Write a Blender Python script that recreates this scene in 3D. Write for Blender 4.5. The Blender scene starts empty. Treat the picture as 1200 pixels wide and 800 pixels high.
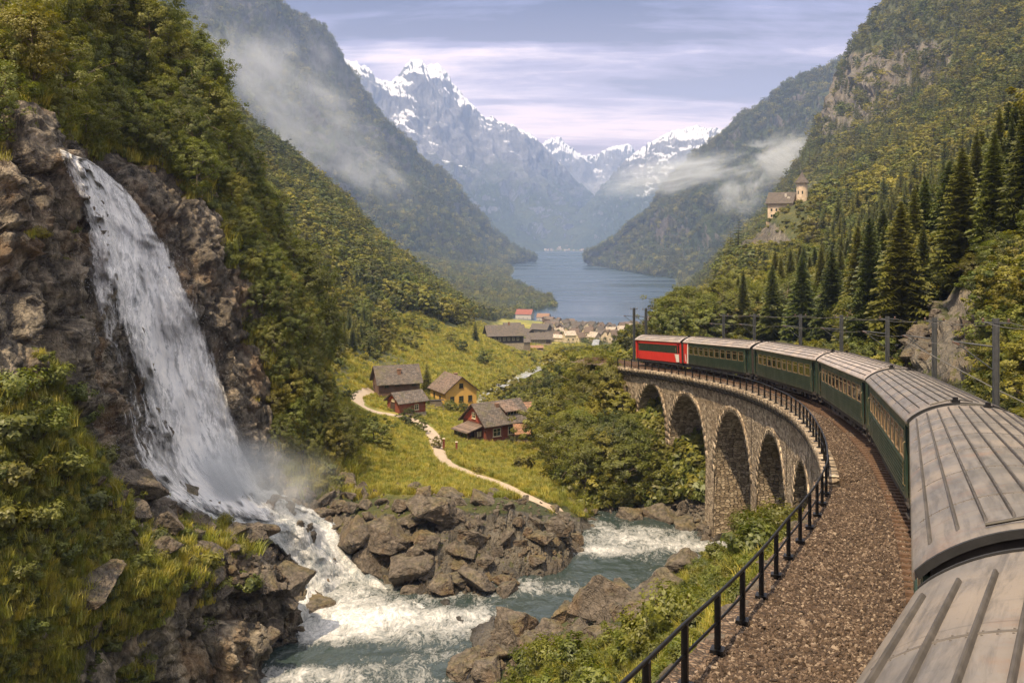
import bpy, math, random
import numpy as np
from mathutils import Vector, Matrix
from mathutils.bvhtree import BVHTree

random.seed(7)
RS = np.random.RandomState(11)
SC = bpy.context.scene
COL = SC.collection
R = math.radians

# ---------------------------------------------------------------- camera, sky, sun, exposure
F, HX, HY = 1100.0, 600.0, 272.0          # focal length and horizon, in photograph pixels (1200 x 800)
cam_d = bpy.data.cameras.new('camera')
cam_d.sensor_width = 36.0
cam_d.lens = 36.0 * F / 1200.0
cam_d.shift_y = -(400.0 - HY) / 1200.0
cam_d.clip_start = 0.1
cam_d.clip_end = 60000.0
cam = bpy.data.objects.new('camera', cam_d)
cam.rotation_euler = (R(90), 0, 0)
COL.objects.link(cam)
SC.camera = cam

SUN_DIR = Vector((-0.25, -0.40, 0.88)).normalized()      # towards the sun
sun_el = math.asin(SUN_DIR.z)
sun_az = math.atan2(SUN_DIR.x, SUN_DIR.y)
sd = bpy.data.lights.new('sun', 'SUN')
sd.energy = 4.9
sd.angle = R(0.6)
sd.color = (1.0, 0.78, 0.50)
so = bpy.data.objects.new('sun', sd)
so.rotation_euler = SUN_DIR.to_track_quat('Z', 'Y').to_euler()
COL.objects.link(so)

SC.view_settings.view_transform = 'Standard'
SC.view_settings.look = 'None'
SC.view_settings.gamma = 1.0
SC.view_settings.use_curve_mapping = False
SC.view_settings.exposure = 0.64
SC.cycles.max_bounces = 6
SC.cycles.diffuse_bounces = 3
SC.cycles.glossy_bounces = 3
SC.cycles.transmission_bounces = 4
SC.cycles.transparent_max_bounces = 12
SC.cycles.volume_bounces = 1

class NT:
    """small node-tree helper"""
    def __init__(s, nt):
        s.nt = nt; nt.nodes.clear()
    def n(s, t, **kw):
        nd = s.nt.nodes.new(t)
        ins = kw.pop('ins', {})
        for k, v in kw.items(): setattr(nd, k, v)
        for k, v in ins.items():
            sock = nd.inputs[k]
            if isinstance(v, bpy.types.NodeSocket): s.nt.links.new(v, sock)
            else:
                if isinstance(v, tuple) and len(v) == 3 and sock.type == 'RGBA': v = v + (1.0,)
                sock.default_value = v
        return nd
    def link(s, a, b): s.nt.links.new(a, b)
    def math(s, op, a, b=0.0, c=0.0, clamp=False):
        nd = s.n('ShaderNodeMath', operation=op, use_clamp=clamp)
        for i, v in enumerate((a, b, c)):
            if isinstance(v, bpy.types.NodeSocket): s.nt.links.new(v, nd.inputs[i])
            else: nd.inputs[i].default_value = v
        return nd.outputs[0]
    def mix(s, f, a, b, mode='MIX'):
        nd = s.n('ShaderNodeMix', data_type='RGBA', blend_type=mode)
        for k, v in ((0, f), (6, a), (7, b)):
            if isinstance(v, bpy.types.NodeSocket): s.nt.links.new(v, nd.inputs[k])
            else: nd.inputs[k].default_value = (v + (1.0,)) if isinstance(v, tuple) and len(v) == 3 else v
        return nd.outputs[2]
    def ramp(s, f, stops, interp='LINEAR'):
        nd = s.n('ShaderNodeValToRGB')
        cr = nd.color_ramp; cr.interpolation = interp
        while len(cr.elements) > 1: cr.elements.remove(cr.elements[-1])
        for i, (p, c) in enumerate(stops):
            if not isinstance(c, tuple): c = (c, c, c)
            e = cr.elements[0] if i == 0 else cr.elements.new(p)
            e.position = p; e.color = c + (1.0,)
        s.nt.links.new(f, nd.inputs[0])
        return nd.outputs[0]
    def mapr(s, v, a, b, c=0.0, d=1.0):
        nd = s.n('ShaderNodeMapRange', ins={0: v, 1: a, 2: b, 3: c, 4: d})
        return nd.outputs[0]
    def noise(s, vec, scale, detail=4.0, rough=0.55, dist=0.0):
        return s.n('ShaderNodeTexNoise', ins={'Vector': vec, 'Scale': scale, 'Detail': detail, 'Roughness': rough, 'Distortion': dist}).outputs['Fac']
    def scale(s, vec, v):
        nd = s.n('ShaderNodeVectorMath', operation='MULTIPLY', ins={0: vec, 1: v})
        return nd.outputs[0]

# world: Nishita sky behind broken layers of cloud
world = bpy.data.worlds.new('World')
SC.world = world
world.use_nodes = True
W = NT(world.node_tree)
sky = W.n('ShaderNodeTexSky', sky_type='NISHITA', sun_disc=False, sun_elevation=sun_el, sun_rotation=sun_az)
sky.air_density = 1.2; sky.dust_density = 1.5
tc = W.n('ShaderNodeTexCoord').outputs['Generated']
sp = W.n('ShaderNodeSeparateXYZ', ins={0: tc})
dz = W.math('MAXIMUM', sp.outputs[2], 0.0)
dzz = W.math('ADD', dz, 0.10)
cu = W.math('DIVIDE', sp.outputs[0], dzz)
cv = W.math('DIVIDE', sp.outputs[1], dzz)
cvec = W.n('ShaderNodeCombineXYZ', ins={0: cu, 1: cv, 2: 0.0}).outputs[0]
n1 = W.noise(W.scale(cvec, (0.6, 1.5, 1.0)), 1.0, 8.0, 0.6, 0.4)
n2 = W.noise(W.scale(cvec, (0.22, 1.5, 1.0)), 0.8, 7.0, 0.55, 0.7)
nn = W.math('ADD', W.math('ADD', W.math('MULTIPLY', n1, 0.5), W.math('MULTIPLY', n2, 0.5)), W.mapr(dz, 0.03, 0.25, -0.035, 0.085))
nf = W.noise(W.scale(cvec, (1.6, 3.0, 1.0)), 1.6, 6.0, 0.62, 0.5)
nn = W.math('ADD', W.math('ADD', 0.5, W.math('MULTIPLY', W.math('SUBTRACT', nn, 0.5), 1.8)), W.math('MULTIPLY', W.math('SUBTRACT', nf, 0.5), 0.32))
dark = (0.05, 0.052, 0.105)
cl = W.ramp(nn, [(0.34, (0.86, 0.66, 0.62)), (0.43, (0.50, 0.43, 0.49)), (0.52, (0.17, 0.17, 0.29)), (0.64, dark)])
# pale warm break low in the sky, deeper blue-grey overhead
low = W.math('POWER', W.mapr(dz, 0.0, 0.24, 1.0, 0.0), 1.0)
ax = W.math('SUBTRACT', W.math('DIVIDE', sp.outputs[0], W.math('ADD', sp.outputs[1], 0.001)), 0.04)
side = W.math('SUBTRACT', 1.0, W.math('MULTIPLY', W.math('MULTIPLY', ax, ax), 5.0), clamp=True)
warm = W.math('MULTIPLY', low, W.math('ADD', W.math('MULTIPLY', side, 0.5), 0.5))
cl2 = W.mix(W.math('MULTIPLY', warm, W.mapr(nn, 0.36, 0.66, 1.0, 0.35), clamp=True), cl, (1.35, 0.90, 0.68))
gap = W.mapr(nn, 0.20, 0.36, 1.0, 0.0)
skyc = W.mix(1.0, sky.outputs[0], (0.10, 0.10, 0.10), 'MULTIPLY')
tot = W.mix(W.math('MULTIPLY', gap, 0.6), cl2, skyc)
# flat pale fill light added to the unseen upper sky, softening the shade
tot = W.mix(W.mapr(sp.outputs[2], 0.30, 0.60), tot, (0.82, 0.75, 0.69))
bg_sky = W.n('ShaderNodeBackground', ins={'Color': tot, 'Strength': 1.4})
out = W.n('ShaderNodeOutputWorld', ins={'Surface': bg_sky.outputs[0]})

# ---------------------------------------------------------------- naming helpers
def tag(o, label=None, cat=None, group=None, kind=None):
    if label: o['label'] = label
    if cat: o['category'] = cat
    if group: o['group'] = group
    if kind: o['kind'] = kind
    return o

def empty(name, loc, rz=0.0, label=None, cat=None, group=None):
    o = bpy.data.objects.new(name, None)
    o.empty_display_size = 0.5
    COL.objects.link(o)
    o.location = loc; o.rotation_euler = (0, 0, rz)
    return tag(o, label, cat, group)

def link(name, me, parent=None, mats=None):
    o = bpy.data.objects.new(name, me)
    COL.objects.link(o)
    if parent: o.parent = parent
    if mats:
        for m in (mats if isinstance(mats, (list, tuple)) else [mats]): me.materials.append(m)
    return o

def np_mesh(name, V, Fc, smooth=False, mi=None, attrs=None):
    """numpy mesh; Fc is an (n,3) or (n,4) array or list of arrays"""
    me = bpy.data.meshes.new(name)
    V = np.asarray(V, dtype=np.float32)
    groups = Fc if isinstance(Fc, list) else [Fc]
    groups = [np.asarray(g, dtype=np.int32) for g in groups if len(g)]
    nl = sum(g.size for g in groups); nf = sum(len(g) for g in groups)
    me.vertices.add(len(V)); me.vertices.foreach_set('co', V.ravel())
    me.loops.add(nl); me.polygons.add(nf)
    me.loops.foreach_set('vertex_index', np.concatenate([g.ravel() for g in groups]))
    st = []; k = 0
    for g in groups:
        st.append(k + np.arange(len(g)) * g.shape[1]); k += g.size
    me.polygons.foreach_set('loop_start', np.concatenate(st).astype(np.int32))
    if mi is not None: me.polygons.foreach_set('material_index', np.asarray(mi, dtype=np.int32))
    me.update(calc_edges=True); me.validate()
    if smooth: me.polygons.foreach_set('use_smooth', np.ones(len(me.polygons), dtype=bool))
    if attrs:
        for k2, a in attrs.items():
            at = me.attributes.new(k2, 'FLOAT', 'POINT')
            at.data.foreach_set('value', np.asarray(a, dtype=np.float32).ravel())
    return me

class MB:
    """collects boxes, tubes, prisms into one mesh"""
    def __init__(s): s.v = []; s.f = []; s.m = []
    def add(s, vs, fs, mi=0):
        b = len(s.v); s.v.extend([tuple(p) for p in vs]); s.f.extend([tuple(b + i for i in f) for f in fs]); s.m.extend([mi] * len(fs))
    def box(s, x0, x1, y0, y1, z0, z1, mi=0):
        s.add([(x0,y0,z0),(x1,y0,z0),(x1,y1,z0),(x0,y1,z0),(x0,y0,z1),(x1,y0,z1),(x1,y1,z1),(x0,y1,z1)],
              [(0,3,2,1),(4,5,6,7),(0,1,5,4),(1,2,6,5),(2,3,7,6),(3,0,4,7)], mi)
    def prism(s, poly, axis, a, b, mi=0):
        """poly list of 2D points swept along axis ('x' or 'y') from a to b"""
        n = len(poly)
        def P(p, t): return (t, p[0], p[1]) if axis == 'x' else (p[0], t, p[1])
        vs = [P(p, a) for p in poly] + [P(p, b) for p in poly]
        fs = [tuple(range(n))[::-1], tuple(range(n, 2 * n))]
        for i in range(n):
            j = (i + 1) % n
            fs.append((i, j, n + j, n + i))
        s.add(vs, fs, mi)
    def tube(s, pts, r, n=8, mi=0, caps=True):
        pts = [Vector(p) for p in pts]
        rs = r if isinstance(r, (list, tuple)) else [r] * len(pts)
        rings = []
        for i, p in enumerate(pts):
            d = (pts[min(i + 1, len(pts) - 1)] - pts[max(i - 1, 0)]).normalized()
            u = d.cross(Vector((0, 0, 1)))
            if u.length < 1e-3: u = Vector((1, 0, 0))
            u.normalize(); w = u.cross(d).normalized()
            rings.append([p + (u * math.cos(a) + w * math.sin(a)) * rs[i] for a in [2 * math.pi * k / n for k in range(n)]])
        vs = [v for r_ in rings for v in r_]
        fs = []
        for i in range(len(pts) - 1):
            for k in range(n):
                k2 = (k + 1) % n
                fs.append((i * n + k, i * n + k2, (i + 1) * n + k2, (i + 1) * n + k))
        if caps: fs.append(tuple(range(n))); fs.append(tuple((len(pts) - 1) * n + k for k in range(n))[::-1])
        s.add(vs, fs, mi)
    def build(s, name, mats, parent=None, smooth=False, bevel=0.0):
        me = bpy.data.meshes.new(name)
        me.from_pydata(s.v, [], s.f)
        for m in (mats if isinstance(mats, (list, tuple)) else [mats]): me.materials.append(m)
        me.polygons.foreach_set('material_index', s.m)
        if smooth: me.polygons.foreach_set('use_smooth', [True] * len(s.f))
        me.update()
        o = bpy.data.objects.new(name, me); COL.objects.link(o)
        if parent: o.parent = parent
        if bevel > 0:
            b = o.modifiers.new('bevel', 'BEVEL'); b.width = bevel; b.segments = 2; b.limit_method = 'ANGLE'
        return o

# ---------------------------------------------------------------- noise
_perm = np.random.RandomState(3).permutation(256); _perm = np.concatenate([_perm, _perm, _perm])
_grad = np.array([(1,1,0),(-1,1,0),(1,-1,0),(-1,-1,0),(1,0,1),(-1,0,1),(1,0,-1),(-1,0,-1),(0,1,1),(0,-1,1),(0,1,-1),(0,-1,-1),(1,1,0),(-1,1,0),(0,-1,1),(0,-1,-1)], dtype=np.float32)
def perlin(P):
    P = np.asarray(P, dtype=np.float64); Fl = np.floor(P); f = P - Fl; I = Fl.astype(np.int64) & 255
    u = f * f * f * (f * (f * 6 - 15) + 10)
    res = 0.0
    for dx in (0, 1):
        for dy in (0, 1):
            for dz_ in (0, 1):
                h = _perm[_perm[_perm[(I[..., 0] + dx) & 255] + ((I[..., 1] + dy) & 255)] + ((I[..., 2] + dz_) & 255)] & 15
                g = _grad[h]
                d = g[..., 0] * (f[..., 0] - dx) + g[..., 1] * (f[..., 1] - dy) + g[..., 2] * (f[..., 2] - dz_)
                wx = u[..., 0] if dx else 1 - u[..., 0]
                wy = u[..., 1] if dy else 1 - u[..., 1]
                wz = u[..., 2] if dz_ else 1 - u[..., 2]
                res = res + d * wx * wy * wz
    return res
def fbm(P, octv=4, gain=0.5, lac=2.07, ridged=False):
    P = np.asarray(P, dtype=np.float64); a = 1.0; tot = 0.0; s = 0.0
    for i in range(octv):
        n = perlin(P + i * 17.3)
        if ridged: n = 1.0 - 2.0 * np.abs(n) * 1.4
        tot = tot + n * a; s += a
        P = P * lac; a *= gain
    return tot / s
def _h(I, k):
    x = (I[..., 0] * 73856093) ^ (I[..., 1] * 19349663) ^ (I[..., 2] * 83492791) ^ (k * 2654435761)
    x = (x ^ (x >> 13)) * 1274126177
    return ((x ^ (x >> 16)) & 0xFFFFF) / float(0xFFFFF)
def cells(P):
    """returns (F1, F2, random value of the nearest cell)"""
    P = np.asarray(P, dtype=np.float64); B = np.floor(P).astype(np.int64)
    f1 = np.full(P.shape[:-1], 9.0); f2 = f1.copy(); val = np.zeros(P.shape[:-1])
    for dx in (-1, 0, 1):
        for dy in (-1, 0, 1):
            for dz_ in (-1, 0, 1):
                I = B + np.array([dx, dy, dz_])
                c = I + np.stack([_h(I, 1), _h(I, 2), _h(I, 3)], -1)
                d = np.sqrt(((c - P) ** 2).sum(-1)); v = _h(I, 4)
                m = d < f1
                f2 = np.where(m, f1, np.minimum(f2, d))
                f1 = np.where(m, d, f1); val = np.where(m, v, val)
    return f1, f2, val
def sstep(x, a, b):
    t = np.clip((x - a) / (b - a), 0, 1); return t * t * (3 - 2 * t)

def W3(px, py, Y): return ((px - HX) / F * Y, Y, -(py - HY) / F * Y)
def PX(P):
    P = np.asarray(P, dtype=np.float64)
    return HX + F * P[..., 0] / P[..., 1], HY - F * P[..., 2] / P[..., 1]
def inpoly(x, y, poly):
    x = np.asarray(x); y = np.asarray(y); c = np.zeros(x.shape, bool); n = len(poly)
    for i in range(n):
        x1, y1 = poly[i]; x2, y2 = poly[(i + 1) % n]
        if y1 == y2: continue
        m = ((y1 > y) != (y2 > y)) & (x < (x2 - x1) * (y - y1) / (y2 - y1) + x1)
        c ^= m
    return c
def grid_faces(nr, nc):
    i = np.arange((nr - 1) * nc).reshape(nr - 1, nc)[:, :-1].ravel()
    return np.stack([i, i + 1, i + 1 + nc, i + nc], 1)
def grid_normals(G):
    du = np.gradient(G, axis=1); dv = np.gradient(G, axis=0)
    n = np.cross(du, dv); return n / (np.linalg.norm(n, axis=-1, keepdims=True) + 1e-9)
def crom(A, t):
    """Catmull-Rom along axis 0 of A at parameters t (0..n-1)"""
    n = A.shape[0]; i = np.clip(np.floor(t).astype(int), 0, n - 2); f = (t - i)
    f = f.reshape((-1,) + (1,) * (A.ndim - 1))
    p0 = A[np.maximum(i - 1, 0)]; p1 = A[i]; p2 = A[i + 1]; p3 = A[np.minimum(i + 2, n - 1)]
    return 0.5 * ((2 * p1) + (-p0 + p2) * f + (2 * p0 - 5 * p1 + 4 * p2 - p3) * f * f + (-p0 + 3 * p1 - 3 * p2 + p3) * f ** 3)
def lattice(ctrl, nr, nc):
    A = np.array(ctrl, dtype=np.float64)
    A = crom(A, np.linspace(0, A.shape[0] - 1, nr))
    A = np.swapaxes(crom(np.swapaxes(A, 0, 1), np.linspace(0, A.shape[1] - 1, nc)), 0, 1)
    return A
def img2w(A):
    out_ = np.empty(A.shape[:-1] + (3,)); Y = A[..., 2]
    out_[..., 0] = (A[..., 0] - HX) / F * Y; out_[..., 1] = Y; out_[..., 2] = -(A[..., 1] - HY) / F * Y
    return out_

# ---------------------------------------------------------------- materials
def mat(name):
    m = bpy.data.materials.new(name); m.use_nodes = True
    return m, NT(m.node_tree)
def finish(m, T, color, rough=0.8, bump=None, bstr=0.3, bdist=0.1, metal=0.0, spec=0.5, **extra):
    b = T.n('ShaderNodeBsdfPrincipled')
    for k, v in (('Base Color', color), ('Roughness', rough), ('Metallic', metal), ('Specular IOR Level', spec)):
        if isinstance(v, bpy.types.NodeSocket): T.link(v, b.inputs[k])
        else: b.inputs[k].default_value = (v + (1.0,)) if isinstance(v, tuple) else v
    for k, v in extra.items():
        k = k.replace('_', ' ')
        if isinstance(v, bpy.types.NodeSocket): T.link(v, b.inputs[k])
        else: b.inputs[k].default_value = (v + (1.0,)) if isinstance(v, tuple) and len(v) == 3 else v
    if bump is not None:
        bn = T.n('ShaderNodeBump', ins={'Strength': bstr, 'Distance': bdist, 'Height': bump})
        T.link(bn.outputs[0], b.inputs['Normal'])
    T.n('ShaderNodeOutputMaterial', ins={'Surface': b.outputs[0]})
    return m
def obj_vec(T): return T.n('ShaderNodeTexCoord').outputs['Object']
def pos_vec(T): return T.n('ShaderNodeNewGeometry').outputs['Position']
def varied(name, base, amt=0.35, scale=3.0, rough=0.75, bstr=0.25, bdist=0.02, metal=0.0, spec=0.4, tint=None, stretch=(1, 1, 1)):
    m, T = mat(name); v = T.scale(obj_vec(T), stretch)
    n = T.noise(v, scale, 6, 0.6); n2 = T.noise(v, scale * 0.23, 3, 0.5)
    c = T.mix(T.mapr(n, 0.3, 0.7), tuple(x * (1 - amt) for x in base), tuple(min(1, x * (1 + amt)) for x in base))
    if tint: c = T.mix(T.mapr(n2, 0.45, 0.65), c, tint)
    return finish(m, T, c, rough, n, bstr, bdist, metal, spec)

def rock_material(name, base=(0.16, 0.14, 0.12), scale=1.0, moss=0.5, wetattr=False, orange=0.35, mossh=None):
    m, T = mat(name); p = pos_vec(T)
    sv = T.scale(p, (scale, scale, scale))
    n1 = T.noise(sv, 0.35, 8, 0.62); n2 = T.noise(sv, 1.8, 8, 0.65); n3 = T.noise(sv, 9.0, 6, 0.65)
    vo = T.n('ShaderNodeTexVoronoi', feature='DISTANCE_TO_EDGE', ins={'Vector': T.n('ShaderNodeVectorMath', operation='ADD', ins={0: T.scale(sv, (1, 1, 0.6)), 1: T.n('ShaderNodeTexNoise', ins={'Vector': sv, 'Scale': 1.5}).outputs['Color']}).outputs[0], 'Scale': 1.5}).outputs[0]
    crack = T.mapr(vo, 0.0, 0.07)
    c = T.ramp(n2, [(0.28, tuple(x * 0.38 for x in base)), (0.45, tuple(x * 0.8 for x in base)), (0.58, tuple(x * 1.25 for x in base)), (0.74, tuple(min(1, x * 2.0) for x in base))])
    c = T.mix(T.math('MULTIPLY', T.mapr(n1, 0.5, 0.68), orange), c, (0.27, 0.15, 0.06))
    c = T.mix(T.mapr(n3, 0.62, 0.78, 0, 0.5), c, (0.36, 0.35, 0.31))
    nz = T.n('ShaderNodeSeparateXYZ', ins={0: T.n('ShaderNodeNewGeometry').outputs['Normal']}).outputs[2]
    mo = T.math('ADD', T.mapr(nz, 0.15, 0.85), T.math('MULTIPLY', T.math('SUBTRACT', n1, 0.5), 3.2))
    mo = T.math('MULTIPLY', T.mapr(mo, 0.75, 1.15), moss)
    mossc = T.ramp(n2, [(0.35, (0.035, 0.05, 0.012)), (0.5, (0.09, 0.105, 0.02)), (0.65, (0.19, 0.15, 0.035))])
    c = T.mix(mo, c, mossc)
    rough = 0.85
    if wetattr:
        w = T.n('ShaderNodeAttribute', attribute_name='wet').outputs['Fac']
        c = T.mix(T.math('MULTIPLY', w, 0.85), c, T.mix(1.0, c, (0.30, 0.31, 0.36), 'MULTIPLY'))
        rough = T.mapr(w, 0, 1, 0.85, 0.28)
    h = T.math('ADD', T.math('ADD', T.math('MULTIPLY', n2, 1.0), T.math('MULTIPLY', n3, 0.35)), T.math('MULTIPLY', crack, 0.22))
    return finish(m, T, c, rough, h, 0.9, 0.45 / scale, 0.0, 0.4)

def leaf_material(name, dark, light, gold=(0.22, 0.17, 0.02), goldamt=0.5, trans=0.3, posscale=0.02, leafscale=1.6, vary=(0.62, 1.2)):
    m, T = mat(name)
    rnd = T.n('ShaderNodeObjectInfo').outputs['Random']
    p = pos_vec(T)
    n = T.noise(p, leafscale, 3, 0.6); nb = T.noise(p, posscale, 4, 0.6)
    isl = T.n('ShaderNodeNewGeometry').outputs['Random Per Island']
    c = T.mix(T.mapr(T.math('ADD', T.math('MULTIPLY', n, 0.9), T.math('MULTIPLY', isl, 0.2)), 0.3, 0.8), dark, light)
    g = T.math('MULTIPLY', T.mapr(T.math('ADD', T.math('MULTIPLY', rnd, 0.6), T.math('MULTIPLY', nb, 0.9)), 0.55, 1.05), goldamt, clamp=True)
    c = T.mix(g, c, gold)
    dk = T.mapr(T.n('ShaderNodeTexWhiteNoise', noise_dimensions='1D', ins={'W': rnd}).outputs[0], 0, 1, vary[0], vary[1])
    c = T.mix(1.0, c, T.n('ShaderNodeCombineXYZ', ins={0: dk, 1: dk, 2: dk}).outputs[0], 'MULTIPLY')
    d = T.n('ShaderNodeBsdfDiffuse', ins={'Color': c})
    t = T.n('ShaderNodeBsdfTranslucent', ins={'Color': T.mix(1.0, c, (1.15, 1.2, 0.5), 'MULTIPLY')})
    gl = T.n('ShaderNodeBsdfGlossy', ins={'Color': (0.9, 0.95, 0.9), 'Roughness': 0.5})
    mx = T.n('ShaderNodeMixShader', ins={0: trans, 1: d.outputs[0], 2: t.outputs[0]})
    mx2 = T.n('ShaderNodeMixShader', ins={0: 0.035, 1: mx.outputs[0], 2: gl.outputs[0]})
    T.n('ShaderNodeOutputMaterial', ins={'Surface': mx2.outputs[0]})
    return m

M = {}
M['rock'] = rock_material('rock', wetattr=True)
M['boulder'] = rock_material('boulder', (0.135, 0.113, 0.092), 1.3, 0.30)
M['gravel_stone'] = None
M['bark'] = varied('bark', (0.10, 0.075, 0.05), 0.5, 6, 0.9, 0.6, 0.03)
M['bark_pale'] = varied('bark_pale', (0.20, 0.165, 0.125), 0.45, 6, 0.9, 0.6, 0.03)
M['leaf'] = leaf_material('leaf', (0.040, 0.060, 0.010), (0.20, 0.225, 0.032), (0.30, 0.26, 0.028), 0.38, 0.44)
M['leaf_bright'] = leaf_material('leaf_bright', (0.065, 0.095, 0.012), (0.22, 0.235, 0.035), (0.34, 0.26, 0.025), 0.5, 0.44)
M['leaf_far'] = leaf_material('leaf_far', (0.034, 0.055, 0.012), (0.15, 0.17, 0.025), (0.27, 0.225, 0.025), 0.75, 0.3, 0.008, 0.30, (0.45, 1.5))
M['needle'] = leaf_material('needle', (0.022, 0.040, 0.012), (0.125, 0.15, 0.032), (0.20, 0.18, 0.03), 0.6, 0.28)
M['grass'] = leaf_material('grass', (0.12, 0.15, 0.02), (0.33, 0.34, 0.05), (0.46, 0.37, 0.06), 0.9, 0.35, 0.25)
# ---------------------------------------------------------------- the railway line (plan), metre gauge
L_ = [(3.23, 7.8, -3.0), (10.15, 24.2, -4.95), (15.8, 42.1, -6.65), (19.6, 60.7, -8.3), (20.3, 79.7, -9.85), (17.8, 98.5, -11.6), (14.7, 111.0, -12.75)]
hd = [25.5, 20.2, 14.5, 6.8, -2.7, -10.7, -14.0]
HW = 1.42; EAVE = 3.0
JT = [(x + HW * math.cos(R(h)), y - HW * math.sin(R(h)), z - EAVE) for (x, y, z), h in zip(L_, hd)]
pre = [(JT[0][0] - 19 * math.sin(R(31)) , JT[0][1] - 19 * math.cos(R(31)), JT[0][2] + 1.9)]
pre = [(pre[0][0] - 20 * math.sin(R(38)), pre[0][1] - 20 * math.cos(R(38)), pre[0][2] + 2.0)] + pre
post = []; q = JT[-1]; h_ = -18
for k in range(8):
    q = (q[0] + 9 * math.sin(R(h_)), q[1] + 9 * math.cos(R(h_)), q[2] - 0.6); post.append(q); h_ -= 8 if k < 4 else 2
TC = np.array(pre + JT + post, dtype=float)
_tt = np.linspace(0, len(TC) - 1, 1400); _tp = crom(TC, _tt)
_ds = np.concatenate([[0], np.cumsum(np.linalg.norm(np.diff(_tp[:, :2], axis=0), axis=1))])
_j0 = np.argmin(np.linalg.norm(_tp[:, :2] - np.array(JT[0][:2]), axis=1)); _ds -= _ds[_j0]
from numpy import interp
_zs = _tp[:, 2].copy()
for _ in range(3):
    _k = np.ones(61) / 61.0; _pad = np.concatenate([_zs[0] + (np.arange(-30, 0)) * (_zs[1] - _zs[0]), _zs, _zs[-1] + np.arange(1, 31) * (_zs[-1] - _zs[-2])])
    _zs = np.convolve(_pad, _k, 'valid')
def trk(s, off=0.0, up=0.0):
    """point on the line at arc length s, off metres to the right, up metres above the rails"""
    x = interp(s, _ds, _tp[:, 0]); y = interp(s, _ds, _tp[:, 1]); z = interp(s, _ds, _zs)
    e = 0.6
    tx = interp(s + e, _ds, _tp[:, 0]) - interp(s - e, _ds, _tp[:, 0]); ty = interp(s + e, _ds, _tp[:, 1]) - interp(s - e, _ds, _tp[:, 1])
    l = np.sqrt(tx * tx + ty * ty)
    return np.stack([x + off * ty / l, y - off * tx / l, z + up], -1)
def s_of(xy):
    d = np.linalg.norm(_tp[:, :2] - np.array(xy), axis=1); return _ds[np.argmin(d)]
JS = [s_of(j[:2]) for j in JT]
def left_off(s):       # distance from the line to the railing on the valley side
    return float(np.interp(s, [-10, 6, 10, 16, 22, 28, 200], [5.2, 4.85, 4.6, 4.25, 3.75, 3.35, 3.25]))
def s_at_px(px, off, lo, hi):
    ss = np.linspace(lo, hi, 4000); P = trk(ss, off); x, _y = PX(P); return float(ss[np.argmin(np.abs(x - px))])

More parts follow.
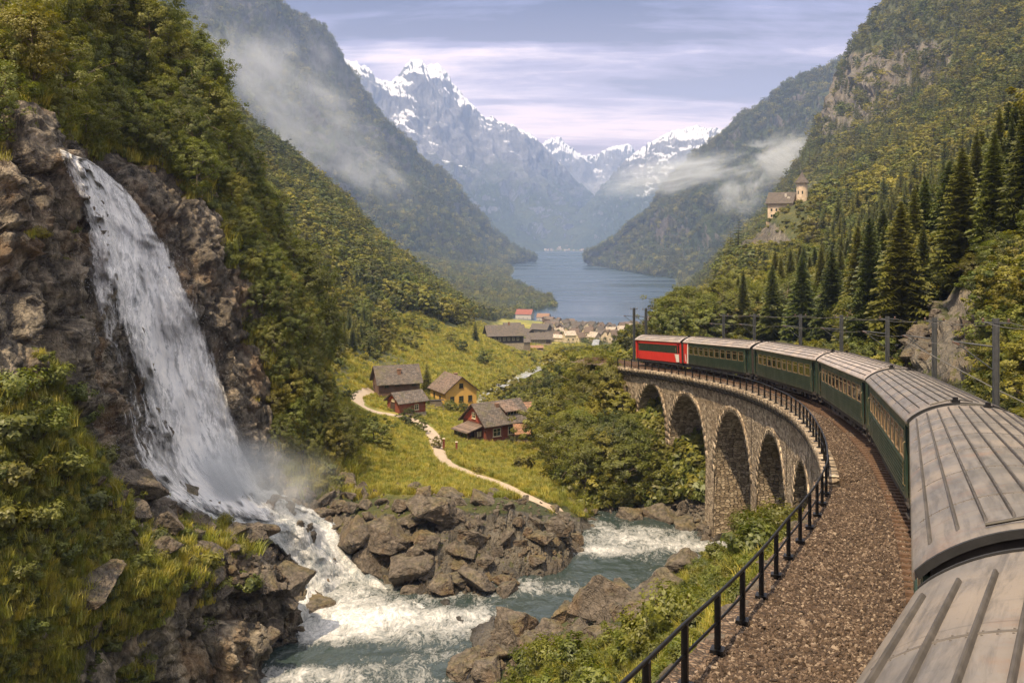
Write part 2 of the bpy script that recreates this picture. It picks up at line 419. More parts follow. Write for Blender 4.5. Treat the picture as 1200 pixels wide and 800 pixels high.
# ---------------------------------------------------------------- valley ground: height profile across the view for each distance
ROWS = [
 (8, [(-1500,-12),(0,-12),(400,-7.4),(500,-6.9),(3000,-6.9)]),
 (14, [(-1500,-22),(0,-20),(300,-15),(500,-11),(640,-8.2),(680,-7.8),(2000,-7.6),(3000,-4)]),
 (22, [(-1500,-20),(-600,-24),(0,-29),(300,-28),(450,-22),(620,-15.5),(760,-11),(850,-9.0),(885,-8.5),(1350,-8.4),(1500,-7),(2200,4),(3000,12)]),
 (32, [(-1500,-14),(-400,-21),(0,-24),(250,-29.3),(420,-29.3),(540,-25),(620,-20.5),(740,-15.3),(860,-12),(950,-10.2),(985,-9.6),(1250,-9.4),(1400,-8),(2200,6),(3000,18)]),
 (42, [(-1500,-10),(-400,-22),(0,-26),(200,-29),(300,-29.5),(480,-29.3),(560,-25),(640,-20.5),(760,-17),(860,-14.8),(950,-13.6),(1020,-12.2),(1090,-10.6),(1180,-10.2),(1250,-9),(1400,-1),(2200,14),(3000,20)]),
 (52, [(-1500,-8),(-400,-24),(0,-27),(180,-29),(280,-29.5),(470,-29.3),(545,-26.6),(600,-25.0),(660,-22.5),(780,-19.5),(870,-17.5),(960,-16),(1030,-13.5),(1060,-11.4),(1120,-11),(1160,-10.2),(1200,-8),(1300,0),(1450,7),(2200,18),(3000,24)]),
 (62, [(-1500,-8),(-400,-24),(0,-27),(180,-29),(290,-29.5),(340,-29.5),(515,-29.3),(570,-27.0),(640,-26.0),(720,-24.5),(800,-23),(880,-21.5),(960,-19.5),(1015,-14.5),(1040,-12.2),(1085,-12),(1120,-10.5),(1160,-7.5),(1200,-4),(1300,4),(2200,22),(3000,28)]),
 (72, [(-1500,-8),(0,-26),(180,-28),(280,-29),(350,-29),(400,-29),(440,-28.6),(480,-27.3),(560,-27.3),(600,-28),(640,-29.3),(700,-29.3),(760,-27),(830,-25.5),(900,-23.5),(970,-18),(1010,-13.4),(1060,-12.4),(1100,-9.8),(1130,-7.3),(1160,-4.4),(1200,-1),(1300,7),(2200,26),(3000,32)]),
 (80, [(-1500,-8),(0,-24),(180,-26),(260,-27),(330,-27),(400,-24.4),(440,-23.6),(540,-23.3),(620,-23.6),(655,-25.5),(690,-29.3),(780,-29.3),(830,-28.6),(870,-27),(940,-23),(975,-17),(1000,-14),(1050,-13),(1090,-8.5),(1130,-4.5),(1160,-2),(1200,1.5),(1300,9),(2200,30),(3000,36)]),
 (88, [(-1500,-6),(0,-20),(180,-24),(280,-25),(340,-24),(400,-23.6),(470,-23.8),(560,-24.3),(640,-25),(680,-26.5),(710,-28.9),(790,-28.9),(815,-26.5),(860,-26),(930,-21),(965,-15.5),(990,-14.2),(1040,-13.2),(1090,-8),(1130,-4.3),(1200,2.5),(1300,11),(2200,32),(3000,38)]),
 (100, [(-1500,0),(0,-14),(180,-18),(280,-20),(340,-21),(400,-22.5),(470,-24.5),(560,-26),(640,-27),(700,-26.5),(740,-25),(780,-22.6),(860,-20),(930,-15.5),(1010,-14.3),(1060,-11),(1110,-7),(1200,2),(1300,12),(2200,36),(3000,44)]),
 (118, [(-1500,8),(0,2),(200,-6),(300,-15),(360,-20),(420,-24),(480,-27),(560,-29.5),(640,-30),(680,-27),(705,-22),(725,-18.5),(760,-17.4),(1000,-16),(1060,-12),(1110,-8),(1200,-1),(1300,10),(2200,40),(3000,50)]),
 (139, [(-1500,12),(0,6),(200,-4),(300,-15),(360,-21),(420,-26),(480,-30),(560,-32),(620,-32.5),(650,-31),(680,-26),(705,-21),(725,-19),(760,-18.4),(1000,-16),(1060,-12),(1150,-5),(1300,8),(2200,44),(3000,56)]),
 (165, [(-1500,16),(0,10),(200,-2),(300,-14),(360,-22),(400,-27),(440,-30.8),(528,-34),(620,-35),(660,-32),(690,-26),(720,-22),(760,-20.5),(1000,-15),(1060,-10),(1150,-3),(1300,12),(2200,50),(3000,64)]),
 (190, [(-1500,22),(0,16),(200,0),(300,-14),(360,-22),(400,-28),(440,-32.5),(500,-35),(560,-36.5),(620,-38),(670,-34),(700,-28),(740,-24),(800,-21.5),(1000,-14),(1150,0),(1300,16),(2200,58),(3000,74)]),
 (230, [(-1500,34),(0,20),(200,6),(300,-8),(360,-18),(400,-25),(440,-31),(500,-36),(560,-39),(600,-42.5),(640,-40),(680,-35),(720,-29),(760,-26),(820,-21),(1000,-9),(1150,7),(1300,24),(2200,76)]),
 (290, [(-1500,50),(0,32),(200,14),(300,-4),(360,-16),(400,-24),(440,-30),(500,-37),(560,-42),(600,-45.5),(640,-46.5),(680,-43),(720,-36),(760,-31),(820,-24),(1000,-4),(1150,18),(1300,40),(2200,100)]),
 (370, [(-1500,80),(0,60),(200,32),(300,10),(360,-6),(400,-16),(450,-27),(500,-35),(560,-43),(600,-48),(640,-52),(690,-50),(730,-47),(760,-44),(820,-28),(900,-10),(1000,8),(1080,20),(1150,34),(1300,64),(2200,140)]),
 (470, [(-1500,110),(0,90),(200,60),(300,34),(360,12),(400,0),(450,-18),(500,-34),(560,-50),(600,-58),(640,-62),(690,-60),(730,-57),(770,-55),(830,-33),(900,-12),(1000,18),(1080,38),(1150,60),(1300,105),(2200,220)]),
 (600, [(-1500,160),(0,140),(200,100),(300,62),(360,32),(400,14),(450,-14),(500,-36),(560,-59),(600,-68),(640,-72),(690,-72),(730,-70),(780,-65),(840,-30),(900,-8),(1000,38),(1080,70),(1150,105),(1300,170),(2200,340)]),
 (780, [(-1500,150),(0,150),(200,120),(300,76),(360,46),(400,24),(450,-14),(500,-42),(540,-64),(580,-77),(640,-86),(690,-87),(740,-86),(790,-74),(840,-32),(900,0),(1000,68),(1080,122),(1150,185),(1300,290),(2200,520)]),
 (1000, [(-1500,60),(0,90),(200,60),(300,20),(400,-20),(450,-52),(500,-73),(540,-88),(600,-98),(660,-103),(720,-103),(770,-100),(800,-72),(860,-26),(900,8),(940,60),(1000,142),(1080,232),(1150,335),(1300,480),(2200,760)]),
 (1250, [(-1500,-60),(0,-60),(300,-80),(450,-96),(520,-112),(570,-117),(622,-120.8),(700,-123),(770,-121),(790,-100),(830,-52),(860,-18),(900,26),(940,92),(970,160),(1000,248),(1060,325),(1150,460),(1300,600),(2200,800)]),
 (1600, [(-1500,-60),(300,-60),(450,-85),(520,-100),(560,-114),(584,-119),(600,-123),(760,-124),(790,-121),(805,-105),(860,-40),(900,-20),(1000,150),(1150,420),(1300,600),(2200,800)]),
 (2200, [(-1500,0),(300,0),(450,-40),(520,-85),(570,-110),(588,-117),(598,-122),(640,-126),(775,-126),(795,-119),(820,-108),(900,-60),(1000,20),(1150,150),(1300,300),(2200,500)]),
 (3000, [(-1500,0),(300,-20),(450,-60),(520,-90),(575,-112),(596,-118),(608,-121.5),(640,-126),(760,-126),(786,-121),(800,-110),(900,-90),(1300,0),(2200,200)]),
 (3700, [(-1500,-60),(450,-100),(575,-119),(606,-122),(640,-126),(1300,-126),(2200,-100)]),
]
_RY = np.log([r[0] for r in ROWS])
GPX = np.concatenate([np.arange(-1500, -60, 24), np.arange(-60, 1262, 3.0), np.arange(1262, 3001, 24)])
def row_profile(r, px):
    a = np.array(r[1]); return np.interp(px, a[:, 0], a[:, 1])
_tab = np.stack([row_profile(r, GPX) for r in ROWS])            # rows x columns
_k = np.array([1, 2, 3, 2, 1]) / 9.0
_tab = np.stack([np.convolve(np.pad(t, 2, 'edge'), _k, 'valid') for t in _tab])
GY = np.exp(np.concatenate([np.arange(math.log(8), math.log(60), 0.010), np.arange(math.log(60), math.log(3700), 0.0085)]))
def hermite_rows(T_, ky, y):
    """monotone-ish cubic through unequal rows"""
    i = np.clip(np.searchsorted(ky, y) - 1, 0, len(ky) - 2)
    m = np.zeros_like(T_)
    d = np.diff(T_, axis=0) / np.diff(ky)[:, None]
    m[1:-1] = np.where(d[:-1] * d[1:] > 0, 2 * d[:-1] * d[1:] / (d[:-1] + d[1:] + 1e-12 * np.sign(d[:-1] + d[1:] + 1e-30)), 0)
    m[0] = d[0]; m[-1] = d[-1]
    h = (ky[i + 1] - ky[i]); t = ((y - ky[i]) / h)[:, None]; h = h[:, None]
    return ((2*t**3 - 3*t**2 + 1) * T_[i] + (t**3 - 2*t**2 + t) * h * m[i] + (-2*t**3 + 3*t**2) * T_[i + 1] + (t**3 - t**2) * h * m[i + 1])
GZ = hermite_rows(_tab, _RY, np.log(GY))
PXg, Yg = np.meshgrid(GPX, GY)
Xg = (PXg - HX) / F * Yg
# knoll under the castle
kx, ky_ = (914 - 600) / F * 420, 420
GZ += 16.0 * np.exp(-(((Xg - kx) / 26) ** 2 + ((Yg - ky_) / 30) ** 2) ** 1.3)
# cliff bands high on the right slope: stepped rock face between two heights
_py0 = HY - F * GZ / Yg
cliffm = inpoly(PXg, _py0, [(962,165),(966,120),(985,70),(1020,56),(1118,52),(1112,92),(1060,120),(1000,158)]) & (Yg > 700)
cliffm = cliffm.astype(float)
for _ in range(6):
    cliffm = (cliffm + np.roll(cliffm, 1, 0) + np.roll(cliffm, -1, 0) + np.roll(cliffm, 1, 1) + np.roll(cliffm, -1, 1)) / 5
G0 = np.stack([Xg, Yg, GZ], -1)
# rocky banks near the river and the outcrop beside the masts
pyg = HY - F * GZ / Yg
def soft(poly, cond=None, it=3):
    m = inpoly(PXg, pyg, poly)
    if cond is not None: m &= cond
    m = m.astype(float)
    for _ in range(it): m = (m + np.roll(m, 1, 0) + np.roll(m, -1, 0) + np.roll(m, 1, 1) + np.roll(m, -1, 1)) / 5
    return m
near = Yg < 112
rock = soft([(250,520),(330,515),(400,560),(450,575),(520,582),(600,585),(650,600),(700,606),(760,585),(840,575),(850,660),(800,672),(740,700),(660,716),(600,770),(560,830),(450,1200),(250,1200),(240,700)], near)
rock[(pyg < 604) & (PXg > 400) & (PXg < 700) & near] *= 0.35
rock = np.maximum(rock, soft([(1030,392),(1060,385),(1100,350),(1130,340),(1165,352),(1170,420),(1120,450),(1040,430)], (Yg > 48) & (Yg < 100)))
rock = np.maximum(rock, cliffm)
# castle knoll's rock face
rock = np.maximum(rock, soft([(862,262),(905,262),(925,278),(925,305),(868,306)], (Yg > 340) & (Yg < 460)))
trackd = np.abs(Xg - np.interp(Yg, _tp[:, 1], _tp[:, 0]))
flat = 1 - sstep(trackd, 4.5, 9.0); flat[Yg > 130] *= 0.4
amp = np.interp(Yg, [8, 40, 100, 250, 600, 1200, 3000], [0.15, 0.35, 0.5, 0.9, 3.5, 9, 18])
wl = np.interp(Yg, [8, 40, 100, 250, 600, 1200, 3000], [3, 5, 9, 22, 70, 170, 400])
low = fbm(np.stack([Xg / 9, Yg / 9, Xg * 0], -1), 4)
mid = fbm(np.stack([Xg / 60, Yg / 60, Xg * 0], -1), 5)
big = fbm(np.stack([Xg / 260, Yg / 260, Xg * 0], -1), 5)
flatv = inpoly(PXg, pyg, [(400,445),(470,430),(640,430),(660,520),(660,600),(420,600),(395,520)]).astype(float)
GZ = GZ + (1 - flat) * (low * np.clip(amp, 0, 0.7) * (1 - 0.45 * flatv) + mid * np.interp(Yg, [60, 250, 600], [0, 1.6, 5]) * (1 - 0.85 * flatv) + big * np.interp(Yg, [400, 900, 1600, 3000], [0, 14, 26, 14]))
GZ = np.where((Yg > 1150) & (_py0 > 0) & (np.abs(GZ + 120) < 14), G0[..., 2], GZ)
GZ = np.where(Yg > 3300, G0[..., 2], GZ)
# bed of the far rapids, cut into the meadow
_rp = crom(np.array([(704,402),(672,414),(640,425),(622,433),(606,440),(592,447),(578,454),(566,461),(556,469),(558,482)], float), np.linspace(0, 9, 60))
_rd = np.full(GZ.shape, 1e9); _pyc = HY - F * GZ / Yg
for _a in _rp: _rd = np.minimum(_rd, np.hypot((PXg - _a[0]) / 9.0, (_pyc - _a[1]) / 4.0))
GZ = GZ - 2.2 * (1 - sstep(_rd, 0.8, 1.9)) * ((Yg > 170) & (Yg < 520))
G = np.stack([Xg, Yg, GZ], -1)
# blocky displacement where there is rock
m_ = rock > 0.02
Pm = G[m_]; nv = grid_normals(G)[m_]; nv[nv[:, 2] < 0] *= -1
sc = np.clip(Pm[:, 1:2] / 75.0, 0.6, 14)
q1 = cells(Pm / (sc * 2.6) + 0.4 * np.stack([perlin(Pm / sc / 3 + 9), perlin(Pm / sc / 3 + 31), perlin(Pm / sc / 3 + 57)], -1))
q2 = cells(Pm / (sc * 1.0))
q3 = cells(Pm / (sc * 0.42))
dd = (q1[2] - 0.45) * 1.9 + (q2[2] - 0.5) * 1.1 + (q3[2] - 0.5) * 0.5 + fbm(Pm / sc / 4, 4, ridged=True) * 0.5 - np.exp(-((q1[1] - q1[0]) / 0.07) ** 2) * 0.35
G[m_] = Pm + nv * (dd * sc[:, 0] * rock[m_] * 0.46)[:, None]
VALLEY = G
meadow = soft([(455,368),(490,366),(530,388),(545,378),(575,382),(600,372),(660,384),(690,400),(690,428),(640,425),(610,440),(570,470),(640,500),(655,560),(610,592),(450,585),(385,525),(392,500),(415,445),(400,415),(440,432),(470,436),(480,425),(455,412)], Yg > 84, 2)
ground_me = np_mesh('valley_ground', G.reshape(-1, 3), grid_faces(len(GY), len(GPX)), True, None, {'rock': rock, 'meadow': meadow, 'wet': sstep(-GZ, 26.4, 27.6) * (Yg < 110)})

_fr = rock.ravel()[grid_faces(len(GY), len(GPX))[:, 0]] > 0.3
ground_me.polygons.foreach_set('use_smooth', ~_fr)
def ground_material(name, hill=False):
    m, T = mat(name); p = pos_vec(T)
    n1 = T.noise(p, 0.035, 6, 0.6); n2 = T.noise(p, 0.5, 6, 0.65); n3 = T.noise(p, 4.0, 5, 0.65); n4 = T.noise(T.scale(p, (1, 1, 2)), 0.11, 6, 0.62)
    mead = T.n('ShaderNodeAttribute', attribute_name='meadow').outputs['Fac']
    rk = T.n('ShaderNodeAttribute', attribute_name='rock').outputs['Fac']
    wet = T.n('ShaderNodeAttribute', attribute_name='wet').outputs['Fac']
    gg = T.math('ADD', T.math('MULTIPLY', n4, 0.55), T.math('ADD', T.math('MULTIPLY', n2, 0.3), T.math('MULTIPLY', n3, 0.15)))
    mc = T.ramp(gg, [(0.36, (0.08, 0.11, 0.018)), (0.46, (0.165, 0.18, 0.028)), (0.54, (0.28, 0.245, 0.04)), (0.64, (0.38, 0.30, 0.07))])
    wc = T.ramp(gg, [(0.36, (0.022, 0.03, 0.008)), (0.5, (0.055, 0.065, 0.014)), (0.62, (0.13, 0.115, 0.025))])
    c = T.mix(mead, wc, mc)
    c = T.mix(T.mapr(n1, 0.5, 0.75, 0, 0.35), c, (0.10, 0.085, 0.03))
    rn = T.noise(T.scale(p, (1, 1, 0.5)), 0.9, 12, 0.72); rl = T.noise(T.scale(p, (1, 1, 0.35)), 0.06, 8, 0.72)
    rc = T.ramp(T.math('ADD', T.math('MULTIPLY', rn, 0.5), T.math('MULTIPLY', rl, 0.5)), [(0.36, (0.045, 0.039, 0.034)), (0.46, (0.10, 0.09, 0.075)), (0.55, (0.18, 0.16, 0.13)), (0.66, (0.30, 0.265, 0.21))])
    rc = T.mix(T.math('MULTIPLY', T.mapr(n4, 0.5, 0.62), 0.35), rc, (0.20, 0.14, 0.07))
    rc = T.mix(T.math('MULTIPLY', wet, 0.8), rc, T.mix(1.0, rc, (0.3, 0.31, 0.36), 'MULTIPLY'))
    nz = T.n('ShaderNodeSeparateXYZ', ins={0: T.n('ShaderNodeNewGeometry').outputs['Normal']}).outputs[2]
    veg = T.mapr(T.math('ADD', nz, T.math('MULTIPLY', T.math('SUBTRACT', n2, 0.5), 1.4)), 0.82, 1.0)
    rk2 = T.math('MULTIPLY', rk, T.math('SUBTRACT', 1.0, T.math('MULTIPLY', veg, T.math('SUBTRACT', 0.75, wet), clamp=True)), clamp=True)
    rkm = T.mapr(T.math('ADD', rk2, T.math('MULTIPLY', T.math('SUBTRACT', n2, 0.5), 0.6)), 0.3, 0.5)
    c = T.mix(rkm, c, rc)
    h = T.math('ADD', T.math('MULTIPLY', n2, 0.6), T.math('ADD', T.math('MULTIPLY', n3, 0.4), T.math('ADD', T.math('MULTIPLY', rn, 0.8), T.math('MULTIPLY', T.math('MULTIPLY', rl, rk), 14.0))))
    return finish(m, T, c, T.mapr(wet, 0, 1, 0.9, 0.35), h, 0.9, 0.5)
M['ground'] = ground_material('ground')
ground = link('valley_ground', ground_me, None, M['ground']); tag(ground, kind='structure')

# ---------------------------------------------------------------- left hillside with the cliff
LH = [
 [(-350,1150,36,0),(-150,1080,39.5,0),(0,1000,43.8,0),(90,940,47.8,0),(180,880,52.5,0),(260,830,57,0),(330,770,64,0),(375,712,72,0),(435,690,76,0)],
 [(-350,950,34,.8),(-150,900,37,.8),(0,820,41,.75),(90,790,46,.5),(180,765,51,.3),(255,728,56,0),(318,690,64,0),(368,655,74,0),(430,640,81,0)],
 [(-350,800,33,1),(-150,740,36,1),(0,690,41,.9),(90,690,46,.8),(175,665,51,.9),(240,650,57,.7),(298,628,68,0),(362,615,79,0),(420,600,86,.2)],
 [(-350,600,34,1),(-150,560,38,1),(0,535,44,1),(80,545,50,1),(140,565,57,.3),(205,588,67,0),(292,590,80,0),(352,570,84,.3),(410,560,89,.9)],
 [(-350,640,37,0.8),(-150,530,41,.6),(0,425,47,.4),(75,455,54,.2),(135,475,65,0),(210,480,76,0),(290,480,83,.1),(350,495,87,.8),(405,535,92,1)],
 [(-350,640,42,.8),(-150,490,44,.4),(0,280,49,.1),(68,300,54,.1),(115,300,68,0),(190,315,78,0),(258,330,84,.1),(325,400,89,.6),(392,500,95,1)],
 [(-350,610,46,.8),(-150,450,49,.6),(0,150,51,.4),(58,175,56,.3),(88,188,70,.1),(170,215,80,.2),(235,228,86,.4),(300,318,92,.8),(372,440,98,1)],
 [(-350,570,54,1),(-150,410,60,1),(0,80,64,1),(60,115,68,1),(105,152,80,1),(180,160,90,1),(245,190,97,1),(312,310,101,1),(380,430,106,1)],
 [(-350,510,82,1),(-150,360,88,1),(0,-40,92,1),(70,0,97,1),(130,45,104,1),(200,95,110,1),(258,160,114,1),(318,290,116,1),(384,418,118,1)],
 [(-350,100,150,1),(-150,100,150,1),(0,150,150,1),(70,180,150,1),(130,220,150,1),(200,260,150,1),(260,300,150,1),(320,370,150,1),(386,440,150,1)],
]
NR, NC = 620, 400
A_ = lattice(LH, NR, NC)
S = img2w(A_[..., :3]); veg0 = np.clip(A_[..., 3], 0, 1)
nS = grid_normals(S)
flip = (nS[..., 1] > 0.0) & (nS[..., 2] < 0.2)
if np.mean(nS[NR // 2, :, 1]) > 0: nS = -nS
cl_ = 1 - veg0
wob = np.stack([perlin(S / 4.0), perlin(S / 4.0 + 40), perlin(S / 4.0 + 80)], -1)
b1 = cells(S * np.array([1, 1, 0.6]) / 3.4 + wob * 0.5)
b2 = cells(S * np.array([1, 1, 0.8]) / 1.15 + wob * 0.3)
b3 = cells(S / 0.42)
ridg = fbm(S / 7.0, 5, ridged=True)
disp = cl_ * ((b1[2] - 0.5) * 1.9 + (b2[2] - 0.5) * 0.8 + (b3[2] - 0.5) * 0.40 + ridg * 1.5 - np.exp(-((b1[1] - b1[0]) / 0.08) ** 2) * 0.5) + veg0 * (fbm(S / 5.0, 5) * 1.3 + fbm(S / 14.0, 3) * 1.6)
pxS, pyS = A_[..., 0], A_[..., 1]
fallm = ((pxS > 90 + (pyS - 180) * 0.25) & (pxS < 130 + (pyS - 180) * 0.42) & (pyS > 180) & (pyS < 600)).astype(float)
for _ in range(14): fallm = (fallm + np.roll(fallm, 1, 0) + np.roll(fallm, -1, 0) + np.roll(fallm, 1, 1) + np.roll(fallm, -1, 1)) / 5
disp = disp * (1 - 0.55 * fallm) - 0.8 * fallm
S = S + nS * disp[..., None]
wetS = np.clip(fallm * 1.6, 0, 1)
wd = ((pxS > 60 + (pyS - 180) * 0.2) & (pxS < 190 + (pyS - 180) * 0.5) & (pyS > 170) & (pyS < 720)).astype(float)
for _ in range(20): wd = (wd + np.roll(wd, 1, 0) + np.roll(wd, -1, 0) + np.roll(wd, 1, 1) + np.roll(wd, -1, 1)) / 5
wetS = np.maximum(wetS, wd * 0.55); wetS = np.maximum(wetS, sstep(-S[..., 2], 26.0, 27.6))
vegn = veg0 + fbm(S / 3.0, 4) * 0.9
nS2 = grid_normals(S); nS2 *= np.where((nS2 * nS).sum(-1, keepdims=True) < 0, -1, 1)
vegn = vegn + np.clip(nS2[..., 2] - 0.5, 0, 1) * 0.5 * (1 - wetS)
vegm = sstep(vegn, 0.42, 0.62) * (1 - 0.9 * np.clip(wetS, 0, 1) * (1 - veg0))
hill_me = np_mesh('left_hillside', S.reshape(-1, 3), grid_faces(NR, NC), False, None, {'wet': wetS, 'veg': vegm})
def cliff_material():
    m, T = mat('cliff'); p = pos_vec(T)
    n1 = T.noise(p, 0.22, 8, 0.62); n2 = T.noise(T.scale(p, (1, 1, 0.55)), 1.3, 9, 0.68); n3 = T.noise(p, 7.0, 6, 0.68)
    wob_ = T.n('ShaderNodeVectorMath', operation='ADD', ins={0: T.scale(p, (1, 1, 0.5)), 1: T.n('ShaderNodeTexNoise', ins={'Vector': p, 'Scale': 1.1}).outputs['Color']}).outputs[0]
    v1 = T.n('ShaderNodeTexVoronoi', feature='DISTANCE_TO_EDGE', ins={'Vector': wob_, 'Scale': 1.3}).outputs[0]
    v2 = T.n('ShaderNodeTexVoronoi', ins={'Vector': wob_, 'Scale': 2.2})
    veg = T.n('ShaderNodeAttribute', attribute_name='veg').outputs['Fac']; wet = T.n('ShaderNodeAttribute', attribute_name='wet').outputs['Fac']
    c = T.ramp(n2, [(0.32, (0.035, 0.029, 0.025)), (0.44, (0.115, 0.10, 0.082)), (0.54, (0.24, 0.205, 0.155)), (0.68, (0.46, 0.39, 0.30))])
    c = T.mix(0.5, c, T.mix(1.0, c, T.ramp(T.n('ShaderNodeSeparateColor', ins={0: v2.outputs['Color']}).outputs[0], [(0.0, 0.3), (1.0, 1.7)]), 'MULTIPLY'))
    c = T.mix(T.math('MULTIPLY', T.mapr(n1, 0.52, 0.64), 0.6), c, T.ramp(n2, [(0.35, (0.14, 0.065, 0.02)), (0.6, (0.33, 0.2, 0.09))]))
    c = T.mix(T.mapr(n3, 0.62, 0.75, 0, 0.4), c, (0.36, 0.35, 0.31))
    c = T.mix(T.math('MULTIPLY', wet, 0.9), c, T.mix(1.0, c, (0.36, 0.34, 0.34), 'MULTIPLY'))
    vc = T.ramp(T.math('ADD', T.math('MULTIPLY', n1, 0.5), T.math('MULTIPLY', n3, 0.5)), [(0.35, (0.03, 0.045, 0.01)), (0.48, (0.085, 0.10, 0.018)), (0.58, (0.19, 0.165, 0.03)), (0.68, (0.28, 0.17, 0.03))])
    vm = T.mapr(T.math('ADD', veg, T.math('MULTIPLY', T.math('SUBTRACT', n3, 0.5), 0.9)), 0.4, 0.62)
    c = T.mix(vm, c, vc)
    h = T.math('ADD', T.math('ADD', n2, T.math('MULTIPLY', n3, 0.35)), T.math('MULTIPLY', T.mapr(v1, 0, 0.06), 0.15))
    return finish(m, T, c, T.mapr(wet, 0, 1, 0.9, 0.3), h, 0.95, 0.6)
M['cliff'] = cliff_material()
left_hill = link('left_hillside', hill_me, None, M['cliff']); tag(left_hill, kind='structure')

# ---------------------------------------------------------------- ray helpers on the ground
def bvh_of(Gr, step=1):
    g = Gr[::step, ::step]; nr, nc = g.shape[:2]
    return BVHTree.FromPolygons(g.reshape(-1, 3).tolist(), grid_faces(nr, nc).tolist())
BV = bvh_of(VALLEY); BL = bvh_of(S)
def hit(px, py, which=None):
    d = Vector(((px - HX) / F, 1.0, -(py - HY) / F)).normalized(); best = None
    for b in ((BV, BL) if which is None else (which,)):
        h = b.ray_cast(Vector((0, 0, 0)) + d * 9.0, d)
        if h[0] is not None and (best is None or h[3] < best[3]): best = h
    if best is None: return None, None
    n = best[1] if best[1].dot(d) < 0 else -best[1]
    return best[0], n
def down(x, y, which=None):
    best = None
    for b in ((BV, BL) if which is None else (which,)):
        h = b.ray_cast(Vector((x, y, 3000)), Vector((0, 0, -1)))
        if h[0] is not None and (best is None or h[0].z > best[0].z): best = h
    return best[0] if best else None
# ---------------------------------------------------------------- water
LAKE_Z = -120.0
def lake():
    m, T = mat('lake_water'); p = pos_vec(T)
    a = T.noise(T.scale(p, (1, 0.35, 1)), 0.05, 6, 0.6); b = T.noise(T.scale(p, (0.25, 1, 1)), 0.02, 5, 0.6); c3 = T.noise(T.scale(p, (0.3, 2.2, 1)), 0.0035, 4, 0.55)
    col = T.mix(T.mapr(b, 0.4, 0.65), (0.012, 0.035, 0.06), (0.03, 0.06, 0.09))
    finish(m, T, col, T.mapr(c3, 0.42, 0.6, 0.16, 0.40), a, 0.09, 1.0, 0.0, 0.5)
    v = [(-700, 1130, LAKE_Z), (1500, 1130, LAKE_Z), (2200, 7000, LAKE_Z), (-1500, 7000, LAKE_Z)]
    me = bpy.data.meshes.new('lake'); me.from_pydata(v, [], [(0, 1, 2, 3)])
    tag(link('lake', me, None, m), kind='structure')
lake()

def white_water_material(name, foam_bias=0.0, scale=1.0, stretch=(1, 1, 1), deep=(0.030, 0.046, 0.044)):
    m, T = mat(name); p = T.scale(pos_vec(T), tuple(x * scale for x in stretch))
    fa = T.n('ShaderNodeAttribute', attribute_name='foam').outputs['Fac']
    wrp = T.n('ShaderNodeVectorMath', operation='ADD', ins={0: p, 1: T.scale(T.n('ShaderNodeTexNoise', ins={'Vector': p, 'Scale': 0.5, 'Detail': 3.0}).outputs['Color'], (2.2, 2.2, 2.2))}).outputs[0]
    n1 = T.noise(wrp, 0.45, 8, 0.68, 0.6); n2 = T.noise(wrp, 2.6, 6, 0.68, 0.8)
    n3 = T.noise(wrp, 9.0, 5, 0.7)
    f = T.math('ADD', T.math('ADD', T.math('MULTIPLY', n1, 0.42), T.math('MULTIPLY', n2, 0.34)), T.math('MULTIPLY', n3, 0.24))
    f = T.math('ADD', f, T.math('MULTIPLY', T.math('SUBTRACT', fa, 0.5), 0.36))
    fm = T.mapr(f, 0.47 - foam_bias, 0.69 - foam_bias)
    c = T.mix(fm, deep, T.mix(T.mapr(T.noise(wrp, 5.0, 5, 0.7), 0.35, 0.6), (0.40, 0.43, 0.45), (0.80, 0.79, 0.78)))
    h = T.math('ADD', T.noise(wrp, 1.2, 6, 0.6), T.math('MULTIPLY', fm, 0.5))
    return finish(m, T, c, T.mapr(fm, 0, 1, 0.14, 0.8), h, 0.6, 0.3, 0.0, 0.5)

RIV_Z = -27.45
def river():
    xs = np.arange(-24, 34, 0.22); ys = np.arange(30, 106, 0.22)
    X, Y = np.meshgrid(xs, ys)
    Z = np.full(X.shape, RIV_Z) + 0.004 * (80 - Y)
    px = HX + F * X / Y; py = HY - F * Z / Y
    foam = 0.44 + 0.22 * fbm(np.stack([X / 7, Y / 4, X * 0], -1), 4)
    def blob(cx, cy, rx, ry, a):
        return a * np.exp(-(((px - cx) / rx) ** 2 + ((py - cy) / ry) ** 2))
    foam += blob(410, 712, 60, 26, .42) + blob(500, 722, 100, 13, .28) + blob(370, 790, 60, 14, .35) + blob(400, 740, 140, 14, .28) + blob(740, 628, 45, 11, .36) + blob(800, 640, 55, 11, .24) + blob(640, 690, 60, 10, .25) + blob(700, 645, 30, 8, .3)
    foam -= blob(380, 768, 70, 12, .35) + blob(640, 720, 60, 18, .4) + blob(700, 670, 60, 14, .3)
    P = np.stack([X, Y, X * 0], -1)
    w = fbm(P * np.array([0.55, 0.8, 1]), 5, 0.6) * 0.28 + fbm(P * 1.9, 3, ridged=True) * 0.06 * np.clip(foam, 0.2, 1)
    Z = Z + w * np.clip(foam + 0.2, 0.2, 1.1)
    me = np_mesh('river', np.stack([X, Y, Z], -1).reshape(-1, 3), grid_faces(len(ys), len(xs)), True, None, {'foam': np.clip(foam, 0, 1.3)})
    M['river'] = white_water_material('river_water', 0.0, 1.0, (1, 0.55, 1))
    tag(link('river', me, None, M['river']), kind='structure')
river()

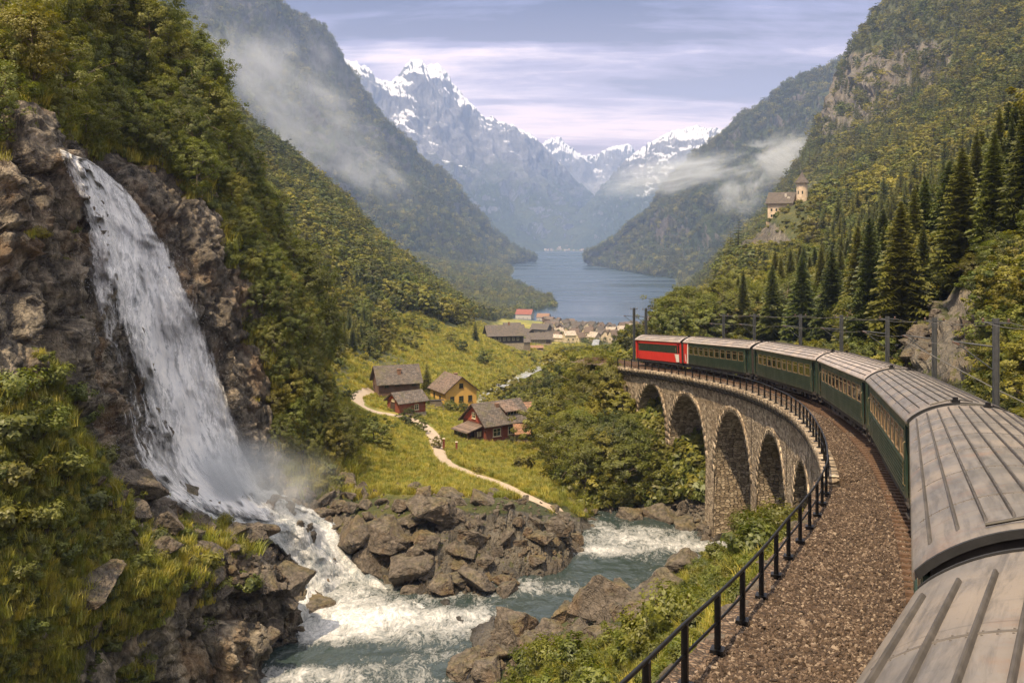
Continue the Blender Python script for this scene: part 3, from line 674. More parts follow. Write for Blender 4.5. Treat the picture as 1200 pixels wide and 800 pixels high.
def ribbon_water(name, pts, mat_, up=0.3, foam=0.9, n=80, cross=16):
    """pts: (px, py, half width in metres)"""
    A = np.array(pts, float); A = crom(A, np.linspace(0, len(A) - 1, n))
    C = []
    for px, py, w in A:
        h, _n = hit(px, py); C.append((h.x, h.y, h.z) if h else None)
    ok = [i for i, c in enumerate(C) if c]; C = np.array([C[i] for i in ok]); A = A[ok]
    d = np.gradient(C[:, :2], axis=0); d /= np.linalg.norm(d, axis=1, keepdims=True) + 1e-9
    k = np.ones(5) / 5
    C[:, 2] = np.convolve(np.pad(C[:, 2], 2, 'edge'), k, 'valid')
    nrm = np.stack([d[:, 1], -d[:, 0]], 1)
    t = np.linspace(-1, 1, cross)
    V = np.zeros((len(C), cross, 3))
    V[..., :2] = C[:, None, :2] + nrm[:, None, :] * (t[None, :, None] * A[:, 2][:, None, None])
    V[..., 2] = C[:, None, 2] + up - 0.35 * np.abs(t[None, :]) ** 3 + fbm(V * 0.8, 3) * 0.25
    me = np_mesh(name, V.reshape(-1, 3), grid_faces(len(C), cross), True, None, {'foam': np.full(V.shape[:2], foam)})
    return tag(link(name, me, None, mat_), kind='structure')
M['rapids'] = white_water_material('rapids_water', 0.02, 0.9)
ribbon_water('rapids', [(704,402,2),(672,414,2.6),(640,425,3.2),(622,433,3.6),(606,440,4),(592,447,4.4),(578,454,4.6),(566,460,4.4),(556,468,4),(558,480,3)], M['rapids'], 0.3, 0.62)

# cascade over the boulders, from the foot of the fall to the river
def sheet_depth(px, py, step=4, it=5):
    nr, nc = px.shape; ii = np.unique(np.r_[np.arange(0, nr, step), nr - 1]); jj = np.unique(np.r_[np.arange(0, nc, step), nc - 1])
    Ds = np.full((len(ii), len(jj)), np.nan)
    for a, i in enumerate(ii):
        for b, j in enumerate(jj):
            h, _ = hit(px[i, j], py[i, j])
            if h: Ds[a, b] = h.y
    Ds = np.where(np.isnan(Ds), np.nanmedian(Ds, axis=1, keepdims=True), Ds)
    for _ in range(it):
        Pd = np.pad(Ds, 1, 'edge'); Ds = np.minimum(Ds + 0.25, (Pd[1:-1, :-2] + Pd[1:-1, 2:] + Pd[:-2, 1:-1] + Pd[2:, 1:-1] + Ds) / 5)
    D = np.stack([np.interp(np.arange(nc), jj, r) for r in Ds]); return np.stack([np.interp(np.arange(nr), ii, D[:, k]) for k in range(nc)], 1)
def cascade():
    rows = np.array([(575, 205, 320), (592, 220, 350), (606, 245, 385), (622, 290, 402), (645, 325, 412), (668, 345, 432), (690, 350, 462), (708, 345, 500), (724, 338, 525), (738, 332, 530)], float)
    nr, nc = 150, 120; A = crom(rows, np.linspace(0, len(rows) - 1, nr)); t = np.linspace(0, 1, nc)
    px = A[:, 1:2] + (A[:, 2:3] - A[:, 1:2]) * t; py = np.repeat(A[:, 0:1], nc, 1)
    D = sheet_depth(px, py); edge = np.minimum(t, 1 - t)[None]
    D = D - 0.75 + 1.5 * (1 - sstep(edge, 0.0, 0.10)) + 0.5 * fbm(np.stack([px / 18, py / 14, px * 0], -1), 4)
    P = img2w(np.stack([px, py, D], -1)); b = fbm(P * np.array([0.9, 0.9, 0.7]), 5, 0.6); r = fbm(P * 1.8 + 5, 4, 0.6, ridged=True)
    P[..., 2] += b * 0.45 + r * 0.14
    foam = 0.72 + 0.45 * fbm(P * 0.5 + 4, 3) + 0 * b
    me = np_mesh('cascade', P.reshape(-1, 3), grid_faces(nr, nc), True, None, {'foam': foam})
    M['cascade'] = white_water_material('cascade_water', 0.03, 1.5, (1, 1, 0.5), (0.10, 0.13, 0.15))
    tag(link('cascade', me, None, M['cascade']), kind='structure')
cascade()

# the waterfall: several sheets of falling water in front of the rock
def falls_material(name, cover, seed):
    m, T = mat(name)
    u = T.n('ShaderNodeAttribute', attribute_name='u').outputs['Fac']; v = T.n('ShaderNodeAttribute', attribute_name='v').outputs['Fac']
    dn = T.n('ShaderNodeAttribute', attribute_name='dens').outputs['Fac']
    vec = T.n('ShaderNodeCombineXYZ', ins={0: u, 1: v, 2: seed}).outputs[0]
    wv = T.n('ShaderNodeVectorMath', operation='ADD', ins={0: vec, 1: T.scale(T.n('ShaderNodeTexNoise', ins={'Vector': T.scale(vec, (1, 0.45, 1)), 'Scale': 0.7, 'Detail': 4.0, 'Roughness': 0.65}).outputs['Color'], (1.1, 1.6, 0.0))}).outputs[0]
    a = T.noise(T.scale(wv, (2.2, 0.38, 1)), 1.0, 6, 0.68, 0.3)
    b = T.noise(T.scale(wv, (6.5, 1.5, 1)), 1.0, 6, 0.72, 0.5)
    c2 = T.noise(T.scale(wv, (0.8, 0.30, 1)), 1.0, 4, 0.6)
    f = T.math('ADD', T.math('ADD', T.math('MULTIPLY', a, 0.38), T.math('MULTIPLY', b, 0.34)), T.math('MULTIPLY', c2, 0.28))
    f = T.math('ADD', f, T.math('MULTIPLY', T.math('SUBTRACT', dn, 0.5), 0.40))
    al = T.mapr(f, 0.56 - cover, 0.70 - cover)
    col = T.mix(T.mapr(T.math('ADD', T.math('MULTIPLY', a, 0.5), T.math('MULTIPLY', b, 0.5)), 0.36, 0.62), (0.58, 0.61, 0.67), (0.93, 0.92, 0.91))
    d = T.n('ShaderNodeBsdfDiffuse', ins={'Color': col})
    tl = T.n('ShaderNodeBsdfTranslucent', ins={'Color': col})
    bn = T.n('ShaderNodeBump', ins={'Strength': 0.5, 'Distance': 0.4, 'Height': T.math('ADD', a, T.math('MULTIPLY', b, 0.5))})
    up_ = T.n('ShaderNodeVectorMath', operation='NORMALIZE', ins={0: T.n('ShaderNodeVectorMath', operation='ADD', ins={0: bn.outputs[0], 1: (0.0, 0.0, 0.9)}).outputs[0]})
    T.link(up_.outputs[0], d.inputs['Normal'])
    mx = T.n('ShaderNodeMixShader', ins={0: 0.3, 1: d.outputs[0], 2: tl.outputs[0]})
    tr = T.n('ShaderNodeBsdfTransparent')
    o = T.n('ShaderNodeMixShader', ins={0: al, 1: tr.outputs[0], 2: mx.outputs[0]})
    T.n('ShaderNodeOutputMaterial', ins={'Surface': o.outputs[0]})
    return m
def waterfall():
    # rows from lip to foot: px left, px right, densest share
    rows = [(178, 66, 88), (186, 68, 112), (205, 74, 138), (235, 84, 168), (270, 93, 190), (310, 98, 215), (350, 104, 232), (400, 112, 254), (450, 122, 272), (500, 134, 290), (550, 152, 306), (590, 190, 325), (606, 205, 345)]
    A = np.array(rows, float); nr, nc = 170, 90
    A = crom(A, np.linspace(0, len(A) - 1, nr))
    root = empty('waterfall', W3(200, 600, 77), 0, 'tall white waterfall plunging down the dark wet cliff on the left', 'waterfall')
    inv = root.matrix_basis.translation
    for layer, (off, cover, dlt) in enumerate(((0.55, 0.09, 0.0), (1.25, 0.03, 0.0), (1.9, -0.03, 0.0))):
        t = np.linspace(0, 1, nc)
        px = A[:, 1:2] + (A[:, 2:3] - A[:, 1:2]) * t; py = np.repeat(A[:, 0:1], nc, 1) + (t[None] - 0.5) * 10
        D = np.full(px.shape, np.nan)
        for i in range(0, nr, 3):
            for j in range(0, nc, 3):
                h, _ = hit(px[i, j], py[i, j], BL)
                if h: D[i, j] = h.y
        ii = np.arange(0, nr, 3); jj = np.arange(0, nc, 3); Ds = D[np.ix_(ii, jj)]
        Ds = np.where(np.isnan(Ds), np.nanmedian(Ds, axis=1, keepdims=True), Ds)
        for _ in range(5):
            Pd = np.pad(Ds, 1, 'edge'); Ds = np.minimum(Ds, (Pd[1:-1, :-2] + Pd[1:-1, 2:] + Pd[:-2, 1:-1] + Pd[2:, 1:-1] + Ds) / 5 + 0.15)
        D = np.stack([np.interp(np.arange(nc), jj, r) for r in Ds]); D = np.stack([np.interp(np.arange(nr), ii, D[:, k]) for k in range(nc)], 1)
        edge = np.minimum(t, 1 - t)[None]
        bulge = sstep(edge, 0, 0.35)
        grow = np.linspace(0.25, 1.0, nr)[:, None]
        D = D - off * grow * (0.5 + bulge) - 0.2
        P = img2w(np.stack([px, py, D], -1))
        Un = t[None] * (A[:, 2:3] - A[:, 1:2]) / 1100 * 75 ; Vn = np.repeat(((A[:, 0] - 180) / 1100 * 75)[:, None], nc, 1)
        P[..., 1] -= fbm(np.stack([Un * 0.8, Vn * 0.22, Un * 0 + layer * 7], -1), 4) * 0.9
        yy = A[:, 0][:, None]
        core = np.exp(-((t[None] - (0.58 + 0.0 * yy)) / 0.42) ** 2) * 0.78 + 0.30
        core = np.where(yy < 330, np.maximum(core, 0.85 * sstep(edge, 0.0, 0.25)), core)
        core = core * (0.25 + 0.75 * sstep(edge, 0, 0.14)) + 0.22 * sstep(yy, 500, 590)
        core = core - 0.55 * sstep(yy, 588, 608)
        # a darker gap on the left below the first ledge
        core -= 0.33 * np.exp(-(((t[None] - 0.22) / 0.14) ** 2 + ((yy - 420) / 70) ** 2)) + 0.20 * np.exp(-(((t[None] - 0.30) / 0.1) ** 2 + ((yy - 520) / 50) ** 2)) + 0.2 * np.exp(-(((t[None] - 0.52) / 0.05) ** 2 + ((yy - 330) / 22) ** 2))
        core += 0.35 * np.exp(-(((t[None] - 0.05 - (yy - 330) / 900) / 0.07) ** 2 + ((yy - 350) / 40) ** 2))
        V = P.reshape(-1, 3) - np.array(inv)
        me = np_mesh('water_sheet', V, grid_faces(nr, nc), True, None, {'u': Un, 'v': Vn, 'dens': core})
        link('water_sheet', me, root, falls_material('falling_water', cover, layer * 9.7 + 2))
    # loose drops thrown off the edges
    n = 1500; rs = np.random.RandomState(5)
    k = rs.randint(int(nr * .35), nr, n); side = rs.choice([0, 1], n, p=[0.4, 0.6]); spread = np.abs(rs.normal(0, 0.22, n))
    tt = np.where(side == 0, 0.03 - spread * 0.5, 0.97 + spread * 0.4 - 0.05)
    wdt = (A[:, 2] - A[:, 1])[k]; px = A[:, 1][k] + wdt * tt; py = A[:, 0][k] + rs.normal(0, 4, n)
    Dd = D[k, np.clip((tt * (nc - 1)).astype(int), 0, nc - 1)] - rs.uniform(0, 1.5, n)
    C = img2w(np.stack([px, py, Dd], -1)) - np.array(inv)
    r = rs.uniform(0.006, 0.014, n)[:, None]
    oct_ = np.array([(1,0,0),(0,1,0),(-1,0,0),(0,-1,0),(0,0,2.2),(0,0,-2.2)])
    V = (C[:, None, :] + oct_[None] * r[:, None]).reshape(-1, 3)
    f0 = np.array([(0,1,4),(1,2,4),(2,3,4),(3,0,4),(1,0,5),(2,1,5),(3,2,5),(0,3,5)])
    Fc = (np.arange(n)[:, None, None] * 6 + f0[None]).reshape(-1, 3)
    m, T = mat('water_drop'); finish(m, T, (0.8, 0.8, 0.82), 0.3)
    tag(link('flying_drops', np_mesh('drops', V, Fc), root, m), kind='stuff')
waterfall()

# ---------------------------------------------------------------- mountains
def mountain_material(name, snow=None, tree=1.0, rockc=(0.17, 0.165, 0.17), green=(0.035, 0.05, 0.018), grass=(0.11, 0.115, 0.035), scale=1.0):
    m, T = mat(name); p = pos_vec(T); sc_ = T.scale(p, (scale, scale, scale))
    a = T.noise(sc_, 0.0045, 9, 0.65); b = T.noise(sc_, 0.03, 8, 0.7); c3 = T.noise(sc_, 0.0012, 5, 0.6)
    g = T.n('ShaderNodeNewGeometry'); nz = T.n('ShaderNodeSeparateXYZ', ins={0: g.outputs['Normal']}).outputs[2]
    pz = T.n('ShaderNodeSeparateXYZ', ins={0: p}).outputs[2]
    st = T.noise(T.scale(sc_, (1, 1, 0.35)), 0.012, 8, 0.7)
    rc = T.ramp(st, [(0.32, tuple(x * 0.5 for x in rockc)), (0.5, rockc), (0.66, tuple(x * 1.7 for x in rockc))])
    gc = T.ramp(b, [(0.35, tuple(x * 0.45 for x in green)), (0.55, green), (0.72, tuple(x * 2.2 for x in green))])
    gc = T.mix(T.mapr(c3, 0.5, 0.7, 0, 0.6), gc, grass)
    tr = T.math('ADD', T.mapr(nz, 0.25, 0.75), T.math('MULTIPLY', T.math('SUBTRACT', T.math('ADD', T.math('MULTIPLY', a, 0.5), T.math('MULTIPLY', st, 0.5)), 0.5), 4.2))
    tr = T.mapr(tr, -0.02, 0.22)
    tl = T.mapr(T.math('ADD', pz, T.math('MULTIPLY', T.math('SUBTRACT', a, 0.5), 900)), tree + 140, tree - 140)
    c = T.mix(T.math('MULTIPLY', tr, tl), rc, gc)
    if snow is not None:
        s1 = T.math('ADD', T.math('SUBTRACT', pz, snow), T.math('MULTIPLY', T.math('SUBTRACT', T.noise(T.scale(sc_, (1, 1, 0.6)), 0.0022, 7, 0.6, 0.5), 0.5), 1900))
        s2 = T.math('ADD', s1, T.math('MULTIPLY', T.math('SUBTRACT', nz, 0.52), 1300))
        s2 = T.math('ADD', s2, T.math('MULTIPLY', T.math('SUBTRACT', st, 0.5), 600))
        c = T.mix(T.mapr(s2, 40, 190), c, (0.86, 0.87, 0.9))
    h = T.math('ADD', T.math('MULTIPLY', a, 1.0), T.math('ADD', T.math('MULTIPLY', st, 0.5), T.math('MULTIPLY', b, 0.45)))
    return finish(m, T, c, 0.95, h, 1.0, 32.0 / scale, 0.0, 0.15)

def mountain(name, crest, foot, mat_, back=2500, rough=1.0, nr=190, nc=420, crag=0.02, seed=0, prof=(0.0, 0.12, 0.34, 0.62, 1.0), cell=0.0):
    """crest and foot: equal lists of (px, py, Y); the slope between them is gullied, the far side falls away"""
    C = img2w(np.array(crest, float)); Ft = img2w(np.array(foot, float))
    hs = np.array(prof); rows = []
    for i, h in enumerate(hs):
        t = i / (len(hs) - 1.0)
        P = Ft * (1 - t) + C * t; P[:, 2] = Ft[:, 2] * (1 - h) + C[:, 2] * h
        rows.append(P)
    Bk = C.copy(); Bk[:, 1] += back * 0.5; Bk[:, 0] += np.sign(C[:, 0].mean()) * back * 0.2; Bk[:, 2] = C[:, 2] * 0.55
    Bk2 = C.copy(); Bk2[:, 1] += back; Bk2[:, 0] += np.sign(C[:, 0].mean()) * back * 0.4; Bk2[:, 2] = -150
    rows += [Bk, Bk2]
    A = lattice(np.stack(rows), nr, nc)
    n = grid_normals(A); n *= np.where(n[..., 2:3] < 0, -1, 1)
    Hh = np.ptp(C[:, 2]) + 200.0; H = (C[:, 2].max() - Ft[:, 2].min())
    vv = np.linspace(0, len(rows) - 1, nr)[:, None]; uu = np.linspace(0, 1, nc)[None] * np.linalg.norm(C[0] - C[-1]) / H
    tfr = np.clip(vv / (len(hs) - 1.0), 0, 2)
    env = np.where(tfr <= 1, sstep(tfr, 0.0, 0.25) * (1 - 0.5 * sstep(tfr, 0.75, 1.0)), 0.6)
    Pn = A / H
    gul = fbm(np.stack([uu * 2.6 + tfr * 1.6 + seed, tfr * 1.4 + 0 * uu, Pn[..., 1] * 1.5], -1), 5, 0.55, ridged=True)
    rid = fbm(Pn * 3.2 + seed * 3.1, 6, 0.55, ridged=True)
    fine = fbm(Pn * 22.0 + seed, 4, 0.6, ridged=True)
    d = H * rough * (0.05 * (gul - 0.3) + 0.06 * (rid - 0.3)) * env + H * rough * 0.004 * fine * np.clip(env + 0.2, 0, 1)
    A = A + n * d[..., None]
    cr = np.exp(-((tfr - 1.0) / 0.14) ** 2)
    A[..., 2] += cr * H * crag * fbm(np.stack([uu * 16 + seed + 0 * vv, 0 * uu + vv * 0.6, 0 * uu + vv * 0], -1), 5, 0.6, ridged=True)
    me = np_mesh(name, A.reshape(-1, 3), grid_faces(nr, nc), True)
    MGRID[name] = (A, int((nr - 1) * (len(hs) - 1) / (len(rows) - 1.0)))
    return tag(link(name, me, None, mat_), kind='structure')
MGRID = {}

ML = mountain_material('forested_mountain', None, 1500, (0.11, 0.105, 0.105))
mtn_left = mountain('left_mountain',
  [(-260,-160,2300),(-60,-150,2400),(120,-110,2500),(225,-40,2600),(285,-8,2700),(325,12,2800),(362,30,2900),(385,62,3000),(420,108,3150),(452,150,3300),(490,190,3450),(522,222,3600),(560,262,3750),(600,296,3850),(622,306,3900)],
  [(-300,330,1500),(-100,330,1500),(60,330,1600),(160,330,1700),(220,335,1800),(270,335,1900),(320,335,2000),(370,335,2100),(420,335,2200),(460,335,2300),(500,332,2400),(535,326,2600),(565,320,2900),(595,314,3300),(616,309,3700)],
  ML, 1500, 0.9, 260, 460, 0.012, 1, (0.0, 0.22, 0.48, 0.76, 1.0))
MS = mountain_material('snowy_mountain', 1000, 420, (0.17, 0.17, 0.19))
mtn_snow_left = mountain('left_snow_mountain',
  [(340,60,6200),(400,72,6300),(425,78,6400),(445,95,6500),(462,92,6600),(482,78,6700),(497,82,6800),(515,84,6900),(535,108,7000),(552,128,7050),(575,142,7100),(600,150,7200),(620,160,7300),(640,182,7400),(662,205,7500),(690,232,7700),(715,262,7800)],
  [(330,310,4600),(390,310,4700),(420,310,4800),(445,308,4900),(470,306,5000),(495,304,5100),(515,303,5200),(535,302,5300),(555,301,5400),(575,300,5500),(600,299,5600),(620,297,5750),(640,296,5900),(655,294,6100),(668,292,6300),(680,291,6500),(690,290,6700)],
  MS, 1200, 0.95, 230, 460, 0.02, 5, (0.0, 0.16, 0.38, 0.66, 1.0))
MS2 = mountain_material('snowy_ridge', 760, 300, (0.2, 0.2, 0.215), scale=0.7)
mtn_snow_far = mountain('far_snow_mountain',
  [(560,200,8800),(610,180,8800),(632,172,8800),(645,165,8800),(658,164,8800),(668,175,8800),(684,182,8800),(700,184,8900),(716,176,8900),(735,173,8900),(750,185,8900),(780,200,8900),(820,220,8900)],
  [(560,290,7600),(600,290,7600),(625,290,7600),(640,290,7600),(655,290,7600),(668,290,7600),(684,290,7600),(700,290,7600),(716,290,7600),(735,290,7600),(750,290,7600),(780,290,7600),(820,290,7600)],
  MS2, 1000, 0.9, 150, 300, 0.03, 9)
MS3 = mountain_material('snowy_mountain_right', 850, 420, (0.18, 0.175, 0.18))
mtn_snow_right = mountain('right_snow_mountain',
  [(640,285,6700),(668,262,6900),(700,232,7100),(722,205,7200),(745,184,7300),(768,168,7300),(785,158,7300),(805,152,7300),(825,152,7300),(845,155,7200),(880,165,7200),(940,180,7100),(1000,190,7000)],
  [(648,296,6100),(675,296,6000),(695,296,5900),(710,296,5800),(724,296,5700),(736,296,5600),(750,297,5500),(765,297,5400),(780,298,5300),(800,299,5200),(840,300,5100),(900,302,5000),(980,304,4900)],
  MS3, 1200, 0.95, 200, 380, 0.03, 13, (0.0, 0.2, 0.42, 0.70, 1.0))
MR = mountain_material('forested_mountain_right', None, 1500, (0.17, 0.145, 0.125), (0.04, 0.055, 0.018))
mtn_right = mountain('right_mountain',
  [(690,306,3450),(722,288,3350),(750,262,3300),(780,232,3250),(805,205,3200),(830,178,3150),(858,158,3100),(885,140,3000),(915,118,2950),(945,100,2900),(980,84,2850),(1030,55,2800),(1090,20,2800),(1160,-30,2800)],
  [(688,310,3400),(705,314,3200),(725,317,2950),(745,320,2750),(765,324,2550),(785,327,2450),(802,329,2350),(820,331,2250),(840,333,2200),(860,335,2150),(890,337,2100),(930,339,2050),(980,341,2000),(1060,343,1950)],
  MR, 1500, 0.85, 240, 420, 0.012, 21, (0.0, 0.24, 0.5, 0.78, 1.0))
# valley floor beyond the lake, climbing between the far mountains
def far_valley():
    xs = np.linspace(-700, 1400, 150); ys = np.exp(np.linspace(math.log(5750), math.log(9000), 110))
    X, Y = np.meshgrid(xs, ys)
    Z = -124 + sstep(Y, 5800, 6400) * 20 + np.clip(Y - 6300, 0, 9e9) * 0.03 + ((X - 330) / 500) ** 2 * 40 * sstep(Y, 5900, 7000) + fbm(np.stack([X / 300, Y / 300, X * 0], -1), 5) * 40 * sstep(Y, 5850, 6600)
    T_me = np_mesh('far_valley', np.stack([X, Y, Z], -1).reshape(-1, 3), grid_faces(110, 150), True, None, {'rock': 0 * X, 'meadow': sstep(fbm(np.stack([X / 200, Y / 260, X * 0], -1), 4), -0.1, 0.15), 'wet': 0 * X})
    tag(link('far_valley', T_me, None, M['ground']), kind='structure')
far_valley()
# ground under everything out to the horizon
def base_plane():
    me = bpy.data.meshes.new('plain'); me.from_pydata([(-5000, -1200, -155), (6000, -1200, -155), (6000, 10400, -155), (-5000, 10400, -155)], [], [(0, 1, 2, 3)])
    tag(link('plain', me, None, M['ground']), kind='structure')
base_plane()
# ---------------------------------------------------------------- scattering: countless small things as one object
KINDS = bpy.data.collections.new('scatter_sources')          # never linked to the scene
def source(name, me, mats):
    me.materials.clear()
    for m in (mats if isinstance(mats, (list, tuple)) else [mats]): me.materials.append(m)
    return me
def scatter(name, pts, rot, scl, meshes, idx, label, cat):
    pts = np.asarray(pts, np.float32)
    if len(pts) == 0: return None
    c = bpy.data.collections.new(name + '_sources')
    for i, me in enumerate(meshes):
        o = bpy.data.objects.new('%s_source_%02d' % (name, i), me); c.objects.link(o)
    me = bpy.data.meshes.new(name); me.vertices.add(len(pts)); me.vertices.foreach_set('co', pts.ravel())
    a = me.attributes.new('rot', 'FLOAT_VECTOR', 'POINT'); a.data.foreach_set('vector', np.asarray(rot, np.float32).ravel())
    s_ = np.asarray(scl, np.float32)
    if s_.ndim == 1: s_ = np.repeat(s_[:, None], 3, 1)
    a = me.attributes.new('scl', 'FLOAT_VECTOR', 'POINT'); a.data.foreach_set('vector', s_.ravel())
    a = me.attributes.new('idx', 'INT', 'POINT'); a.data.foreach_set('value', np.asarray(idx, np.int32))
    o = link(name, me)
    ng = bpy.data.node_groups.new(name, 'GeometryNodeTree')
    ng.interface.new_socket('Geometry', in_out='INPUT', socket_type='NodeSocketGeometry')
    ng.interface.new_socket('Geometry', in_out='OUTPUT', socket_type='NodeSocketGeometry')
    N = ng.nodes; gi = N.new('NodeGroupInput'); go = N.new('NodeGroupOutput')
    ci = N.new('GeometryNodeCollectionInfo'); ci.inputs[0].default_value = c; ci.inputs['Separate Children'].default_value = True; ci.inputs['Reset Children'].default_value = True
    ip = N.new('GeometryNodeInstanceOnPoints'); ip.inputs['Pick Instance'].default_value = True
    def at(nm, t):
        n = N.new('GeometryNodeInputNamedAttribute'); n.data_type = t; n.inputs[0].default_value = nm
        return [x for x in n.outputs if x.enabled][0]
    e2r = N.new('FunctionNodeEulerToRotation')
    ng.links.new(at('rot', 'FLOAT_VECTOR'), e2r.inputs[0])
    ng.links.new(gi.outputs[0], ip.inputs['Points']); ng.links.new(ci.outputs[0], ip.inputs['Instance'])
    ng.links.new(at('idx', 'INT'), ip.inputs['Instance Index']); ng.links.new(e2r.outputs[0], ip.inputs['Rotation']); ng.links.new(at('scl', 'FLOAT_VECTOR'), ip.inputs['Scale'])
    ng.links.new(ip.outputs[0], go.inputs[0])
    md = o.modifiers.new('scatter', 'NODES'); md.node_group = ng
    return tag(o, label, cat, None, 'stuff')

# ---------------------------------------------------------------- rocks
def rock_mesh(name, seed, sub=3, rough=0.12, facets=6, flat=0.7):
    import bmesh
    rs = np.random.RandomState(seed)
    bm = bmesh.new()
    P = rs.normal(size=(facets + 5, 3)); P /= np.linalg.norm(P, axis=1, keepdims=True); P *= rs.uniform(0.85, 1.05, (len(P), 1)); P[:, 2] *= flat
    P[:, :2] *= rs.uniform(0.8, 1.15, (1, 2))
    vs = [bm.verts.new(p) for p in P]
    bmesh.ops.convex_hull(bm, input=vs)
    for v in [v for v in bm.verts if not v.link_faces]: bm.verts.remove(v)
    bmesh.ops.bevel(bm, geom=list(bm.edges), offset=0.02, segments=1, affect='EDGES', profile=0.5)
    bmesh.ops.triangulate(bm, faces=bm.faces)
    for _ in range(sub): bmesh.ops.subdivide_edges(bm, edges=[e for e in bm.edges if e.calc_length() > 0.11 * (3.2 - sub) + 0.04], cuts=1, use_grid_fill=False); bmesh.ops.triangulate(bm, faces=bm.faces)
    V = np.array([v.co[:] for v in bm.verts]); bm.normal_update(); Nn = np.array([v.normal[:] for v in bm.verts])
    c1 = cells(V * 2.3 + seed); d = (c1[2] - 0.5) * rough * 0.9 + fbm(V * 3.5 + seed, 4, 0.6, ridged=True) * rough * 0.45 + (cells(V * np.array([1, 1, 3.0]) * 2.0 + seed)[2] - 0.5) * rough * 0.5
    V = V + Nn * d[:, None]
    ln = np.linalg.norm(V, axis=1, keepdims=True); V = V * np.minimum(1.0, 1.22 / (ln + 1e-9))
    for v, p in zip(bm.verts, V): v.co = p
    me = bpy.data.meshes.new(name); bm.to_mesh(me); bm.free()
    me.polygons.foreach_set('use_smooth', [False] * len(me.polygons))
    return me
BOULD = [rock_mesh('boulder', 100 + i, 3, 0.085) for i in range(9)]
for b in BOULD: b.materials.append(M['boulder'])
STONE = [rock_mesh('stone', 200 + i, 0, 0.1, 7) for i in range(6)]

def gravel_material():
    m, T = mat('ballast_stone')
    r = T.n('ShaderNodeObjectInfo').outputs['Random']
    c = T.ramp(r, [(0.0, (0.014, 0.010, 0.007)), (0.35, (0.040, 0.028, 0.019)), (0.65, (0.078, 0.054, 0.036)), (0.85, (0.145, 0.105, 0.075)), (1.0, (0.30, 0.24, 0.18))])
    n = T.noise(obj_vec(T), 2.0, 4)
    return finish(m, T, T.mix(T.mapr(n, 0.35, 0.7, 0, 0.4), c, (0.11, 0.062, 0.036)), 0.9)
M['gravel_stone'] = gravel_material()
for s_ in STONE: s_.materials.append(M['gravel_stone'])
def ballast_material():
    m, T = mat('ballast'); p = pos_vec(T)
    v = T.n('ShaderNodeTexVoronoi', ins={'Vector': p, 'Scale': 9.0}); e = T.n('ShaderNodeTexVoronoi', feature='DISTANCE_TO_EDGE', ins={'Vector': p, 'Scale': 9.0}).outputs[0]
    g = T.n('ShaderNodeSeparateColor', ins={0: v.outputs['Color']}).outputs[0]
    c = T.ramp(g, [(0.0, (0.05, 0.034, 0.024)), (0.4, (0.13, 0.085, 0.055)), (0.75, (0.22, 0.15, 0.10)), (1.0, (0.34, 0.26, 0.19))])
    c = T.mix(T.mapr(e, 0, 0.10), (0.02, 0.014, 0.01), c)
    n = T.noise(p, 0.8, 5)
    c = T.mix(T.mapr(n, 0.5, 0.75, 0, 0.5), c, (0.10, 0.062, 0.04))
    return finish(m, T, c, 0.95, T.math('ADD', T.mapr(e, 0, 0.3), g), 0.9, 0.06)
M['ballast'] = ballast_material()
S0, S1 = -40.0, 124.0
def ballast():
    ss = np.concatenate([np.arange(S0, 40, 0.16), np.arange(40, S1, 0.4)])
    t = np.linspace(0, 1, 60); V = []
    for s in ss:
        lo = left_off(s); a, b = -(lo - 0.25 if s > 30 else lo + 0.5), 3.4
        off = a + (b - a) * t
        up = np.where(np.abs(off) < 1.5, -0.19, -0.19 - np.clip((np.abs(off) - 1.5) * 0.42, 0, 0.36))
        if s > 30: up = np.maximum(up, -0.42)
        P = np.stack([trk(s, o_, u_) for o_, u_ in zip(off, up)]); V.append(P)
    V = np.array(V); V[..., 2] += fbm(V * 1.7, 4) * 0.10 + fbm(V * 0.5, 3) * 0.12 * (np.abs(np.linspace(-1, .4, 60))[None] > .5) + fbm(V * 7, 2) * 0.03
    me = np_mesh('ballast_bed', V.reshape(-1, 3), grid_faces(len(ss), 60), True)
    tag(link('ballast_bed', me, None, M['ballast']), kind='structure')
    BB = bvh_of(V)
    rs = np.random.RandomState(9)
    n = 70000; u = rs.uniform(0, 1, n); s = 5 + 47 * u ** 1.5
    lo = np.array([left_off(x) for x in s]); off = -1.25 - (lo + 0.1 - 1.25) * rs.uniform(0, 1, n) ** 0.9
    P = trk(s, off, 0.4); k = []
    for i, p in enumerate(P):
        h = BB.ray_cast(Vector(p), Vector((0, 0, -1)))
        if h[0] is not None: P[i, 2] = h[0].z; k.append(i)
    P = P[k]; n = len(k)
    sc_ = rs.uniform(0.028, 0.058, n) * np.where(rs.uniform(0, 1, n) > 0.97, 1.6, 1.0); P[:, 2] += sc_ * 0.3
    scatter('gravel', P, rs.uniform(0, 6.28, (n, 3)), sc_, STONE, rs.randint(0, 6, n), 'rust brown crushed stone ballast beside the train', 'gravel')
ballast()

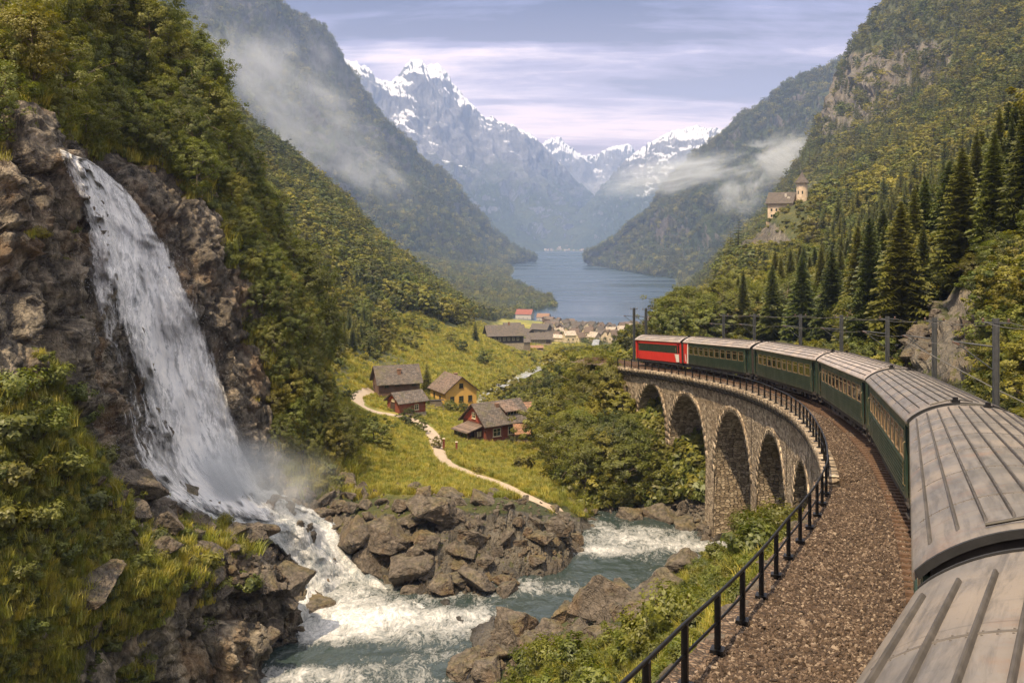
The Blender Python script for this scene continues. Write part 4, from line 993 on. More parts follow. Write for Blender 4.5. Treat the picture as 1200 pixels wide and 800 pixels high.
# the track itself
M['rail'] = varied('rail_steel', (0.20, 0.12, 0.075), 0.4, 8, 0.55, 0.2, 0.01, 0.5)
M['sleeper'] = varied('sleeper_wood', (0.105, 0.062, 0.038), 0.5, 9, 0.9, 0.5, 0.01)
def track():
    root = empty('railway_track', tuple(trk(0)), 0, 'single line of rusty rails on dark sleepers curving onto the stone viaduct', 'railway track')
    o3 = np.array(root.location)
    for side in (-0.72, 0.72):
        ss = np.arange(S0, S1, 0.5); prof = [(-0.07, -0.15), (0.07, -0.15), (0.07, -0.12), (0.02, -0.11), (0.02, -0.04), (0.036, -0.03), (0.036, 0.0), (-0.036, 0.0), (-0.036, -0.03), (-0.02, -0.04), (-0.02, -0.11), (-0.07, -0.12)]
        V = np.stack([trk(ss, side + a, b) for a, b in prof], 1) - o3
        n = len(prof); i = np.arange(len(ss) - 1)[:, None] * n; j = np.arange(n)[None]; j2 = (j + 1) % n
        Fc = np.stack([i + j, i + j2, i + n + j2, i + n + j], -1).reshape(-1, 4)
        link('rail', np_mesh('rail', V.reshape(-1, 3), Fc), root, M['rail'])
    # nearest hundred sleepers as parts, the rest as one
    b = MB(); b.box(-0.125, 0.125, -1.62, 1.62, -0.16, 0.0)
    base = b.build('sleeper', M['sleeper'], root, bevel=0.0)
    me = base.data; svals = np.arange(-8, S1 - 2, 0.62); rs = random.Random(4)
    rest = MB()
    def mt(s):
        p = trk(s, 0, -0.11) - o3; d = trk(s + 0.3) - trk(s - 0.3)
        return Matrix.Translation(p) @ Matrix.Rotation(math.atan2(d[1], d[0]) + rs.uniform(-.01, .01), 4, 'Z') @ Matrix.Rotation(-math.atan2(d[2], math.hypot(d[0], d[1])), 4, 'Y')
    for k, s in enumerate(svals):
        if k < 98:
            o = base if k == 0 else base.copy()
            if k: COL.objects.link(o)
            o.matrix_local = mt(s)
        else:
            mm = mt(s); bb = MB(); bb.box(-0.125, 0.125, -1.62, 1.62, -0.16, 0.0)
            rest.add([mm @ Vector(v) for v in bb.v], bb.f)
    r = rest.build('sleepers', M['sleeper'], root); r['kind'] = 'stuff'
track()

# ---------------------------------------------------------------- viaduct
def masonry(name, tone=1.0):
    m, T = mat(name)
    s = T.n('ShaderNodeAttribute', attribute_name='ms').outputs['Fac']; z = T.n('ShaderNodeAttribute', attribute_name='mz').outputs['Fac']
    p = pos_vec(T); w = T.n('ShaderNodeTexNoise', ins={'Vector': p, 'Scale': 1.7, 'Detail': 3.0}).outputs['Color']
    v = T.n('ShaderNodeVectorMath', operation='ADD', ins={0: T.n('ShaderNodeCombineXYZ', ins={0: s, 1: z, 2: 0.0}).outputs[0], 1: T.scale(w, (0.42, 0.30, 0.0))}).outputs[0]
    vv = T.scale(v, (1.0, 1.75, 1.0))
    vo = T.n('ShaderNodeTexVoronoi', voronoi_dimensions='2D', ins={'Vector': vv, 'Scale': 2.7, 'Randomness': 0.75}); ed = T.n('ShaderNodeTexVoronoi', voronoi_dimensions='2D', feature='DISTANCE_TO_EDGE', ins={'Vector': vv, 'Scale': 2.7, 'Randomness': 0.75}).outputs[0]
    sc_ = T.n('ShaderNodeSeparateColor', ins={0: vo.outputs['Color']})
    n = T.noise(p, 5, 6, 0.65); nb = T.noise(p, 0.25, 5, 0.6); st = T.noise(T.scale(p, (1, 1, 0.15)), 0.9, 5, 0.6)
    c = T.ramp(sc_.outputs[0], [(0.0, tuple(x * tone for x in (0.13, 0.10, 0.07))), (0.35, tuple(x * tone for x in (0.26, 0.205, 0.145))), (0.7, tuple(x * tone for x in (0.38, 0.305, 0.22))), (1.0, tuple(x * tone for x in (0.48, 0.40, 0.30)))])
    c = T.mix(T.mapr(n, 0.35, 0.65, 0.3, 0), c, (0.10, 0.08, 0.06))
    c = T.mix(T.mapr(ed, 0.0, 0.06), tuple(x * tone for x in (0.085, 0.07, 0.055)), c)
    c = T.mix(T.mapr(nb, 0.5, 0.68, 0, 0.45), c, (0.17, 0.11, 0.055))
    c = T.mix(T.mapr(st, 0.55, 0.72, 0, 0.5), c, (0.075, 0.07, 0.055))
    h = T.math('ADD', T.math('ADD', T.mapr(ed, 0, 0.16), T.math('MULTIPLY', n, 0.5)), T.math('MULTIPLY', sc_.outputs[1], 0.5))
    return finish(m, T, c, 0.92, h, 1.0, 0.16)
M['masonry'] = masonry('rubble_masonry', 1.4); M['masonry_trim'] = masonry('dressed_masonry', 1.6)
VO = 3.05
ARCH = [(748, 780, 452), (785, 828, 465), (838, 881, 484), (888, 922, 511), (930, 951, 544)]
def viaduct():
    sA, sB = 30.0, s_at_px(712, -VO, 95, 150)
    ar = []
    for x0, x1, cy in ARCH:
        b_, a_ = s_at_px(x0, -VO, 36, 150), s_at_px(x1, -VO, 36, 150)
        c = (a_ + b_) / 2; r = (b_ - a_) / 2
        P = trk(c, -VO); zc = min(-(cy - HY) / F * P[1], P[2] - 1.25)
        ar.append((a_, b_, c, r, zc)); print('arch', x0, x1, 's %.1f %.1f r %.2f crown under rail %.2f' % (a_, b_, r, P[2] - zc))
    ar.sort()
    root = empty('railway_viaduct', tuple(trk(70, 0, -12)), 0, 'curved rubble stone viaduct of five round arches carrying the train above the river', 'viaduct')
    o3 = np.array(root.location)
    TOPZ = -0.5
    ss = set(np.arange(sA, sB, 0.5).tolist())
    for a_, b_, c, r, zc in ar:
        for k in range(33): ss.add(c - r * math.cos(math.pi * k / 32))
    ss = sorted(ss)
    V = []; Fc = []; ms = []; mz = []
    def q(pts, uv):
        b = len(V); V.extend(pts); ms.extend([u[0] for u in uv]); mz.extend([u[1] for u in uv]); Fc.append((b, b + 1, b + 2, b + 3))
    def bot(s, arch):
        a_, b_, c, r, zc = arch
        return zc - r * 1.12 + math.sqrt(max(0, r * r - (s - c) ** 2)) * 1.12
    BOT = -32.0
    for s0, s1 in zip(ss[:-1], ss[1:]):
        if s1 - s0 < 1e-6: continue
        mid = (s0 + s1) / 2; arch = next((a for a in ar if a[0] < mid < a[1]), None)
        z0 = bot(s0, arch) if arch else BOT; z1 = bot(s1, arch) if arch else BOT
        for side in (-1, 1):
            P0, P1 = trk(s0, side * VO), trk(s1, side * VO)
            t0, t1 = P0[2] + TOPZ, P1[2] + TOPZ
            # slight batter of the piers
            def bat(P, z, s): 
                k = np.clip((P[2] - 4 - z) * 0.02, 0, 0.5); Q = trk(s, side * (VO + k)); return (Q[0], Q[1], z)
            zs0 = [t0, t0 - 4.0, z0] if not arch else [t0, z0]; zs1 = [t1, t1 - 4.0, z1] if not arch else [t1, z1]
            for k in range(len(zs0) - 1):
                pts = [bat(P0, zs0[k], s0), bat(P1, zs1[k], s1), bat(P1, zs1[k + 1], s1), bat(P0, zs0[k + 1], s0)]
                q(pts, [(s0, zs0[k]), (s1, zs1[k]), (s1, zs1[k + 1]), (s0, zs0[k + 1])])
        if arch:
            A0, A1, B1, B0 = trk(s0, -VO), trk(s1, -VO), trk(s1, VO), trk(s0, VO)
            L0 = math.hypot(s1 - s0, z1 - z0)
            ang0 = math.acos(max(-1, min(1, (s0 - arch[2]) / -arch[3]))) * arch[3]; ang1 = math.acos(max(-1, min(1, (s1 - arch[2]) / -arch[3]))) * arch[3]
            q([(A0[0], A0[1], z0), (A1[0], A1[1], z1), (B1[0], B1[1], z1), (B0[0], B0[1], z0)], [(0, ang0), (0, ang1), (2 * VO, ang1), (2 * VO, ang0)])
        T0, T1, T2, T3 = trk(s0, -VO, TOPZ), trk(s1, -VO, TOPZ), trk(s1, VO, TOPZ), trk(s0, VO, TOPZ)
        q([T0, T1, T2, T3], [(s0, 0), (s1, 0), (s1, 6), (s0, 6)])
    for a_, b_, c, r, zc in ar:          # sides of the piers
        for s, in ((a_,), (b_,)):
            zt = zc - r * 1.12; k = min(0.5, max(0, (trk(s)[2] - 4 - BOT) * 0.02))
            P, Q = trk(s, -VO), trk(s, VO); P2, Q2 = trk(s, -VO - k), trk(s, VO + k)
            q([(P[0], P[1], zt), (Q[0], Q[1], zt), (Q2[0], Q2[1], BOT), (P2[0], P2[1], BOT)], [(0, zt), (2 * VO, zt), (2 * VO, BOT), (0, BOT)])
    for s in (sA, sB - 0.01):
        P, Q = trk(s, -VO), trk(s, VO); q([(P[0], P[1], P[2] + TOPZ), (Q[0], Q[1], Q[2] + TOPZ), (Q[0], Q[1], BOT), (P[0], P[1], BOT)], [(0, 0), (6, 0), (6, -20), (0, -20)])
    me = np_mesh('wall', np.array(V) - o3, np.array(Fc), False, None, {'ms': ms, 'mz': mz})
    link('wall', me, root, M['masonry'])
    # arch rings of cut stones, standing slightly proud
    rs = random.Random(8)
    for a_, b_, c, r, zc in ar:
        V = []; Fc = []; ms = []; mz = []; n = int(math.pi * r / 0.55)
        for k in range(n):
            a0 = math.pi * k / n + 0.012 / r; a1 = math.pi * (k + 1) / n - 0.012 / r; th = 0.62 + rs.uniform(-0.06, 0.1); pr = 0.06 + rs.uniform(0, 0.04)
            b = len(V)
            for (o_) in (-VO - pr, -VO + 0.02):
                for (a, rr) in ((a0, 0.03), (a1, 0.03), (a1, th), (a0, th)):
                    s = c - (r + rr) * math.cos(a); z = zc - r * 1.12 + (r + rr) * math.sin(a) * 1.12
                    P = trk(s, o_); V.append((P[0], P[1], z)); ms.append(k * 0.7 + c); mz.append(rr + k * 0.37)
            for f in ((0,1,2,3),(4,7,6,5),(0,4,5,1),(1,5,6,2),(2,6,7,3),(3,7,4,0)): Fc.append(tuple(b + i for i in f))
        link('arch_ring', np_mesh('arch_ring', np.array(V) - o3, np.array(Fc), False, None, {'ms': ms, 'mz': mz}), root, M['masonry_trim'])
    # string course under the coping, coping blocks and brackets
    V = []; Fc = []; ms = []; mz = []
    s = sA - 1.5; k = 0
    while s < sB - 1:
        ln = 0.95 + rs.uniform(-0.1, 0.1); s0, s1 = s + 0.015, s + ln - 0.015; zt = -0.12 + rs.uniform(-0.02, 0.02)
        b = len(V)
        for (o0, o1) in ((-3.55, -2.95),):
            for ss_ in (s0, s1):
                for (oo, zz) in ((o0, -0.55), (o1, -0.55), (o1, zt), (o0, zt)):
                    P = trk(ss_, oo, zz); V.append(tuple(P)); ms.append(ss_ + k * 3.3); mz.append(zz + k * 1.7)
        for f in ((0,1,2,3),(4,7,6,5),(0,4,5,1),(1,5,6,2),(2,6,7,3),(3,7,4,0)): Fc.append(tuple(b + i for i in f))
        s += ln; k += 1
    link('coping', np_mesh('coping', np.array(V) - o3, np.array(Fc), False, None, {'ms': ms, 'mz': mz}), root, M['masonry_trim'])
    M['bracket'] = varied('bracket_stone', (0.075, 0.065, 0.055), 0.4, 6, 0.9)
    bm_ = MB(); bm_.prism([(-0.02, 0.0), (0.42, 0.0), (0.42, -0.16), (0.1, -0.42), (-0.02, -0.42)], 'x', -0.35, 0.35)
    base = bm_.build('bracket', M['bracket'], root); first = True
    for s in np.arange(sA, sB - 1, 1.15):
        P = trk(s, -VO - 0.01, -0.58) - o3; d = trk(s + .3) - trk(s - .3)
        o = base if first else base.copy()
        if not first: COL.objects.link(o)
        first = False
        o.matrix_local = Matrix.Translation(P) @ Matrix.Rotation(math.atan2(d[1], d[0]), 4, 'Z')
    return sA, sB, ar
VS = viaduct()

# ---------------------------------------------------------------- black railing on the valley side
M['black_iron'] = varied('black_iron', (0.018, 0.017, 0.017), 0.3, 9, 0.42, 0.15, 0.004, 0.6)
M['post_foot'] = varied('stone_foot', (0.13, 0.11, 0.085), 0.4, 6, 0.95)
def railing():
    root = empty('iron_railing', tuple(trk(0, -5.9, -0.4)), 0, 'black iron railing with two rails running from beside the gravel onto the viaduct', 'railing')
    o3 = np.array(root.location)
    def base_pt(s):
        up = -0.42 if s < 28 else (-0.42 + (s - 28) / 2 * 0.3 if s < 30 else -0.12)
        P = trk(s, -left_off(s), up)
        return P
    ss = np.arange(-3, VS[1] - 1.0, 0.8)
    for h, r in ((0.98, 0.034), (0.50, 0.026)):
        b = MB(); b.tube([tuple(base_pt(s) + np.array([0, 0, h]) - o3) for s in ss], r, 8); b.build('rail', M['black_iron'], root, smooth=True)
    near = True
    pn = MB(); pn.box(-0.05, 0.05, -0.05, 0.05, -0.12, 0.97); pn.box(-0.12, 0.12, -0.12, 0.12, -0.02, 0.04)
    base = pn.build('post', M['black_iron'], root)
    first = True; k = 0; s = 2.0; 
    while s < VS[1] - 1 and k < 99:
        P = base_pt(s) - o3; d = trk(s + .3) - trk(s - .3)
        o = base if first else base.copy()
        if not first: COL.objects.link(o)
        first = False; k += 1
        o.matrix_local = Matrix.Translation(P) @ Matrix.Rotation(math.atan2(d[1], d[0]), 4, 'Z')
        s += 2.05
railing()

# ---------------------------------------------------------------- train
def paint(name, base, rough=0.35, amt=0.18, streak=0.5):
    m, T = mat(name); v = obj_vec(T)
    n = T.noise(T.scale(v, (1, 1, 0.3)), 4, 6, 0.65); n2 = T.noise(v, 0.7, 4)
    zz = T.n('ShaderNodeSeparateXYZ', ins={0: v}).outputs[2]
    c = T.mix(T.mapr(n, 0.3, 0.7), tuple(x * (1 - amt) for x in base), tuple(x * (1 + amt) for x in base))
    dirt = T.math('MULTIPLY', T.mapr(T.math('ADD', T.math('MULTIPLY', n, 1.2), T.mapr(zz, 0.5, 1.5, 0.35, 0.0)), 0.7, 1.0), streak)
    c = T.mix(dirt, c, (0.13, 0.10, 0.075))
    return finish(m, T, c, T.mapr(n2, 0.3, 0.7, rough, rough + 0.2), n, 0.12, 0.01, 0.0, 0.5)
M['green_paint'] = paint('green_paint', (0.017, 0.038, 0.026), 0.3)
M['green_dark'] = paint('dark_green_paint', (0.012, 0.035, 0.024), 0.35)
M['red_paint'] = paint('red_paint', (0.58, 0.028, 0.022), 0.3, 0.1, 0.2)
M['white_paint'] = paint('white_paint', (0.72, 0.69, 0.64), 0.4, 0.08, 0.2)
M['brass'] = varied('brass', (0.35, 0.27, 0.15), 0.3, 9, 0.5, metal=0.6)
M['under'] = varied('underframe', (0.035, 0.029, 0.025), 0.5, 5, 0.8)
M['wheel'] = varied('wheel_steel', (0.07, 0.05, 0.04), 0.4, 8, 0.6, 0.2, 0.01, 0.5)
M['rubber'] = varied('bellows_rubber', (0.016, 0.016, 0.017), 0.3, 6, 0.7)
M['wood'] = varied('window_wood', (0.36, 0.22, 0.11), 0.3, 9, 0.5)
M['frame_dark'] = varied('window_frame', (0.24, 0.165, 0.09), 0.3, 9, 0.5)
M['curtain'] = varied('curtain', (0.92, 0.66, 0.38), 0.25, 7, 0.9, 0.4, 0.03, stretch=(3, 1, 0.3))
M['seat'] = varied('seat_fabric', (0.30, 0.12, 0.05), 0.3, 7, 0.9)
M['panel_in'] = varied('inner_panel', (0.45, 0.29, 0.15), 0.25, 3, 0.6)
def roof_mat(name, base, warm):
    m, T = mat(name); v = obj_vec(T)
    n = T.noise(T.scale(v, (0.35, 1.6, 1)), 2.2, 7, 0.65, 0.8); n2 = T.noise(v, 0.6, 5, 0.6); n3 = T.noise(v, 14, 5, 0.7); n4 = T.noise(T.scale(v, (3.0, 0.4, 1)), 1.5, 5, 0.6)
    vx = T.n('ShaderNodeSeparateXYZ', ins={0: v}).outputs[0]
    jt = T.math('FRACT', T.math('MULTIPLY', vx, 0.42)); jt = T.math('MINIMUM', jt, T.math('SUBTRACT', 1.0, jt))
    c = T.mix(T.mapr(n, 0.3, 0.7), tuple(x * 0.80 for x in base), tuple(x * 1.18 for x in base))
    c = T.mix(T.mapr(n2, 0.42, 0.62, 0, 0.6), c, warm)
    c = T.mix(T.mapr(n4, 0.60, 0.75, 0, 0.5), c, tuple(x * 0.5 for x in base))
    c = T.mix(T.mapr(n3, 0.70, 0.76, 0, 0.5), c, (0.20, 0.10, 0.05))
    c = T.mix(T.mapr(jt, 0.0, 0.008, 0.55, 0.0), c, (0.07, 0.06, 0.05))
    n5 = T.noise(T.scale(v, (0.25, 2.6, 1)), 3.0, 8, 0.75, 0.4); n6 = T.noise(v, 1.1, 6, 0.7)
    c = T.mix(T.mapr(n5, 0.47, 0.64, 0, 0.7), c, tuple(x * 0.42 for x in base))
    c = T.mix(T.mapr(n6, 0.55, 0.68, 0, 0.5), c, (0.24, 0.14, 0.085))
    c = T.mix(T.mapr(n3, 0.30, 0.36, 0.35, 0), c, (0.05, 0.045, 0.04))
    h = T.math('ADD', T.math('MULTIPLY', n, 0.5), T.math('MULTIPLY', n2, 1.5))
    return finish(m, T, c, T.mapr(n2, 0.35, 0.65, 0.34, 0.55), h, 0.25, 0.05, 0.25, 0.5)
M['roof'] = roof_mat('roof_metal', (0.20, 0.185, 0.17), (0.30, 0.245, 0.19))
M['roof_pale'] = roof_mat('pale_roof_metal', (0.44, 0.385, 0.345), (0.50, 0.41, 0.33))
M['seam'] = varied('seam_metal', (0.10, 0.088, 0.078), 0.3, 5, 0.7)
M['rib'] = varied('rib_metal', (0.075, 0.066, 0.058), 0.4, 4, 0.55, 0.2, 0.01, 0.2)
def glass_mat(name, tint=(0.9, 0.95, 0.9), refl=0.16):
    m, T = mat(name)
    g = T.n('ShaderNodeBsdfGlossy', ins={'Color': (0.9, 0.92, 0.95), 'Roughness': 0.05}); t = T.n('ShaderNodeBsdfTransparent', ins={'Color': tint})
    fr = T.n('ShaderNodeFresnel', ins={'IOR': 1.5}).outputs[0]
    mx = T.n('ShaderNodeMixShader', ins={0: T.math('ADD', fr, refl * 0.3, clamp=True), 1: t.outputs[0], 2: g.outputs[0]})
    T.n('ShaderNodeOutputMaterial', ins={'Surface': mx.outputs[0]}); return m
M['glass'] = glass_mat('window_glass')
def dark_glass():
    m, T = mat('dark_glass'); n = T.noise(obj_vec(T), 3)
    return finish(m, T, T.mix(n, (0.012, 0.02, 0.016), (0.04, 0.055, 0.04)), 0.12, None)
M['dark_glass'] = dark_glass()

def arcz(y, hw=1.46, z0=3.0, rise=0.56):
    return z0 + rise * (max(0.0, 1 - abs(y / hw) ** 2.3)) ** 0.85
def carriage(s0, s1, label, red=False, gap=0.8, nwin=10, idx=0, livery_end=False, roofmat=None, fine=True):
    P0, P1 = trk(s0), trk(s1); d = P1 - P0; L = float(np.linalg.norm(d)) - gap; H = L / 2
    mid = (P0 + P1) / 2
    # sit the body over the chord, pushed half-way to the arc between its bogies
    m0 = trk((s0 + s1) / 2); mid = mid + (m0 - mid) * 0.55
    root = empty('railcar' if red else 'carriage', tuple(mid), 0, label, 'railcar' if red else 'train carriage', 'coaches of the train')
    root.rotation_euler = (0, -math.atan2(d[2], math.hypot(d[0], d[1])), math.atan2(d[1], d[0]))
    root['dims'] = L
    body_m = M['red_paint'] if red else M['green_paint']; dk = M['green_dark'] if not red else M['red_paint']
    W_ = 1.40; zb, zl, zu, zt = 0.82, 1.78, 2.64, 3.0
    vest = 1.55 if not red else 0.9; x0w, x1w = -H + vest, H - vest
    pitch = (x1w - x0w) / nwin; ww = pitch * (0.80 if not red else 0.985)
    b = MB()
    for sy in (-1, 1):
        ya, yb = sorted((sy * W_, sy * (W_ - 0.06)))
        b.box(x0w, x1w, ya, yb, zb, zl); b.box(x0w, x1w, ya, yb, zu, zt)
        if not red:
            for k in range(8):                       # narrow boards of the lower side
                z = zb + 0.05 + k * 0.118; y1, y2 = sorted((sy * W_, sy * (W_ + 0.03)))
                b.box(x0w + 0.02, x1w - 0.02, y1, y2, z, z + 0.075)
        # window posts
        n = nwin
        if not red:
            for k in range(n + 1):
                xa = x0w + k * pitch - (pitch - ww) / 2; xb = x0w + k * pitch + (pitch - ww) / 2
                b.box(max(xa, x0w), min(xb, x1w), ya, yb, zl, zu)
        # end panels beside the doors
        for e in (-1, 1):
            xa, xb = sorted((e * H, e * (H - 0.30)))
            b.box(xa, xb, ya, yb, zb, zt)
            xa, xb = sorted((e * (H - 1.2), e * (H - vest)))
            if xb > xa + 0.01: b.box(xa, xb, ya, yb, zb, zt)
            xa, xb = sorted((e * (H - 0.30), e * (H - 1.2))); b.box(xa, xb, ya, yb, 2.82, zt)
    for e in (-1, 1):
        xa, xb = sorted((e * H, e * (H - 0.06)))
        ye = W_ - 0.065
        b.prism([(-ye, zb), (ye, zb), (ye, zt - 0.01)] + [(y, arcz(y) - 0.05) for y in np.linspace(ye, -ye, 17)] + [(-ye, zt - 0.01)], 'x', xa, xb, 1)
    b.box(-H + 0.1, H - 0.1, -W_ + 0.08, W_ - 0.08, zb, zb + 0.06, 1)
    body = b.build('body', [body_m, M['under']], root)
    wt = MB()                                        # waist and cornice strips
    for sy in (-1, 1):
        for z in (zl - 0.02, zu + 0.02, 2.95):
            y1, y2 = sorted((sy * (W_ + 0.002), sy * (W_ + 0.022))); wt.box(x0w, x1w, y1, y2, z - 0.022, z + 0.022)
    if not red: wt.build('moulding', M['green_dark'], root)
    # roof
    rb = MB(); ys = [1.49 * math.sin(t) for t in np.linspace(-math.pi / 2, math.pi / 2, 41)]
    up = [(y, arcz(y, 1.492)) for y in ys]; lo = [(y * 0.985, arcz(y, 1.492) - 0.05) for y in ys][::-1]
    rb.prism([(-1.49, 2.965)] + up[1:-1] + [(1.49, 2.965)] + lo, 'x', -H - 0.04, H + 0.04, 0)
    rf = rb.build('roof', [roofmat or M['roof'], M['rib']], root)
    me = rf.data; me.polygons.foreach_set('use_smooth', [True] * len(me.polygons))
    try:
        me.set_sharp_from_angle(angle=R(35))
    except Exception: pass
    if fine:
        rr = MB(); yy = [(-1.32 + 0.24 * k) for k in range(12)]
        for y in yy:
            z = arcz(y, 1.492); sl = math.atan2(arcz(y + .02, 1.492) - arcz(y - .02, 1.492), .04)
            n_ = Vector((0, -math.sin(sl), math.cos(sl))); t_ = Vector((0, math.cos(sl), math.sin(sl))); c0 = Vector((0, y, z))
            w, h = 0.014, 0.036; xa, xb = -H + 0.62, H - 0.62
            sec = [c0 - t_ * w * 1.5 - n_ * .01, c0 - t_ * w + n_ * h * .75, c0 - t_ * w * .5 + n_ * h, c0 + t_ * w * .5 + n_ * h, c0 + t_ * w + n_ * h * .75, c0 + t_ * w * 1.5 - n_ * .01]
            m_in = 0.10; ring = []
            for (x, k2) in ((xa, 0.0), (xa + m_in, 1.0), (xb - m_in, 1.0), (xb, 0.0)):
                ring.append([Vector((x, p.y, p.z)) if k2 else Vector((x, c0.y + (p.y - c0.y) * .8, (c0.z - .01) + (p.z - c0.z) * .15)) for p in sec])
            vs = [p for r_ in ring for p in r_]; fs = []
            for i in range(3):
                for k2 in range(5): fs.append((i * 6 + k2, i * 6 + k2 + 1, (i + 1) * 6 + k2 + 1, (i + 1) * 6 + k2))
            rr.add(vs, fs)
        ribs = rr.build('roof_ribs', M['rib'], rf, smooth=False)
        sm = MB(); x = -H + 2.1
        while x < H - 1.5:
            ya_ = np.linspace(-1.40, 1.40, 25); vs = []; fs = []
            for y in ya_:
                z = arcz(y, 1.492); vs += [(x - .02, y, z - .002), (x - .016, y, z + .006), (x + .016, y, z + .006), (x + .02, y, z - .002)]
            for i in range(24):
                for k2 in range(3): fs.append((i * 4 + k2, i * 4 + k2 + 1, i * 4 + 4 + k2 + 1, i * 4 + 4 + k2))
            sm.add(vs, fs)
            if idx <= 3:
                for y in np.arange(-1.36, 1.37, 0.08):
                    for dx in (-.05, .05):
                        z = arcz(y, 1.492); sm.box(x + dx - .007, x + dx + .007, y - .007, y + .007, z - .004, z + .0025)
            x += 2.35
        sm.build('seam_strips', M['seam'], rf)
    # raised end hoops over the gangway
    for e in (-1, 1):
        hb = MB()
        for (xa, xb, dz_, hw_) in ((H + 0.045, H + 0.10, 0.02, 1.47),):
            o_ = [(y, arcz(y, 1.492) + dz_) for y in np.linspace(-hw_, hw_, 31)]; i_ = [(y * 0.975, arcz(y, 1.492) - 0.05) for y in np.linspace(hw_, -hw_, 31)]
            hb.prism(o_ + i_, 'x', *sorted((e * xa, e * xb)))
        hb.build('end_hoop', M['rubber'], rf, smooth=False)
    if fine:
        vb = MB()
        for (x, y) in ((-H + 0.35, 0.25), (H - 0.35, -0.3)):
            z = arcz(y, 1.492)
            vb.box(x - 0.16, x + 0.16, y - 0.10, y + 0.10, z - 0.02, z + 0.05); vb.box(x - 0.07, x + 0.07, y - 0.06, y + 0.06, z + 0.05, z + 0.13)
            vb.tube([(x, y - 0.42, arcz(y - .42, 1.492) + 0.03), (x, y - 0.1, z + 0.06)], 0.018, 6); vb.tube([(x, y + 0.1, z + 0.06), (x, y + 0.62, arcz(y + .62, 1.492) + 0.03)], 0.018, 6)
        vb.build('lamp_bracket', M['black_iron'], rf)
    # windows
    if red:
        for sy in (-1, 1):
            pb = MB(); y1, y2 = sorted((sy * (W_ - 0.03), sy * (W_ + 0.004))); pb.box(x0w - 0.0, x1w, y1, y2, zl, zu)
            w = pb.build('window_band', M['dark_glass'], root)
            mb_ = MB()
            for k in range(1, nwin): mb_.box(x0w + k * pitch - 0.02, x0w + k * pitch + 0.02, *sorted((sy * (W_ + 0.006), sy * (W_ + 0.012))), zl + 0.02, zu - 0.02)
            mb_.build('window_bar', M['black_iron'], w)
        for sy in (-1, 1):
            st = MB(); xe = -H + 0.5; y1, y2 = sorted((sy * (W_ + 0.003), sy * (W_ + 0.010)))
            st.add([(xe, y1, zb + .06), (xe + .75, y1, zb + .06), (xe + 1.1, y1, zl - .08), (xe, y1, zl - .08), (xe, y2, zb + .06), (xe + .75, y2, zb + .06), (xe + 1.1, y2, zl - .08), (xe, y2, zl - .08)], [(0,3,2,1),(4,5,6,7),(0,1,5,4),(1,2,6,5),(2,3,7,6),(3,0,4,7)])
            st.build('white_stripe', M['white_paint'], root)
    else:
        fr = MB(); xa, xb = -ww / 2, ww / 2; z0, z1 = zl + 0.02, zu - 0.02; t = 0.05
        fr.box(xa, xb, -0.03, 0.03, z0, z0 + t); fr.box(xa, xb, -0.03, 0.03, z1 - t, z1); fr.box(xa, xa + t, -0.03, 0.03, z0 + t, z1 - t); fr.box(xb - t, xb, -0.03, 0.03, z0 + t, z1 - t); fr.box(xa + t, xb - t, -0.022, 0.022, z0 + (z1 - z0) * .68, z0 + (z1 - z0) * .68 + .03)
        pn = MB(); pn.box(xa + t, xb - t, -0.006, 0.006, z0 + t, z1 - t)
        cu = MB(); n_ = 14; xs = np.linspace(xa + 0.02, xb - 0.02, n_)
        def curtain(xs, side):
            vs = []; fs = []
            for i, x in enumerate(xs):
                y = 0.10 * 1 + (0.02 if i % 2 else -0.02); vs += [(x, -side * y, z0 + 0.02), (x, -side * y, z1)]
            for i in range(len(xs) - 1): fs.append((2 * i, 2 * i + 2, 2 * i + 3, 2 * i + 1))
            return vs, fs
        wbase = {}
        for side in (1, -1):
            for k in range(nwin):
                x = x0w + (k + 0.5) * pitch; y = side * (W_ - 0.03)
                if not wbase:
                    w = fr.build('window', M['frame_dark'], root); p = pn.build('pane', M['glass'], w); wbase['w'] = w; wbase['p'] = p
                else:
                    w = wbase['w'].copy(); COL.objects.link(w); w.parent = root; p = wbase['p'].copy(); COL.objects.link(p); p.parent = w
                w.location = (x, y, 0)
                rr_ = random.Random(idx * 100 + k + side).random()
                if rr_ > 0.08:
                    full = xs if rr_ > 0.55 else (xs[:6] if rr_ < 0.45 else xs[8:])
                    cb = MB(); vs, fs = curtain(full, side); cb.add(vs, fs); 
                    if rr_ <= 0.55 and rr_ > 0.2: vs, fs = curtain(xs[10:] if rr_ < 0.45 else xs[:4], side); cb.add(vs, fs)
                    c_ = cb.build('curtain', M['curtain'], w)
    # inside
    if not red:
        ib = MB(); ib.box(x0w, x1w, -W_ + 0.3, W_ - 0.3, zb + 0.08, zb + 0.12, 1); ib.box(x0w, x1w, -0.04, 0.04, zb + 0.12, zt, 1)
        for k in range(nwin):
            x = x0w + k * pitch
            for sy in (-1, 1):
                y1, y2 = sorted((sy * 0.2, sy * 1.2)); ib.box(x - 0.09, x + 0.09, y1, y2, zb + 0.45, 2.12, 0); ib.box(x - 0.42, x + 0.42, y1, y2, zb + 0.4, zb + 0.55, 0)
        for x in (x0w, x1w): ib.box(x - 0.02, x + 0.02, -W_ + 0.1, W_ - 0.1, zb + 0.1, zt, 1)
        ib.build('interior', [M['seat'], M['panel_in']], root)
